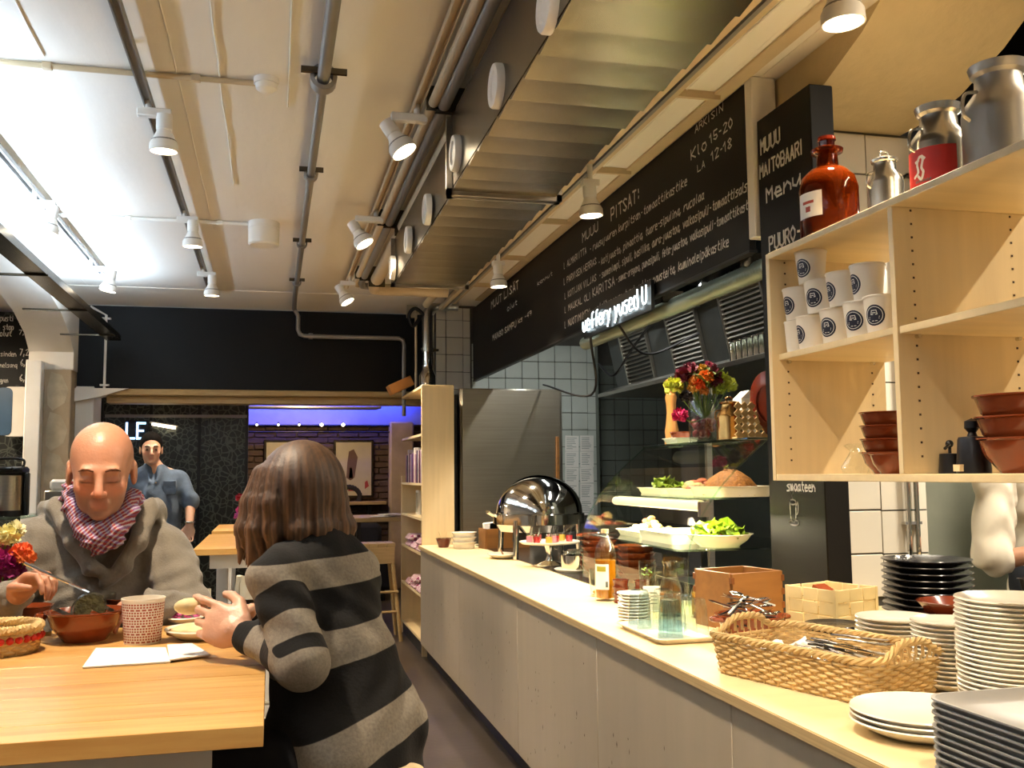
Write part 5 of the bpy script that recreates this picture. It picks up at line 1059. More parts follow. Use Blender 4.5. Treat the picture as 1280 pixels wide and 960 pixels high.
for k in range(5): tag(B().box((0, 0, 0), (.2, .14, .006), rz=random.uniform(-.6, .6)).build('loose_paper', 'paper', loc=(1.05+random.uniform(-.1, .15), 9.7+random.uniform(-.15, .15), 1.023+k*.006)), 'loose newspaper sheet on the back-room ledge table', 'newspaper', 'papers on the ledge table')
sf = T('dark_sofa', 'dark sofa with crumpled coats against the brick wall', 'sofa', (.55, 11.6, 0)); B().bb(-.75, .75, -.35, .35, .12, .45, bev=.04).build('seat', mat('darkfab', '#23242c', .9, noise=.3), sf); B().bb(-.75, .75, .25, .45, .45, .85, bev=.05).build('backrest', 'darkfab', sf)
for s in (-1, 1): B().bb(s*.75-.08, s*.75+.08, -.35, .45, .12, .62, bev=.04).build('armrest', 'darkfab', sf)
for sx in (-.7, .7):
    for sy in (-.3, .4): B().cyl((sx, sy, 0), (sx, sy, .13), .025, n=8).build('foot', 'black', sf)
for (px, lab, col) in ((444, 'dark wreath-like plant pot under the sketch poster', '#2a2622'),):
    A = at(440, 622, 1, 11.9); t = T('dried_wreath', lab, 'wreath', (A[0], 12.44, A[2]))
    for k in range(26): a = k*.245; B().sphere((.14*math.cos(a), 0, .12*math.sin(a)), .035, 7, 5, (1, .6, 1)).build('twig_knot', mat('twig', col, .8, noise=.4, nscale=60), t)
def poster(px0, py0, px1, py1, label, shapes):
    A = at(px0, py0, 1, 12.44); E = at(px1, py1, 1, 12.44); t = T('poster', label, 'poster', (A[0], 12.44, E[2])); W, H = E[0]-A[0], A[2]-E[2]
    B().bb(0, W, 0, .035, 0, H, bev=.004).build('frame', 'galv', t); B().bb(.03, W-.03, -.004, .0, .03, H-.03).build('print', mat('posterpaper', '#b9ad8c', .6, noise=.12, nscale=5), t)
    for (nm, col, pts) in shapes: B().prism([(W*x, H*y) for x, y in pts], -.006, -.004, 1).build(nm, mat('ink'+col, col, .7, noise=.2), t)
    return t
poster(240, 550, 294, 620, 'framed poster with a dark yellow rounded shape on grey', [('printed_shape', '#8a6a1c', [(.1, .2), (.3, .12), (.8, .15), (.9, .3), (.7, .45), (.3, .42)]), ('printed_spot', '#2a2622', [(.55, .4), (.68, .4), (.68, .5), (.55, .5)]), ('printed_box', '#d9c79a', [(.62, .55), (.82, .55), (.82, .82), (.62, .82)]), ('printed_title', '#7a5a4a', [(.2, .76), (.55, .8), (.55, .86), (.2, .82)])])
poster(330, 550, 382, 615, 'framed plain pale poster behind the woman\'s hair', [('printed_shape', '#9a927a', [(.3, .3), (.7, .3), (.7, .6), (.3, .6)])])
poster(417, 550, 467, 622, 'framed poster with a sketched brown figure and red corner mark', [('printed_figure', '#6a5040', [(.32, .35), (.42, .3), (.52, .35), (.6, .7), (.5, .84), (.38, .8), (.34, .6)]), ('printed_figure_highlight', '#c9a24a', [(.38, .34), (.48, .34), (.46, .52), (.4, .52)]), ('printed_mark', '#a03a34', [(.78, .15), (.88, .2), (.84, .3), (.78, .27)]), ('printed_mark', '#a03a34', [(.36, .12), (.5, .12), (.43, .18)])])
sh2 = T('wall_ledge', 'wooden ledge along the brick wall under the posters', 'ledge', (0, 12.38, 0)); B().bb(-1.2, 1.4, -.12, .1, 1.06, 1.10, bev=.004).build('ledge_board', 'lintel', sh2)
for x_ in (-1, 0, 1.2): B().bb(x_-.02, x_+.02, -.08, .1, .95, 1.06).build('bracket', 'black', sh2)
# flowers on the far table
A = at(303, 660, 2, ZB); A = (A[0], 7.45, ZB); q = at(305, 640, 1, 7.45); vx = q[0]
t = T('flower_vase', 'slim glass vase on the far table', 'vase', (vx, 7.45, ZB)); B().lathe([(0, 0), (.03, 0), (.025, .08), (.035, .16), (.032, .16), (.022, .08), (.027, .006), (0, .006)], 16).build('glass_body', 'clear', t); B().lathe([(0, .006), (.027, .006), (.023, .07), (0, .07)], 14).build('water', 'glass_green', t)
q2 = [(*onpx(px, py, 7.45, (vx, 7.45, ZB)), r, c) for px, py, r, c in ((300, 622, .035, '#a01838'), (301, 638, .04, '#c84a96'), (306, 634, .03, '#e88ab0'), (297, 645, .03, '#b04a9a'))]
bouquet('pink_flowers', 'pink and crimson flowers in the slim vase on the far table', (vx, 7.45, ZB), q2, (0, 0, .05), 3)
# coffee station on the left
ks = T('display_counter', 'glass-topped display counter seen behind the bald man', 'counter', (-1.95, 7.35, 0)); B().bb(-.6, .32, -.3, .35, 0, .95, bev=.006).build('base_cabinet', 'black', ks); B().bb(-.6, .34, -.32, .37, 1.16, 1.18, bev=.003).build('glass_top', 'glass_green', ks)
B().bb(-.6, .33, -.31, -.30, .95, 1.16).build('glass_front', 'glass', ks)
for x_ in (-.58, .32): B().bb(x_-.01, x_+.01, -.3, -.28, .95, 1.16).build('corner_post', 'steel', ks); B().bb(x_-.01, x_+.01, .33, .35, .95, 1.16).build('corner_post', 'steel', ks)
for i in range(6): tag(B().bb(-.04, .04, -.03, .03, 0, .13, bev=.004).build('food_pack', mat('pack%d' % (i % 3), ('#d8cbb0', '#c98a2c', '#e9e4da')[i % 3], .5, noise=.2), loc=(-2.42+i*.13, 7.2, .95)), ('cream', 'orange', 'white')[i % 3]+' food pack inside the glass display counter', 'packet', 'packs in the display counter')
ur = T('airpot', 'steel pump coffee flask with black lid on the display counter', 'thermos flask', (*at(46, 630, 2, 1.18)[:2], 1.18)); ur.location = (-1.74, 7.28, 1.18)
B().lathe([(0, 0), (.105, 0), (.105, .03), (.1, .035), (.1, .27), (.08, .29), (0, .29)], 28).build('flask_body', 'steel', ur); B().lathe([(.104, 0), (.108, 0), (.108, .035), (.104, .035)], 28).build('base_ring', 'black', ur)
B().bb(-.1, .11, -.13, .1, .28, .33, bev=.015).build('pump_lid', 'black', ur); B().bb(-.05, .06, -.17, -.1, .30, .325, bev=.008).build('spout', 'black', ur); B().tube(spline([(-.09, 0, .32), (-.08, 0, .38), (.08, 0, .38), (.09, 0, .32)], 5), .009, 8).build('carry_handle', 'black', ur)
B().bb(.1, .13, -.03, .03, .0, .29, bev=.008).build('side_frame', 'black', ur)
for (px, col, lab, r) in ((18, '#6a2c3c', 'plum red tin with a cream rim on the display counter', .06), (0, '#8a8a3c', 'olive tin with white lid on the display counter', .055), (37, '#c9694a', 'pale red carton beside the coffee flask', .03)):
    t = T('tea_tin', lab, 'tin', (-1.74+(px-46)*.0061, 7.14, 1.18)); B().lathe([(0, 0), (r, 0), (r, .065), (0, .065)], 24).build('tin_body', mat('tin'+col, col, .4, noise=.3, nscale=40), t); B().lathe([(r*1.02, .06), (r*1.02, .08), (0, .082)], 24).build('lid', 'paper', t)
kb_ = T('espresso_machine', 'small steel machine beside the coffee flask at the pilaster', 'coffee machine', (-1.5, 7.75, 0)); B().bb(-.1, .14, -.12, .12, 0, 1.16, bev=.006).build('stand', 'black', kb_); B().bb(-.09, .13, -.12, .1, 1.16, 1.34, bev=.01).build('body', 'steel', kb_); B().bb(-.06, .1, -.1, .08, 1.34, 1.42, bev=.02).build('hopper', 'lampwhite', kb_)
# ------------------------------------------------------------------ things on the dining table
gt = lambda px, py: at(px, py, 2, ZB)
P = gt(106, 800); BG = P
pot(P, .088, .07, 'terracotta', 'large terracotta bowl holding a fallen jar of herbs on the table', foot=.55)
t = T('herb_jar', 'small glass jar packed with dried herbs lying in the terracotta bowl', 'jar', (P[0]+.0, P[1]-.01, ZB+.062)); o = B().lathe([(0, 0), (.034, 0), (.036, .01), (.036, .07), (.03, .075)], 22).build('glass_body', 'glass', t); o2 = B().lathe([(0, .003), (.033, .003), (.033, .06), (0, .06)], 22).build('herbs', mat('herbs', '#4a4420', .9, noise=.6, nscale=80, bump=.6, bscale=120), t); o3 = B().lathe([(.034, .0), (.038, .0), (.038, .012), (.034, .012)], 22).build('jar_ring', 'chrome', t)
for oo in (o, o2, o3): oo.rotation_euler = (R(75), 0, R(15)); oo.location = (0, .03, 0)
for k, (dx, dy) in enumerate(((.05, .01), (.035, -.03), (-.055, .0))):
    tag(B().box((0, 0, 0), (.035, .045, .012), rot=Matrix.Rotation(.5, 3, 'Y')).build('butter_portion', 'chrome', loc=(P[0]+dx, P[1]+dy, ZB+.062)), 'silver foil butter portion in the large terracotta bowl', 'butter portion', 'foil portions in the terracotta bowl')
P = gt(178, 803)
cu = T('printed_paper_cup', 'tall paper cup with rows of red dots on the table', 'cup', P, rz=R(230)); R0, R1, H = .040, .0475, .098
B().lathe([(0, .004), (R0*.95, .004), (R0*.95, 0), (R0, 0), (R1, H), (R1+.0015, H+.001), (R1+.0015, H+.004), (R1-.001, H+.004), (R0-.001, .006), (0, .006)], 36).build('cup_body', 'papercup', cu)
b = B(); f = lambda u, v: ((R0+(R1-R0)*v/H+.0005)*math.cos(u), (R0+(R1-R0)*v/H+.0005)*math.sin(u), v)
for row in range(15):
    z = .006+row*.006; n = 44 if row % 3 else 22
    for k in range(n): a = 6.283*k/n; da = .045 if row % 3 else .1; b.add([f(a-da, z-.0018), f(a+da, z-.0018), f(a+da, z+.0018), f(a-da, z+.0018)], [(0, 1, 2, 3)])
b.build('dot_print', mat('dotred', '#b4553a', .6, noise=.2), cu)['kind'] = 'stuff'
# white folded napkins
def sheet(pxs, label, z, name='paper_napkin'):
    pts = [gt(*p)[:2] for p in pxs]; o = B().prism([tuple(q) for q in pts], ZB+z, ZB+z+.003, 2).build(name, 'paper'); return tag(o, label, 'napkin', 'white napkins on the table')
sheet([(103, 836), (120, 812), (207, 811), (213, 829)], 'folded white paper napkin next to the red-dotted cup', .0008); sheet([(209, 810), (240, 808), (263, 822), (212, 829)], 'smaller white napkin lying behind the folded one', .0045)
# plates and dishes near the hands
def tplate(px, py, r, label, h=.018): P = gt(px, py); o = B().lathe(plate_prof(r, h), 36).build('plate', 'china', loc=P); tag(o, label, 'plate'); return P
P = tplate(252, 797, .085, 'white plate with flat bread under the woman\'s hand', .022); t = T('flat_bread', 'piece of seeded flat bread on the woman\'s plate', 'bread', (P[0]-.02, P[1], ZB+.012)); B().lathe([(0, .022), (.03, .02), (.05, .012), (.055, 0), (0, 0)], 20, wob=lambda a, z: 1+.1*math.sin(4*a)).build('crumb', 'breadpale', t); B().lathe([(.04, .016), (.056, .006), (.055, 0)], 20, wob=lambda a, z: 1+.1*math.sin(4*a)).build('crust', 'crust', t)
P = tplate(231, 778, .05, 'small white dish of shredded red cabbage', .014); heap((P[0], P[1], ZB+.010), .035, 40, [mat('cabbage', '#9a2a5c', .5, noise=.3), mat('cabbage2', '#c8558a', .5, noise=.3)], 'heap of shredded purple cabbage on the small dish', .007, 4, .7, 'salad', 'red_cabbage', pname='shred')
P = tplate(215, 764, .06, 'white plate with a dark roll beyond the cabbage', .014); t = T('rye_roll', 'small brown rye roll on the far plate', 'bread', (P[0], P[1], ZB+.011)); B().sphere((0, 0, .014), .033, 16, 8, (1.2, .8, .5)).build('roll', mat('rye', '#8a5530', .8, noise=.3, bump=.4), t); B().sphere((.05, .02, .010), .022, 12, 6, (1.1, .8, .5)).build('roll_piece', 'rye', t)
P = gt(158, 772); pot(P, .058, .055, 'brownglaze', 'glossy brown bowl behind the red-dotted cup', handles=False); P = gt(188, 772); pot((P[0]+.01, P[1]+.02, ZB), .05, .05, 'terracotta', 'small terracotta bowl by the far plate', handles=False)
P = gt(124, 775); t = T('drinking_glass', 'low clear drinking glass behind the terracotta bowl', 'glass', P); B().lathe([(0, 0), (.038, 0), (.042, .07), (.04, .07), (.036, .008), (0, .008)], 24).build('glass_body', 'clear', t); B().lathe([(0, .008), (.035, .008), (.037, .03), (0, .03)], 20).build('drink', mat('tea', '#5a3a1c', .1, trans=.5, noise=.1), t)
P = gt(33, 783); pot((P[0], P[1]+.03, ZB), .056, .05, 'terracotta', 'terracotta bowl behind the red-trimmed basket', handles=False); PV = (P[0]-.05, P[1]-.02, ZB)
P = gt(8, 815); wb = wicker((P[0]-.02, P[1], ZB), .085, .085, .055, .083, 0, 'round straw basket with a band of red beads', handles=False, nrow=6, stakes=36)
for k in range(30): a = 6.283*k/30; B().sphere((.088*math.cos(a), .088*math.sin(a), .034), .0085, 8, 6).build('red_bead', mat('redbead', '#c01c14', .4, noise=.1), wb)
# vase of flowers at the table's left
q = at(-6, 760, 1, PV[1]); vx = q[0]; t = T('table_vase', 'clear glass vase at the left of the dining table', 'vase', (vx, PV[1], ZB)); B().lathe([(0, 0), (.026, 0), (.028, .06), (.02, .11), (.024, .13), (.021, .13), (.017, .11), (.025, .06), (.023, .006), (0, .006)], 18).build('glass_body', 'clear', t); B().lathe([(0, .006), (.023, .006), (.024, .06), (0, .07)], 16).build('water', 'glass', t)
sp_ = [(*onpx(px, py, PV[1]+dy, (vx, PV[1], ZB)), r, c) for px, py, r, c, dy in ((8, 672, .036, '#f0e6a0', 0), (18, 664, .03, '#f4eec0', .02), (27, 690, .03, '#e8602c', -.02), (33, 697, .026, '#e87a3c', -.03), (8, 700, .034, '#a81878', -.02), (16, 713, .034, '#7a0c50', -.02), (22, 742, .03, '#f4f0c8', -.03), (3, 690, .032, '#e88aa8', .02), (3, 722, .03, '#b02050', 0), (10, 738, .024, '#dfe08a', -.03))]
bouquet('table_flowers', 'bright carnations in yellow, orange and purple in the table vase', (vx, PV[1], ZB), sp_, (0, 0, .06), 4, '#7d9a3a')
P = gt(48, 795); tag(B().box((0, 0, .008), (.05, .035, .012), rz=.5, rot=Matrix.Rotation(.2, 3, 'X')).build('foil_wrapper', 'chrome', loc=(P[0], P[1], ZB)), 'crumpled foil wrapper between basket and terracotta bowl', 'wrapper')
# ------------------------------------------------------------------ people: smooth bodies grown from blended round cones
class Body:
    def __init__(s): s.ops = []
    def rc(s, a, b, r1, r2=None, k=.02, sub=False, tagv=0): s.ops.append(('c', np.array(a, float), np.array(b, float), r1, r1 if r2 is None else r2, k, sub, tagv)); return s
    def chain(s, pts, rs, k=.02, tagv=0):
        for i in range(len(pts)-1): s.rc(pts[i], pts[i+1], rs[i], rs[i+1], k, False, tagv)
        return s
    def el(s, c, r, k=.02, rot=None, sub=False, tagv=0): s.ops.append(('e', np.array(c, float), np.array(r, float), np.eye(3) if rot is None else np.array(rot), 0, k, sub, tagv)); return s
    def mesh(s, res, disp=None, tags=False):
        lo = np.full(3, 1e9); hi = -lo
        for o in s.ops:
            if o[6]: continue
            if o[0] == 'c': r = max(o[3], o[4]); a = np.minimum(o[1], o[2])-r; b = np.maximum(o[1], o[2])+r
            else: r = max(o[2]); a = o[1]-r; b = o[1]+r
            lo = np.minimum(lo, a); hi = np.maximum(hi, b)
        lo -= res*4+.01; hi += res*4+.01; n = np.ceil((hi-lo)/res).astype(int)+1
        D = np.full(n, .5, np.float32); ax = [lo[i]+res*np.arange(n[i]) for i in range(3)]
        for o in s.ops:
            k = o[5]; m = 2.5*k+res*3+(.012 if disp else 0)
            if o[0] == 'c': r = max(o[3], o[4]); a = np.minimum(o[1], o[2])-r-m; b = np.maximum(o[1], o[2])+r+m
            else: r = max(o[2]); a = o[1]-r-m; b = o[1]+r+m
            i0 = np.clip(((a-lo)/res).astype(int), 0, n-1); i1 = np.clip(((b-lo)/res).astype(int)+2, 1, n)
            sl = tuple(slice(i0[i], i1[i]) for i in range(3)); X, Y, Z = np.meshgrid(*[ax[i][sl[i]] for i in range(3)], indexing='ij')
            if o[0] == 'c':
                ba = o[2]-o[1]; L = ba@ba+1e-12; px, py, pz = X-o[1][0], Y-o[1][1], Z-o[1][2]; t = np.clip((px*ba[0]+py*ba[1]+pz*ba[2])/L, 0, 1)
                d = np.sqrt((px-t*ba[0])**2+(py-t*ba[1])**2+(pz-t*ba[2])**2)-(o[3]+(o[4]-o[3])*t)
            else:
                q = np.stack([X-o[1][0], Y-o[1][1], Z-o[1][2]], -1)@o[3]; k0 = np.sqrt(((q/o[2])**2).sum(-1)); k1 = np.sqrt(((q/o[2]**2)**2).sum(-1))+1e-9; d = k0*(k0-1)/k1
            c = D[sl]
            if o[6]: d = -d; h = np.clip(.5-.5*(d-c)/k*-1, 0, 1); h = np.clip(.5+.5*(d-c)/k, 0, 1); D[sl] = c*(1-h)+d*h+k*h*(1-h)
            else: h = np.clip(.5+.5*(d-c)/k, 0, 1); D[sl] = d*(1-h)+c*h-k*h*(1-h)
        if disp is not None:
            X, Y, Z = np.meshgrid(*ax, indexing='ij'); near = np.abs(D) < .04; D[near] -= disp(X[near], Y[near], Z[near])
        # surface nets
        I = D < 0; cells = I[:-1, :-1, :-1].astype(np.int8); cnt = np.zeros(n-1, np.int8)
        for dx in (0, 1):
            for dy in (0, 1):
                for dz in (0, 1): cnt += I[dx:n[0]-1+dx, dy:n[1]-1+dy, dz:n[2]-1+dz]
        act = (cnt > 0) & (cnt < 8); idx = np.full(n-1, -1, np.int64); ijk = np.argwhere(act); idx[act] = np.arange(len(ijk))
        acc = np.zeros((len(ijk), 3)); w_ = np.zeros(len(ijk)); cor = [(a, b, c) for a in (0, 1) for b in (0, 1) for c in (0, 1)]
        val = {q: D[ijk[:, 0]+q[0], ijk[:, 1]+q[1], ijk[:, 2]+q[2]] for q in cor}
        for q in cor:
            for a in range(3):
                if q[a] == 0:
                    p = list(q); p[a] = 1; p = tuple(p); v0, v1 = val[q], val[p]; cr = (v0 < 0) != (v1 < 0); t = np.where(cr, v0/(v0-v1+1e-12), 0)
                    e = np.zeros((len(ijk), 3)); e += np.array(q); e[:, a] += t; acc[cr] += e[cr]; w_[cr] += 1
        V = lo+res*(ijk+acc/np.maximum(w_, 1)[:, None]); F = []
        for a in range(3):
            b, c = (a+1) % 3, (a+2) % 3; s0 = [slice(None)]*3; s1 = [slice(None)]*3; s0[a] = slice(0, -1); s1[a] = slice(1, None)
            A0, A1 = I[tuple(s0)], I[tuple(s1)]; E = np.argwhere(A0 != A1); E = E[(E[:, b] > 0) & (E[:, c] > 0) & (E[:, b] < n[b]-1) & (E[:, c] < n[c]-1)]
            if len(E) == 0: continue
            fl = A0[E[:, 0], E[:, 1], E[:, 2]]
            def ce(db, dc): q = E.copy(); q[:, b] += db; q[:, c] += dc; return idx[q[:, 0], q[:, 1], q[:, 2]]
            Q = np.stack([ce(-1, -1), ce(0, -1), ce(0, 0), ce(-1, 0)], 1); Q[~fl] = Q[~fl][:, ::-1]; F.append(Q)
        F = np.concatenate(F); F = F[(F >= 0).all(1)]
        # light smoothing keeps the hands and folds soft
        for _ in range(2):
            S = np.zeros_like(V); C_ = np.zeros(len(V))
            for i in range(4): np.add.at(S, F[:, i], V[F[:, (i+1) % 4]]); np.add.at(S, F[:, i], V[F[:, i-1]]); np.add.at(C_, F[:, i], 2)
            V = V*.5+.5*S/np.maximum(C_, 1)[:, None]
        return V, F
def put(name, V, F, m, parent, col=None, attr=None):
    me = bpy.data.meshes.new(name); me.from_pydata((V-np.array(parent.location)).tolist(), [], F.tolist()); me.polygons.foreach_set('use_smooth', [True]*len(F))
    me.materials.append(MATS[m] if isinstance(m, str) else m)
    if col is not None: c = np.ones((len(V), 4)); c[:, :3] = col; a = me.color_attributes.new('Col', 'FLOAT_COLOR', 'POINT'); a.data.foreach_set('color', c.ravel())
    if attr is not None: a = me.attributes.new('stripe', 'FLOAT', 'POINT'); a.data.foreach_set('value', np.asarray(attr, np.float32))
    return obj(name, me, parent)
def rotm(yaw=0, pitch=0, roll=0): return np.array(Matrix.Rotation(yaw, 3, 'Z') @ Matrix.Rotation(pitch, 3, 'X') @ Matrix.Rotation(roll, 3, 'Y'))
def head(b, c, M, s=1.0, ears=True):
    "face looks along local -Y"
    g_ = lambda x, y, z: np.array(c)+M@(np.array([x, y, z])*s); e = lambda p, r, k=.012, sub=False: b.el(g_(*p), np.array(r)*s, k*s, M, sub)
    e((0, .018, .036), (.078, .098, .086)); e((0, -.028, -.02), (.066, .066, .09), .02); e((0, -.04, -.072), (.053, .05, .046), .02); e((0, -.082, -.100), (.024, .018, .016), .014)
    for s_ in (-1, 1): e((s_*.040, -.062, -.034), (.022, .022, .022), .014)
    b.rc(g_(-.036, -.083, .014), g_(.036, -.083, .014), .012*s, None, .012*s)
    for s_ in (-1, 1): e((s_*.032, -.102, -.006), (.019, .014, .012), .008, True); e((s_*.032, -.084, -.007), (.0165, .013, .012), .004)
    b.rc(g_(0, -.092, .008), g_(0, -.116, -.038), .008*s, .0125*s, .008*s)
    for s_ in (-1, 1): e((s_*.0125, -.104, -.042), (.0085, .011, .008), .005)
    b.rc(g_(-.02, -.090, -.0665), g_(.02, -.090, -.0665), .0065*s, None, .005*s); b.rc(g_(-.016, -.090, -.078), g_(.016, -.090, -.078), .0075*s, None, .005*s)
    b.rc(g_(-.022, -.100, -.0722), g_(.022, -.100, -.0722), .0022*s, None, .003*s, True)
    if ears:
        for s_ in (-1, 1): e((s_*.080, .014, -.012), (.010, .022, .034), .006); e((s_*.088, .008, -.010), (.006, .012, .02), .004, True)
    return g_
def hand(b, wrist, d, nrm, thumb, curl=(.5, .6, .4), s=1.0, spread=.0, tcurl=.3, curls=None):
    "d: wrist to knuckles; nrm: the way the fingers close; thumb: side the thumb leaves the palm"
    d = np.array(d, float); d /= np.linalg.norm(d); nrm = np.array(nrm, float); nrm -= d*(nrm@d); nrm /= np.linalg.norm(nrm); sd = np.cross(nrm, d); sd = sd if sd@np.array(thumb) > 0 else -sd; W = np.array(wrist, float)
    b.rc(W, W+d*.03*s, .024*s, .027*s, .012); Mx = np.stack([sd, d, nrm], 1); b.el(W+d*.052*s, np.array([.042, .046, .017])*s, .01, Mx)
    for i, (o, L, r) in enumerate(((.031, .92, .0092), (.0105, 1.0, .0095), (-.0105, .94, .009), (-.030, .75, .008))):
        p = W+d*(.088-.004*abs(i-1.2))*s+sd*o*s; a = 0; pr = W+d*.05*s+sd*o*.8*s; b.rc(pr, p, .0125*s, r*1.1*s, .008); cu = curls[i] if curls else curl
        for j, ln in enumerate((.043, .027, .021)):
            a += cu[j]; q = d*math.cos(a)+nrm*math.sin(a)+sd*spread*(1.5-i)*.12; q /= np.linalg.norm(q); p2 = p+q*ln*L*s; b.rc(p, p2, r*(1-.08*j)*s, r*(.92-.08*j)*s, .003); p = p2
    p = W+d*.022*s+sd*.026*s; q = d*.72+sd*.62+nrm*.25; q /= np.linalg.norm(q); p2 = p+q*.042*s; b.rc(p, p2, .0145*s, .0115*s, .01); q = d*.9+sd*(.35-tcurl)+nrm*(.25+tcurl*.8); q /= np.linalg.norm(q); p3 = p2+q*.030*s; b.rc(p2, p3, .0112*s, .010*s, .004); q = d*.9+sd*(.1-tcurl*1.3)+nrm*(.3+tcurl); q /= np.linalg.norm(q); b.rc(p3, p3+q*.025*s, .010*s, .008*s, .003)
def facecol(V, g_, M, c, base, stub=0, lip=(.42, .17, .13), s=1.0):
    L = (V-np.array(c))@M/s; col = np.tile(np.array(base), (len(V), 1))
    inh = (np.abs(L[:, 0]) < .1) & (np.abs(L[:, 2]) < .135) & (np.abs(L[:, 1]) < .14)
    x, y, z = L.T
    sm = lambda v, a, b_: np.clip((v-a)/(b_-a), 0, 1)
    red = (np.exp(-((np.abs(x)-.04)/.022)**2-((z+.035)/.02)**2)*(y < -.03)+np.exp(-(x/.014)**2-((z+.04)/.018)**2)*(y < -.09))*inh
    col *= 1+np.outer(red, [.10, -.10, -.12])
    lp = (np.exp(-(x/.021)**4-((z+.0722)/.0115)**4)*(y < -.075)*inh)[:, None]; col = col*(1-.75*lp)+np.array(lip)*.75*lp
    ey = (np.exp(-((np.abs(x)-.032)/.019)**4-((z+.006)/.009)**4)*(y < -.06)*inh)[:, None]; col = col*(1-.35*ey)+np.array([.30, .13, .09])*.35*ey
    lash = (np.exp(-((np.abs(x)-.032)/.017)**4-((z+.0135)/.0022)**4)*(y < -.07)*inh)[:, None]; col = col*(1-.8*lash)+np.array([.04, .02, .015])*.8*lash
    if stub:
        be = sm(-z, .038, .06)*sm(-y+.045, 0, .05)*inh*(z > -.125)*(1-lp[:, 0]); be *= 1-.7*np.exp(-(x/.03)**2-((z+.052)/.007)**2)*(stub < .3); col *= 1-np.outer(be*stub, [.55, .5, .45])
    return col
mat_skin = vcol('skin', .42, .15, 140, sss=.12, noise=.08, nscale=45)
def brow(par, g_, s, col, th=.004):
    o = []
    for sd in (-1, 1): B().tube([np.array(g_(sd*x, y, z))-np.array(par.location) for x, y, z in ((.014, -.0965, .016), (.026, -.0985, .021), (.038, -.0945, .021), (.050, -.083, .014))], [th*.7, th, th, th*.4], 6).build('eyebrow', mat('brow'+col, col, .9, noise=.3, nscale=200), par)
pt = lambda px, py, Y: at(px, py, 1, Y)
# ---------------- bald man in grey hoodie
man = T('person', 'bald person in grey hoodie and checked scarf looking down at the food', 'person', (-.48, 2.98, .72))
b = Body(); HC = pt(127, 587, 2.84); HM = rotm(R(6), R(13)); s_h = 1.03
g1 = head(b, HC, HM, s_h)
sR, sL = pt(52, 682, 2.98), pt(206, 692, 3.0); eR, eL = pt(-22, 772, 2.84), pt(238, 768, 2.84); wR, wL = pt(22, 742, 2.62), pt(186, 757, 2.68)
nk = pt(128, 668, 3.0); ch = pt(128, 740, 3.03); b.rc(g1(0, .03, -.07), nk, .055, .062, .02); b.el(ch, (.15, .095, .17), .03); b.rc(nk, sR, .05, .055, .03).rc(nk, sL, .05, .055, .03)
hips = np.array([ch[0], 3.05, .80]); b.el(hips, (.15, .11, .12), .04); b.rc(ch, hips, .13, .13, .04)
b.chain([sR, eR, wR], [.05, .036, .026], .015); b.chain([sL, eL, wL], [.05, .036, .026], .015)
hR = pt(50, 716, 2.57); spt = pt(104, 737, 2.50)
hand(b, wR, hR-wR, (.5, -.45, -.55), (.2, -.2, 1), s=1.0, curls=((.55, .9, .5), (.8, 1.0, .6), (.95, 1.1, .6), (1.1, 1.1, .6)), tcurl=.35)
hand(b, wL, pt(160, 758, 2.60)-wL, (-.2, -.2, -.9), (-.1, -1, 0), curl=(.45, .5, .35), s=.95)
for sx in (-1, 1): kn = np.array([hips[0]+sx*.13, 2.66, .74]); ft = np.array([hips[0]+sx*.13, 2.74, .30]); b.chain([hips+np.array([sx*.08, 0, -.02]), kn, ft], [.085, .06, .042], .03); b.rc(ft, ft+np.array([0, -.14, -.02]), .038, .03, .02)
V, F = b.mesh(.0045); put('body', V, F, 'skin', man, facecol(V, g1, HM, HC, (.50, .235, .14), .62, s=s_h)); brow(man, g1, s_h, '#6a4028', .0035)
c = Body(); k = .035
c.el(ch+np.array([0, .0, .0]), (.195, .135, .215), k); c.rc(ch+np.array([0, 0, -.05]), np.array([ch[0], 3.05, .78]), .165, .17, .05); c.rc(nk+np.array([0, .01, -.03]), sR, .085, .075, .04).rc(nk+np.array([0, .01, -.03]), sL, .085, .075, .04)
c.chain([sR, eR, wR+(eR-wR)*.12], [.078, .062, .044], .02); c.chain([sL, eL, wL+(eL-wL)*.10], [.078, .062, .044], .02)
hood = [pt(72, 634, 2.96), pt(66, 640, 3.05), pt(95, 636, 3.14), pt(128, 630, 3.17), pt(165, 636, 3.14), pt(192, 640, 3.05), pt(184, 636, 2.96)]; c.chain(hood, [.03, .036, .042, .045, .042, .036, .03], .02)
c.chain([pt(72, 634, 2.96), pt(92, 678, 2.88), pt(118, 712, 2.865), pt(140, 726, 2.87)], [.028, .026, .022, .012], .012); c.chain([pt(184, 636, 2.96), pt(176, 672, 2.89), pt(158, 702, 2.87), pt(132, 730, 2.87)], [.028, .026, .022, .012], .012)
fold = lambda X, Y, Z: .0035*np.sin(38*Z+16*X+5*np.sin(20*X))+.003*np.sin(55*X-30*Z+9*np.sin(14*Z))+.0016*np.sin(90*Z+60*Y)
V, F = c.mesh(.007, fold); put('hoodie', V, F, mat('hoodie', '#7b7468', .95, noise=.14, nscale=120, bump=.25, bscale=220, sheen=.3), man)
c = Body(); ring = [pt(88, 612, 2.92), pt(84, 630, 2.98), pt(100, 640, 3.08), pt(130, 640, 3.10), pt(158, 636, 3.06), pt(172, 628, 2.97), pt(164, 622, 2.90), pt(158, 640, 2.855), pt(140, 664, 2.81), pt(120, 672, 2.80), pt(104, 655, 2.82), pt(92, 634, 2.86), pt(88, 612, 2.92)]
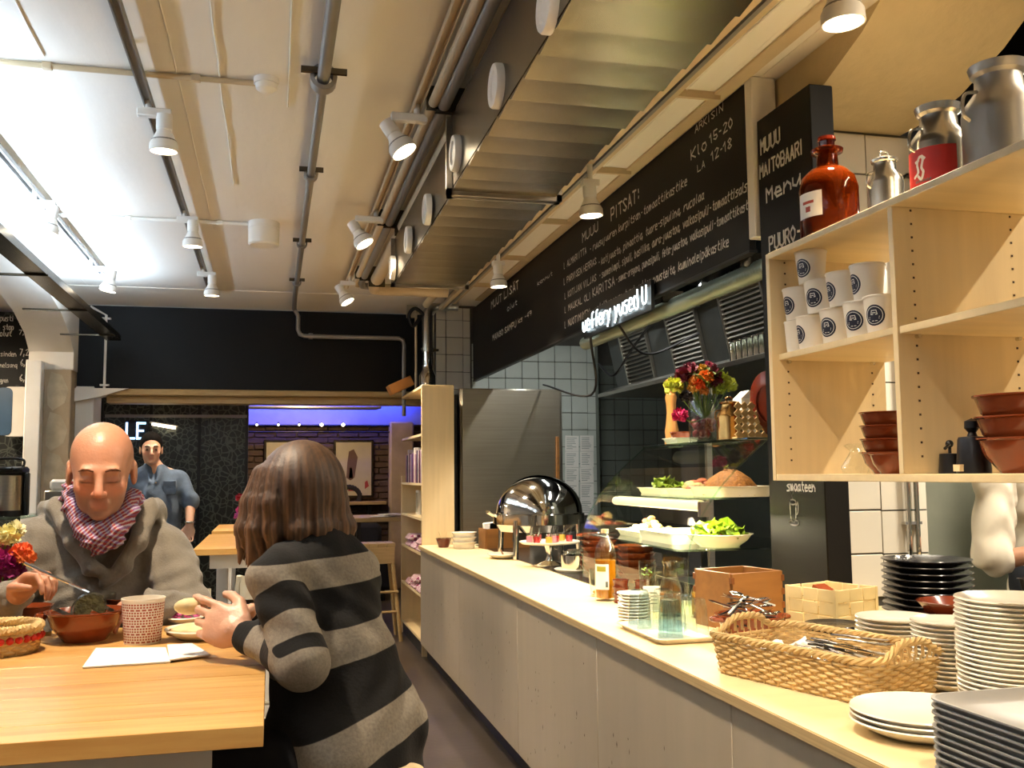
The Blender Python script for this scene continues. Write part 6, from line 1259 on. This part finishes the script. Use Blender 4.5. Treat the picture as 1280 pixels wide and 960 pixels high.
c.chain(ring, [.02, .026, .03, .032, .03, .026, .024, .028, .032, .032, .03, .026, .02], .012); c.chain([pt(100, 640, 2.86), pt(112, 668, 2.815), pt(118, 688, 2.81)], [.03, .03, .012], .012); c.chain([pt(160, 640, 2.87), pt(138, 672, 2.815), pt(122, 688, 2.805)], [.028, .03, .012], .012)
V, F = c.mesh(.005, lambda X, Y, Z: .004*np.sin(120*X+90*Z+8*np.sin(40*Z))+.003*np.sin(160*Z-70*X))
def plaid():
    m = bpy.data.materials.new('plaid'); m.use_nodes = True; MATS['plaid'] = m; nt = m.node_tree; b_ = nt.nodes['Principled BSDF']; b_.inputs['Roughness'].default_value = .9
    tc = nt.nodes.new('ShaderNodeTexCoord'); mp = nt.nodes.new('ShaderNodeMapping'); mp.inputs['Rotation'].default_value = (.3, .75, .5); nt.links.new(tc.outputs['Object'], mp.inputs[0])
    def band(axis, sc, c0, c1, p=.5):
        w_ = nt.nodes.new('ShaderNodeTexWave'); w_.bands_direction = axis; w_.inputs['Scale'].default_value = sc; w_.inputs['Distortion'].default_value = 1.5; w_.inputs['Detail Scale'].default_value = 3; nt.links.new(mp.outputs[0], w_.inputs[0]); r_ = nt.nodes.new('ShaderNodeValToRGB'); r_.color_ramp.elements[0].position = p-.08; r_.color_ramp.elements[1].position = p+.08; r_.color_ramp.elements[0].color = lin(c0); r_.color_ramp.elements[1].color = lin(c1); nt.links.new(w_.outputs[1], r_.inputs[0]); return r_
    a = band('X', 26, '#7a2028', '#48609a'); d = band('Z', 34, '#96323a', '#d8ccc8', .62); mx = nt.nodes.new('ShaderNodeMix'); mx.data_type = 'RGBA'; mx.inputs[0].default_value = .5; nt.links.new(a.outputs[0], mx.inputs[6]); nt.links.new(d.outputs[0], mx.inputs[7]); nt.links.new(mx.outputs[2], b_.inputs['Base Color'])
plaid(); put('scarf', V, F, 'plaid', man)
c = Body(); 
for sx in (-1, 1): kn = np.array([hips[0]+sx*.13, 2.66, .74]); ft = np.array([hips[0]+sx*.13, 2.74, .34]); c.chain([hips+np.array([sx*.08, 0, -.02]), kn, ft], [.105, .075, .06], .03)
V, F = c.mesh(.012); put('trousers', V, F, mat('darkcloth', '#1d2028', .9, noise=.2), man)
sp = T('table_fork', 'thin silver fork held by the bald person', 'fork', hR+np.array([.0, -.02, .01])); A = np.array(sp.location); L = spt-A
B().tube([-.3*L, .5*L, L*.75], [.004, .0035, .0025], 8).build('handle', 'chrome', sp); B().tube([L*.72, L], [.007, .009], 8, flat=.3).build('fork_head', 'chrome', sp)
for o_ in (-.006, -.002, .002, .006): B().tube([L*.98+np.array([0, o_, 0]), L*1.13+np.array([0, o_, 0])], .0012, 5).build('tine', 'chrome', sp)
# ---------------- woman in striped cardigan, seen from behind
wom = T('person', 'person with brown bob hair in black and grey striped cardigan, back turned', 'person', (.15, 2.09, .76))
b = Body(); HC = pt(370, 622, 2.22); HM = rotm(R(-145), R(14)); g2 = head(b, HC, HM, .95)
Sd = np.array([.72, .69, 0]); Fd = np.array([-.69, .72, 0]); MT = np.stack([Sd, Fd, np.array([0, 0, 1.])], 1)
nk = pt(388, 690, 2.17); cw = pt(402, 745, 2.16); mw = pt(417, 830, 2.12); lw = pt(428, 912, 2.09)
sLw, sRw = pt(347, 722, 2.05), pt(440, 716, 2.27); eLw, wLw = pt(378, 832, 1.95), pt(309, 795, 2.10); eRw, wRw = pt(372, 800, 2.52), pt(312, 772, 2.50)
b.rc(g2(0, .03, -.07), nk, .048, .055, .02); b.el(cw, (.13, .085, .12), .03, MT); b.rc(cw, mw, .10, .10, .04).rc(mw, lw, .10, .12, .04); hipw = np.array([.15, 2.09, .85]); b.el(hipw, (.15, .12, .1), .04)
b.rc(nk, sLw, .045, .048, .03).rc(nk, sRw, .045, .048, .03); b.chain([sLw, eLw, wLw], [.042, .032, .023], .012); b.chain([sRw, eRw, wRw], [.042, .032, .023], .012)
hL = pt(250, 770, 2.16); hand(b, wLw, hL-wLw, (.15, .95, -.25), (-.1, .0, 1), s=1.06, curls=((.10, .35, .3), (.28, .5, .4), (.45, .6, .45), (.6, .7, .5)), tcurl=.12)
hand(b, wRw, pt(284, 768, 2.44)-wRw, (-.3, -.8, -.2), (-.2, 0, 1), s=.92, curl=(.4, .6, .4), tcurl=.2)
for q in (-1, 1): kn = hipw+Fd*.40+Sd*q*.09+np.array([0, 0, -.08]); ft = kn+np.array([.02, -.05, -.42]); b.chain([hipw+Sd*q*.08, kn, ft], [.085, .058, .04], .03); b.rc(ft, ft+Fd*.14+np.array([0, 0, -.02]), .036, .028, .02)
V, F = b.mesh(.0045); put('body', V, F, 'skin', wom, facecol(V, g2, HM, HC, (.66, .37, .25), 0, s=.95))
c = Body(); top = nk+np.array([0, 0, -.02])
c.el(cw, (.15, .108, .15), .03, MT); c.rc(cw+np.array([0, 0, -.05]), mw, .112, .122, .04, tagv=0).rc(mw, lw, .122, .142, .05); c.rc(lw, np.array([.17, 2.09, .80]), .142, .15, .05); c.rc(top, sLw, .060, .056, .03).rc(top, sRw, .060, .056, .03); c.rc(nk+np.array([0, 0, .035]), nk, .055, .064, .02)
arms = [[sLw, eLw, wLw+(eLw-wLw)*.02], [sRw, eRw, wRw]]; ar = [[.056, .047, .034], [.056, .046, .034]]
for a_, r_ in zip(arms, ar): c.chain(a_, r_, .016)
c.rc(pt(492, 903, 2.06), pt(425, 955, 1.97), .06, .085, .05)
fold = lambda X, Y, Z: .003*np.sin(30*Z+24*X+4*np.sin(18*X))+.0022*np.sin(70*(X*.7+Y*.7)+6*np.sin(16*Z))
V, F = c.mesh(.0055, fold)
def seg(V, a, b_): ba = b_-a; t = np.clip(((V-a)@ba)/(ba@ba), 0, 1); return t, np.linalg.norm(V-(a+t[:, None]*ba), axis=1)
kt = np.interp(V[:, 2], [.85, .98, 1.12, 1.3], [.40, .33, .12, .03]); sv = V[:, 2]-kt*(V[:, 0]-.16)
edges = [(1.262, 1), (1.205, -1), (1.125, 1), (1.060, -1), (.955, 1), (.872, -1)]
def signed(v, ed, top=-1):
    "distance to nearest band edge, positive inside grey"
    e = np.array([q[0] for q in ed]); sg = np.full(len(v), top); 
    for z_, s_ in ed: sg = np.where(v < z_, s_, sg)
    return sg*np.min(np.abs(v[:, None]-e[None]), 1)
st = signed(sv, edges); dt = np.minimum.reduce([np.linalg.norm((V-cw)@MT/np.array([.165, .112, .15]), axis=1)*.11-.11, seg(V, cw, mw)[1]-.117, seg(V, mw, lw)[1]-.132])
for a_ in arms:
    t1, d1 = seg(V, a_[0], a_[1]); t2, d2 = seg(V, a_[1], a_[2]); L1, L2 = np.linalg.norm(a_[1]-a_[0]), np.linalg.norm(a_[2]-a_[1]); al = np.where(d1 < d2, t1*L1, L1+t2*L2); da = np.minimum(d1-.052, d2-.041)
    fr_ = al/(L1+L2); sgn = signed(-fr_, [(-.10, -1), (-.26, 1), (-.40, -1), (-.48, 1), (-.63, -1), (-.74, 1), (-.91, -1)], 1)*(L1+L2)
    on = (da < dt-.004) & (al > .02); st = np.where(on, sgn, st)
def striped():
    m = bpy.data.materials.new('knit_stripe'); m.use_nodes = True; MATS['knit_stripe'] = m; nt = m.node_tree; b_ = nt.nodes['Principled BSDF']; b_.inputs['Roughness'].default_value = .95; b_.inputs['Sheen Weight'].default_value = .02
    a = nt.nodes.new('ShaderNodeAttribute'); a.attribute_name = 'stripe'; r_ = nt.nodes.new('ShaderNodeValToRGB'); r_.color_ramp.elements[0].position = .49; r_.color_ramp.elements[1].position = .51
    n_ = nt.nodes.new('ShaderNodeTexNoise'); n_.inputs['Scale'].default_value = 160; tc = nt.nodes.new('ShaderNodeTexCoord'); nt.links.new(tc.outputs['Object'], n_.inputs[0]); g_ = nt.nodes.new('ShaderNodeValToRGB'); g_.color_ramp.elements[0].color = lin('#6e675c'); g_.color_ramp.elements[1].color = lin('#9c9486'); nt.links.new(n_.outputs[0], g_.inputs[0])
    r_.color_ramp.elements[0].color = (0, 0, 0, 1); r_.color_ramp.elements[1].color = (1, 1, 1, 1); nt.links.new(a.outputs['Fac'], r_.inputs[0]); mx = nt.nodes.new('ShaderNodeMix'); mx.data_type = 'RGBA'; nt.links.new(r_.outputs[0], mx.inputs[0]); mx.inputs[6].default_value = lin('#080708'); nt.links.new(g_.outputs[0], mx.inputs[7]); nt.links.new(mx.outputs[2], b_.inputs['Base Color'])
    bp = nt.nodes.new('ShaderNodeBump'); bp.inputs['Strength'].default_value = .25; bp.inputs['Distance'].default_value = .004; nt.links.new(n_.outputs[0], bp.inputs['Height']); nt.links.new(bp.outputs[0], b_.inputs['Normal'])
st = np.clip(st, -.03, .03)
for _ in range(7):
    S_ = np.zeros(len(V)); C_ = np.zeros(len(V))
    for i in range(4): np.add.at(S_, F[:, i], st[F[:, (i+1) % 4]]+st[F[:, i-1]]); np.add.at(C_, F[:, i], 2)
    st = .4*st+.6*S_/np.maximum(C_, 1)
striped(); put('cardigan', V, F, 'knit_stripe', wom, attr=np.clip(.5+st*12, 0, 1))
c = Body()
for q in (-1, 1): kn = hipw+Fd*.40+Sd*q*.09+np.array([0, 0, -.08]); ft = kn+np.array([.02, -.05, -.38]); c.chain([hipw+Sd*q*.08, kn, ft], [.11, .075, .058], .03)
V, F = c.mesh(.012); put('trousers', V, F, 'darkcloth', wom)
# hair: layered bob with strand grooves
c = Body(); hb = HC+np.array([.012, -.016, .020]); c.el(hb, (.097, .112, .108), .02); rs_h = np.random.default_rng(21)
c.el(HC+np.array([.006, -.01, -.035]), (.083, .09, .075), .04)
for k in range(46):
    th = 6.283*k/46+rs_h.uniform(-.06, .06); dv = np.array([math.cos(th), math.sin(th), 0]); inner = rs_h.uniform(.86, 1.04); face_side = dv@(HM@np.array([0, -1, 0])) > .72
    ln = rs_h.uniform(.105, .145)+.02*(dv[0] < -.5); fl = rs_h.uniform(.098, .128)
    p0 = HC+dv*np.array([.078, .09, 0])*inner+np.array([0, 0, .055]); p1 = HC+dv*np.array([.096, .102, 0])*inner+np.array([0, 0, -.01]); p2 = HC+dv*fl*.98*inner+np.array([0, 0, -.065]); p3 = HC+dv*(fl+.004)*inner+np.array([rs_h.uniform(-.012, .012), 0, -ln])
    if face_side: continue
    c.chain([p0, p1, p2, p3], [.016, .020, .017, .003], .012)
def strand(X, Y, Z): th = np.arctan2(Y-HC[1], X-HC[0]); q = np.clip(1.2-(Z-HC[2])/.09, 0, 1); return q*(.0022*np.sin(38*th+1.2*np.sin(9*(Z-HC[2]))+2*np.sin(5*th))+.0014*np.sin(83*th+1.5*np.sin(7*Z)))
V, F = c.mesh(.0045, strand); th = np.arctan2(V[:, 1]-HC[1], V[:, 0]-HC[0]); zz = V[:, 2]-HC[2]
hv = .45+.26*np.sin(38*th+1.2*np.sin(9*zz)+2*np.sin(5*th))+.24*np.sin(93*th+2*np.sin(8*zz))+.2*np.sin(17*th+1.5*np.sin(6*zz)); hv = np.clip(hv, 0, 1)[:, None]; tipf = np.clip(-(zz+.0)/.10, 0, 1)[:, None]
colh = (np.array([.035, .017, .009])*(1-hv)+np.array([.115, .056, .025])*hv)*(1+.9*tipf*hv); put('hair', V, F, vcol('hair', .55, .1, 180, noise=.25, nscale=60), wom, colh)
br = tag(B().sphere((0, 0, 0), .026, 12, 8, (1.3, .8, .7)).build('bread_piece', 'breadpale', loc=pt(238, 758, 2.20)), 'torn piece of pale bread held by the striped person', 'bread')
# ---------------- man in denim shirt walking in from the back
sm_ = T('person', 'dark-haired person in blue denim shirt walking towards the tables', 'person', (-.84, 8.0, 0))
b = Body(); HC = pt(189, 561, 7.98); HM = rotm(R(8), R(2)); g3 = head(b, HC, HM, 1.0); cx = HC[0]+.03
nk = np.array([cx, 8.02, HC[2]-.16]); ch = np.array([cx+.02, 8.03, HC[2]-.36]); hp = np.array([cx+.05, 8.03, .95]); sR, sL = np.array([cx-.165, 8.03, HC[2]-.23]), np.array([cx+.185, 8.03, HC[2]-.24])
eL = pt(238, 628, 7.98); wL = pt(237, 655, 7.88); eR = pt(162, 640, 8.05); wR = pt(166, 668, 7.9)
b.rc(g3(0, .03, -.07), nk, .055, .06, .02); b.el(ch, (.16, .1, .2), .04); b.rc(ch, hp, .13, .14, .05); b.rc(nk, sR, .05, .06, .03).rc(nk, sL, .05, .06, .03); b.chain([sR, eR, wR], [.055, .04, .028], .015); b.chain([sL, eL, wL], [.055, .042, .029], .015)
hand(b, wL, (.0, -.15, -1), (-.2, -1, 0), (-.6, -1, 0), curl=(.35, .5, .4), s=1.05); hand(b, wR, (.0, -.2, -1), (.2, -1, 0), (.6, -1, 0), curl=(.35, .5, .4), s=1.05)
for q, dy in ((-1, .12), (1, -.14)): kn = hp+np.array([q*.1, dy*.7-.03, -.44]); ft = np.array([hp[0]+q*.1, 8.03+dy*1.4, .07]); b.chain([hp+np.array([q*.09, 0, -.05]), kn, ft], [.09, .062, .042], .03); b.rc(ft, ft+np.array([0, -.15, -.03]), .042, .034, .02)
V, F = b.mesh(.0075); put('body', V, F, 'skin', sm_, facecol(V, g3, HM, HC, (.62, .36, .24), .25)); brow(sm_, g3, 1, '#17100c', .005)
for s_ in (-1, 1): B().sphere(np.array(g3(s_*.032, -.0965, -.006))-np.array(sm_.location), .0065, 8, 6, (1.4, .6, .7)).build('eye', mat('eyedark', '#120c0a', .2, noise=.1), sm_)
c = Body(); c.el(g3(0, .022, .040), (.085, .105, .094), .015, HM); c.el(g3(0, .05, .0), (.082, .068, .08), .02, HM)
c.el(g3(0, -.125, -.03), (.13, .112, .108), .006, HM, True)
V, F = c.mesh(.007); put('hair', V, F, mat('blackhair', '#0c0806', .85, spec=.1, noise=.3, nscale=90, bump=.4, bscale=120), sm_)
c = Body(); c.el(ch, (.2, .135, .22), .04); c.rc(ch, hp+np.array([0, 0, -.02]), .155, .165, .05); c.rc(nk+np.array([0, 0, -.04]), sR, .088, .07, .03).rc(nk+np.array([0, 0, -.04]), sL, .088, .07, .03); c.chain([sR, eR], [.068, .058], .02); c.chain([sL, eL], [.068, .058], .02); c.rc(eL+np.array([0, 0, .03]), eL+(wL-eL)*.1, .061, .059, .01); c.rc(eR+np.array([0, 0, .03]), eR+(wR-eR)*.1, .061, .059, .01)
for s_ in (-1, 1): c.rc(nk+np.array([s_*.06, -.04, .025]), nk+np.array([s_*.025, -.125, -.10]), .02, .014, .01)
c.el(nk+np.array([0, -.1, .0]), (.03, .05, .09), .02, None, True)
V, F = c.mesh(.010, lambda X, Y, Z: .005*np.sin(30*Z+20*X)+.004*np.sin(45*X-20*Z)); put('denim_shirt', V, F, mat('denim', '#5b6b80', .9, noise=.3, nscale=25, bump=.3, bscale=160), sm_)
pk = ch+np.array([.10, -.135, .06])-np.array(sm_.location); B().box(pk, (.1, .02, .11), bev=.006).build('breast_pocket', 'denim', sm_)
for i in range(4): B().sphere(ch+np.array([.0+.006*i, -.142, .1-.09*i])-np.array(sm_.location), .008, 8, 6).build('button', 'chrome', sm_)
B().tube([wL-np.array(sm_.location)+np.array([.034*math.cos(a), .034*math.sin(a), .015]) for a in np.linspace(0, 6.283, 16, endpoint=False)], .009, 6, closed=True).build('wristwatch', 'chrome', sm_)
c = Body(); c.el(hp+np.array([0, 0, -.08]), (.175, .135, .12), .04)
for q, dy in ((-1, .12), (1, -.14)): kn = hp+np.array([q*.1, dy*.7-.03, -.44]); ft = np.array([hp[0]+q*.1, 8.03+dy*1.4, .11]); c.chain([hp+np.array([q*.09, 0, -.05]), kn, ft], [.11, .085, .07], .03)
V, F = c.mesh(.012); put('trousers', V, F, 'darkcloth', sm_)
c = Body(); c.el(hp+np.array([.06, -.10, -.12]), (.14, .075, .2), .03); V, F = c.mesh(.010, lambda X, Y, Z: .006*np.sin(60*X+8*Z)); put('khaki_apron', V, F, mat('khaki', '#a89a52', .9, noise=.25, nscale=20), sm_)
# ---------------- cook behind the counter
ck = T('person', 'cook in white shirt with rolled sleeve reaching forward behind the shelf unit', 'person', (3.42, 3.75, 0))
b = Body(); nk = np.array([3.42, 3.72, 1.62]); HC = nk+np.array([.02, -.05, .17]); HM = rotm(R(40), R(20)); g4 = head(b, HC, HM, 1.0); ch = nk+np.array([.02, .03, -.25]); hp = np.array([3.46, 3.78, 1.0]); sA = pt(1245, 560, 3.68); eA = pt(1240, 702, 3.66); wA = pt(1306, 690, 3.52); sB = nk+np.array([.22, .05, -.07]); eB = sB+np.array([.08, -.05, -.30]); wB = eB+np.array([.02, -.24, .05])
b.rc(g4(0, .03, -.07), nk, .055, .06, .02); b.el(ch, (.16, .1, .2), .04); b.rc(ch, hp, .13, .14, .05); b.rc(nk, sA, .05, .055, .03).rc(nk, sB, .05, .055, .03); b.chain([sA, eA, wA], [.055, .048, .034], .015); b.chain([sB, eB, wB], [.055, .042, .03], .015)
hand(b, wA, wA-eA, (0, -.3, -1), (0, -1, .2), curl=(.4, .5, .4)); hand(b, wB, wB-eB, (-.6, 0, -.8), (-1, 0, .2), curl=(.4, .5, .4))
for q in (-1, 1): b.chain([hp+np.array([q*.08, 0, -.05]), hp+np.array([q*.09, -.02, -.48]), np.array([hp[0]+q*.09, 3.8, .07])], [.09, .06, .042], .03); b.rc((hp[0]+q*.09, 3.8, .06), (hp[0]+q*.09, 3.66, .04), .042, .034, .02)
V, F = b.mesh(.0085); put('body', V, F, 'skin', ck, facecol(V, g4, HM, HC, (.40, .20, .12), .2)); brow(ck, g4, 1, '#17100c', .004)
c = Body(); c.el(g4(0, .022, .040), (.085, .105, .094), .015, HM); c.el(g4(0, .05, .0), (.082, .068, .08), .02, HM); c.el(g4(0, -.125, -.03), (.13, .112, .108), .006, HM, True); V, F = c.mesh(.009); put('hair', V, F, 'blackhair', ck)
c = Body(); c.el(ch, (.2, .14, .23), .04); c.rc(ch, hp+np.array([0, 0, -.1]), .16, .175, .05); c.rc(nk+np.array([0, 0, -.05]), sA, .08, .085, .03).rc(nk+np.array([0, 0, -.05]), sB, .08, .085, .03); c.chain([sA, eA+(sA-eA)*.05], [.088, .082], .02); c.rc(eA+np.array([0, 0, .05]), eA+(wA-eA)*.12, .078, .07, .02); c.chain([sB, eB], [.085, .07], .02)
V, F = c.mesh(.010, lambda X, Y, Z: .006*np.sin(40*Z+25*X+5*np.sin(20*X))+.004*np.sin(60*X-25*Z)); put('white_shirt', V, F, mat('whiteshirt', '#ddd3c2', .9, noise=.06, nscale=20), ck)
c = Body(); c.el(hp+np.array([0, 0, -.1]), (.18, .14, .12), .04)
for q in (-1, 1): c.chain([hp+np.array([q*.08, 0, -.05]), hp+np.array([q*.09, -.02, -.48]), np.array([hp[0]+q*.09, 3.8, .12])], [.11, .085, .07], .03)
V, F = c.mesh(.015); put('trousers', V, F, 'darkcloth', ck)
wbx = T('work_bench', 'steel work bench with a dark pan behind the counter', 'bench', (3.25, 3.2, 0)); B().bb(-.42, .9, -.25, .2, .86, .9, bev=.004).build('bench_top', 'steel', wbx)
for sx in (-.36, .84):
    for sy in (-.2, .15): B().cyl((sx, sy, 0), (sx, sy, .87), .02, n=8).build('leg', 'steel', wbx)
pn = T('gastro_pan', 'dark rectangular pan on the steel bench by the cook', 'pan', (2.98, 3.2, .90)); traymesh(.13, .1, .02, .1).build('pan', 'castiron', pn); B().bb(-.15, -.13, -.03, .03, .08, .1).build('handle', 'castiron', pn)
ta = T('kitchen_tap', 'curved chrome tap in front of the cook', 'tap', (3.28, 3.34, .9)); B().tube(spline([(0, 0, 0), (0, 0, .25), (.0, -.05, .32), (0, -.13, .30), (0, -.14, .24)], 6), .013, 10).build('spout', 'chrome', ta); B().lathe([(0, 0), (.03, 0), (.026, .03), (0, .032)], 16).build('base', 'chrome', ta); B().cyl((.02, 0, .05), (.08, 0, .07), .008, n=8).build('lever', 'chrome', ta)
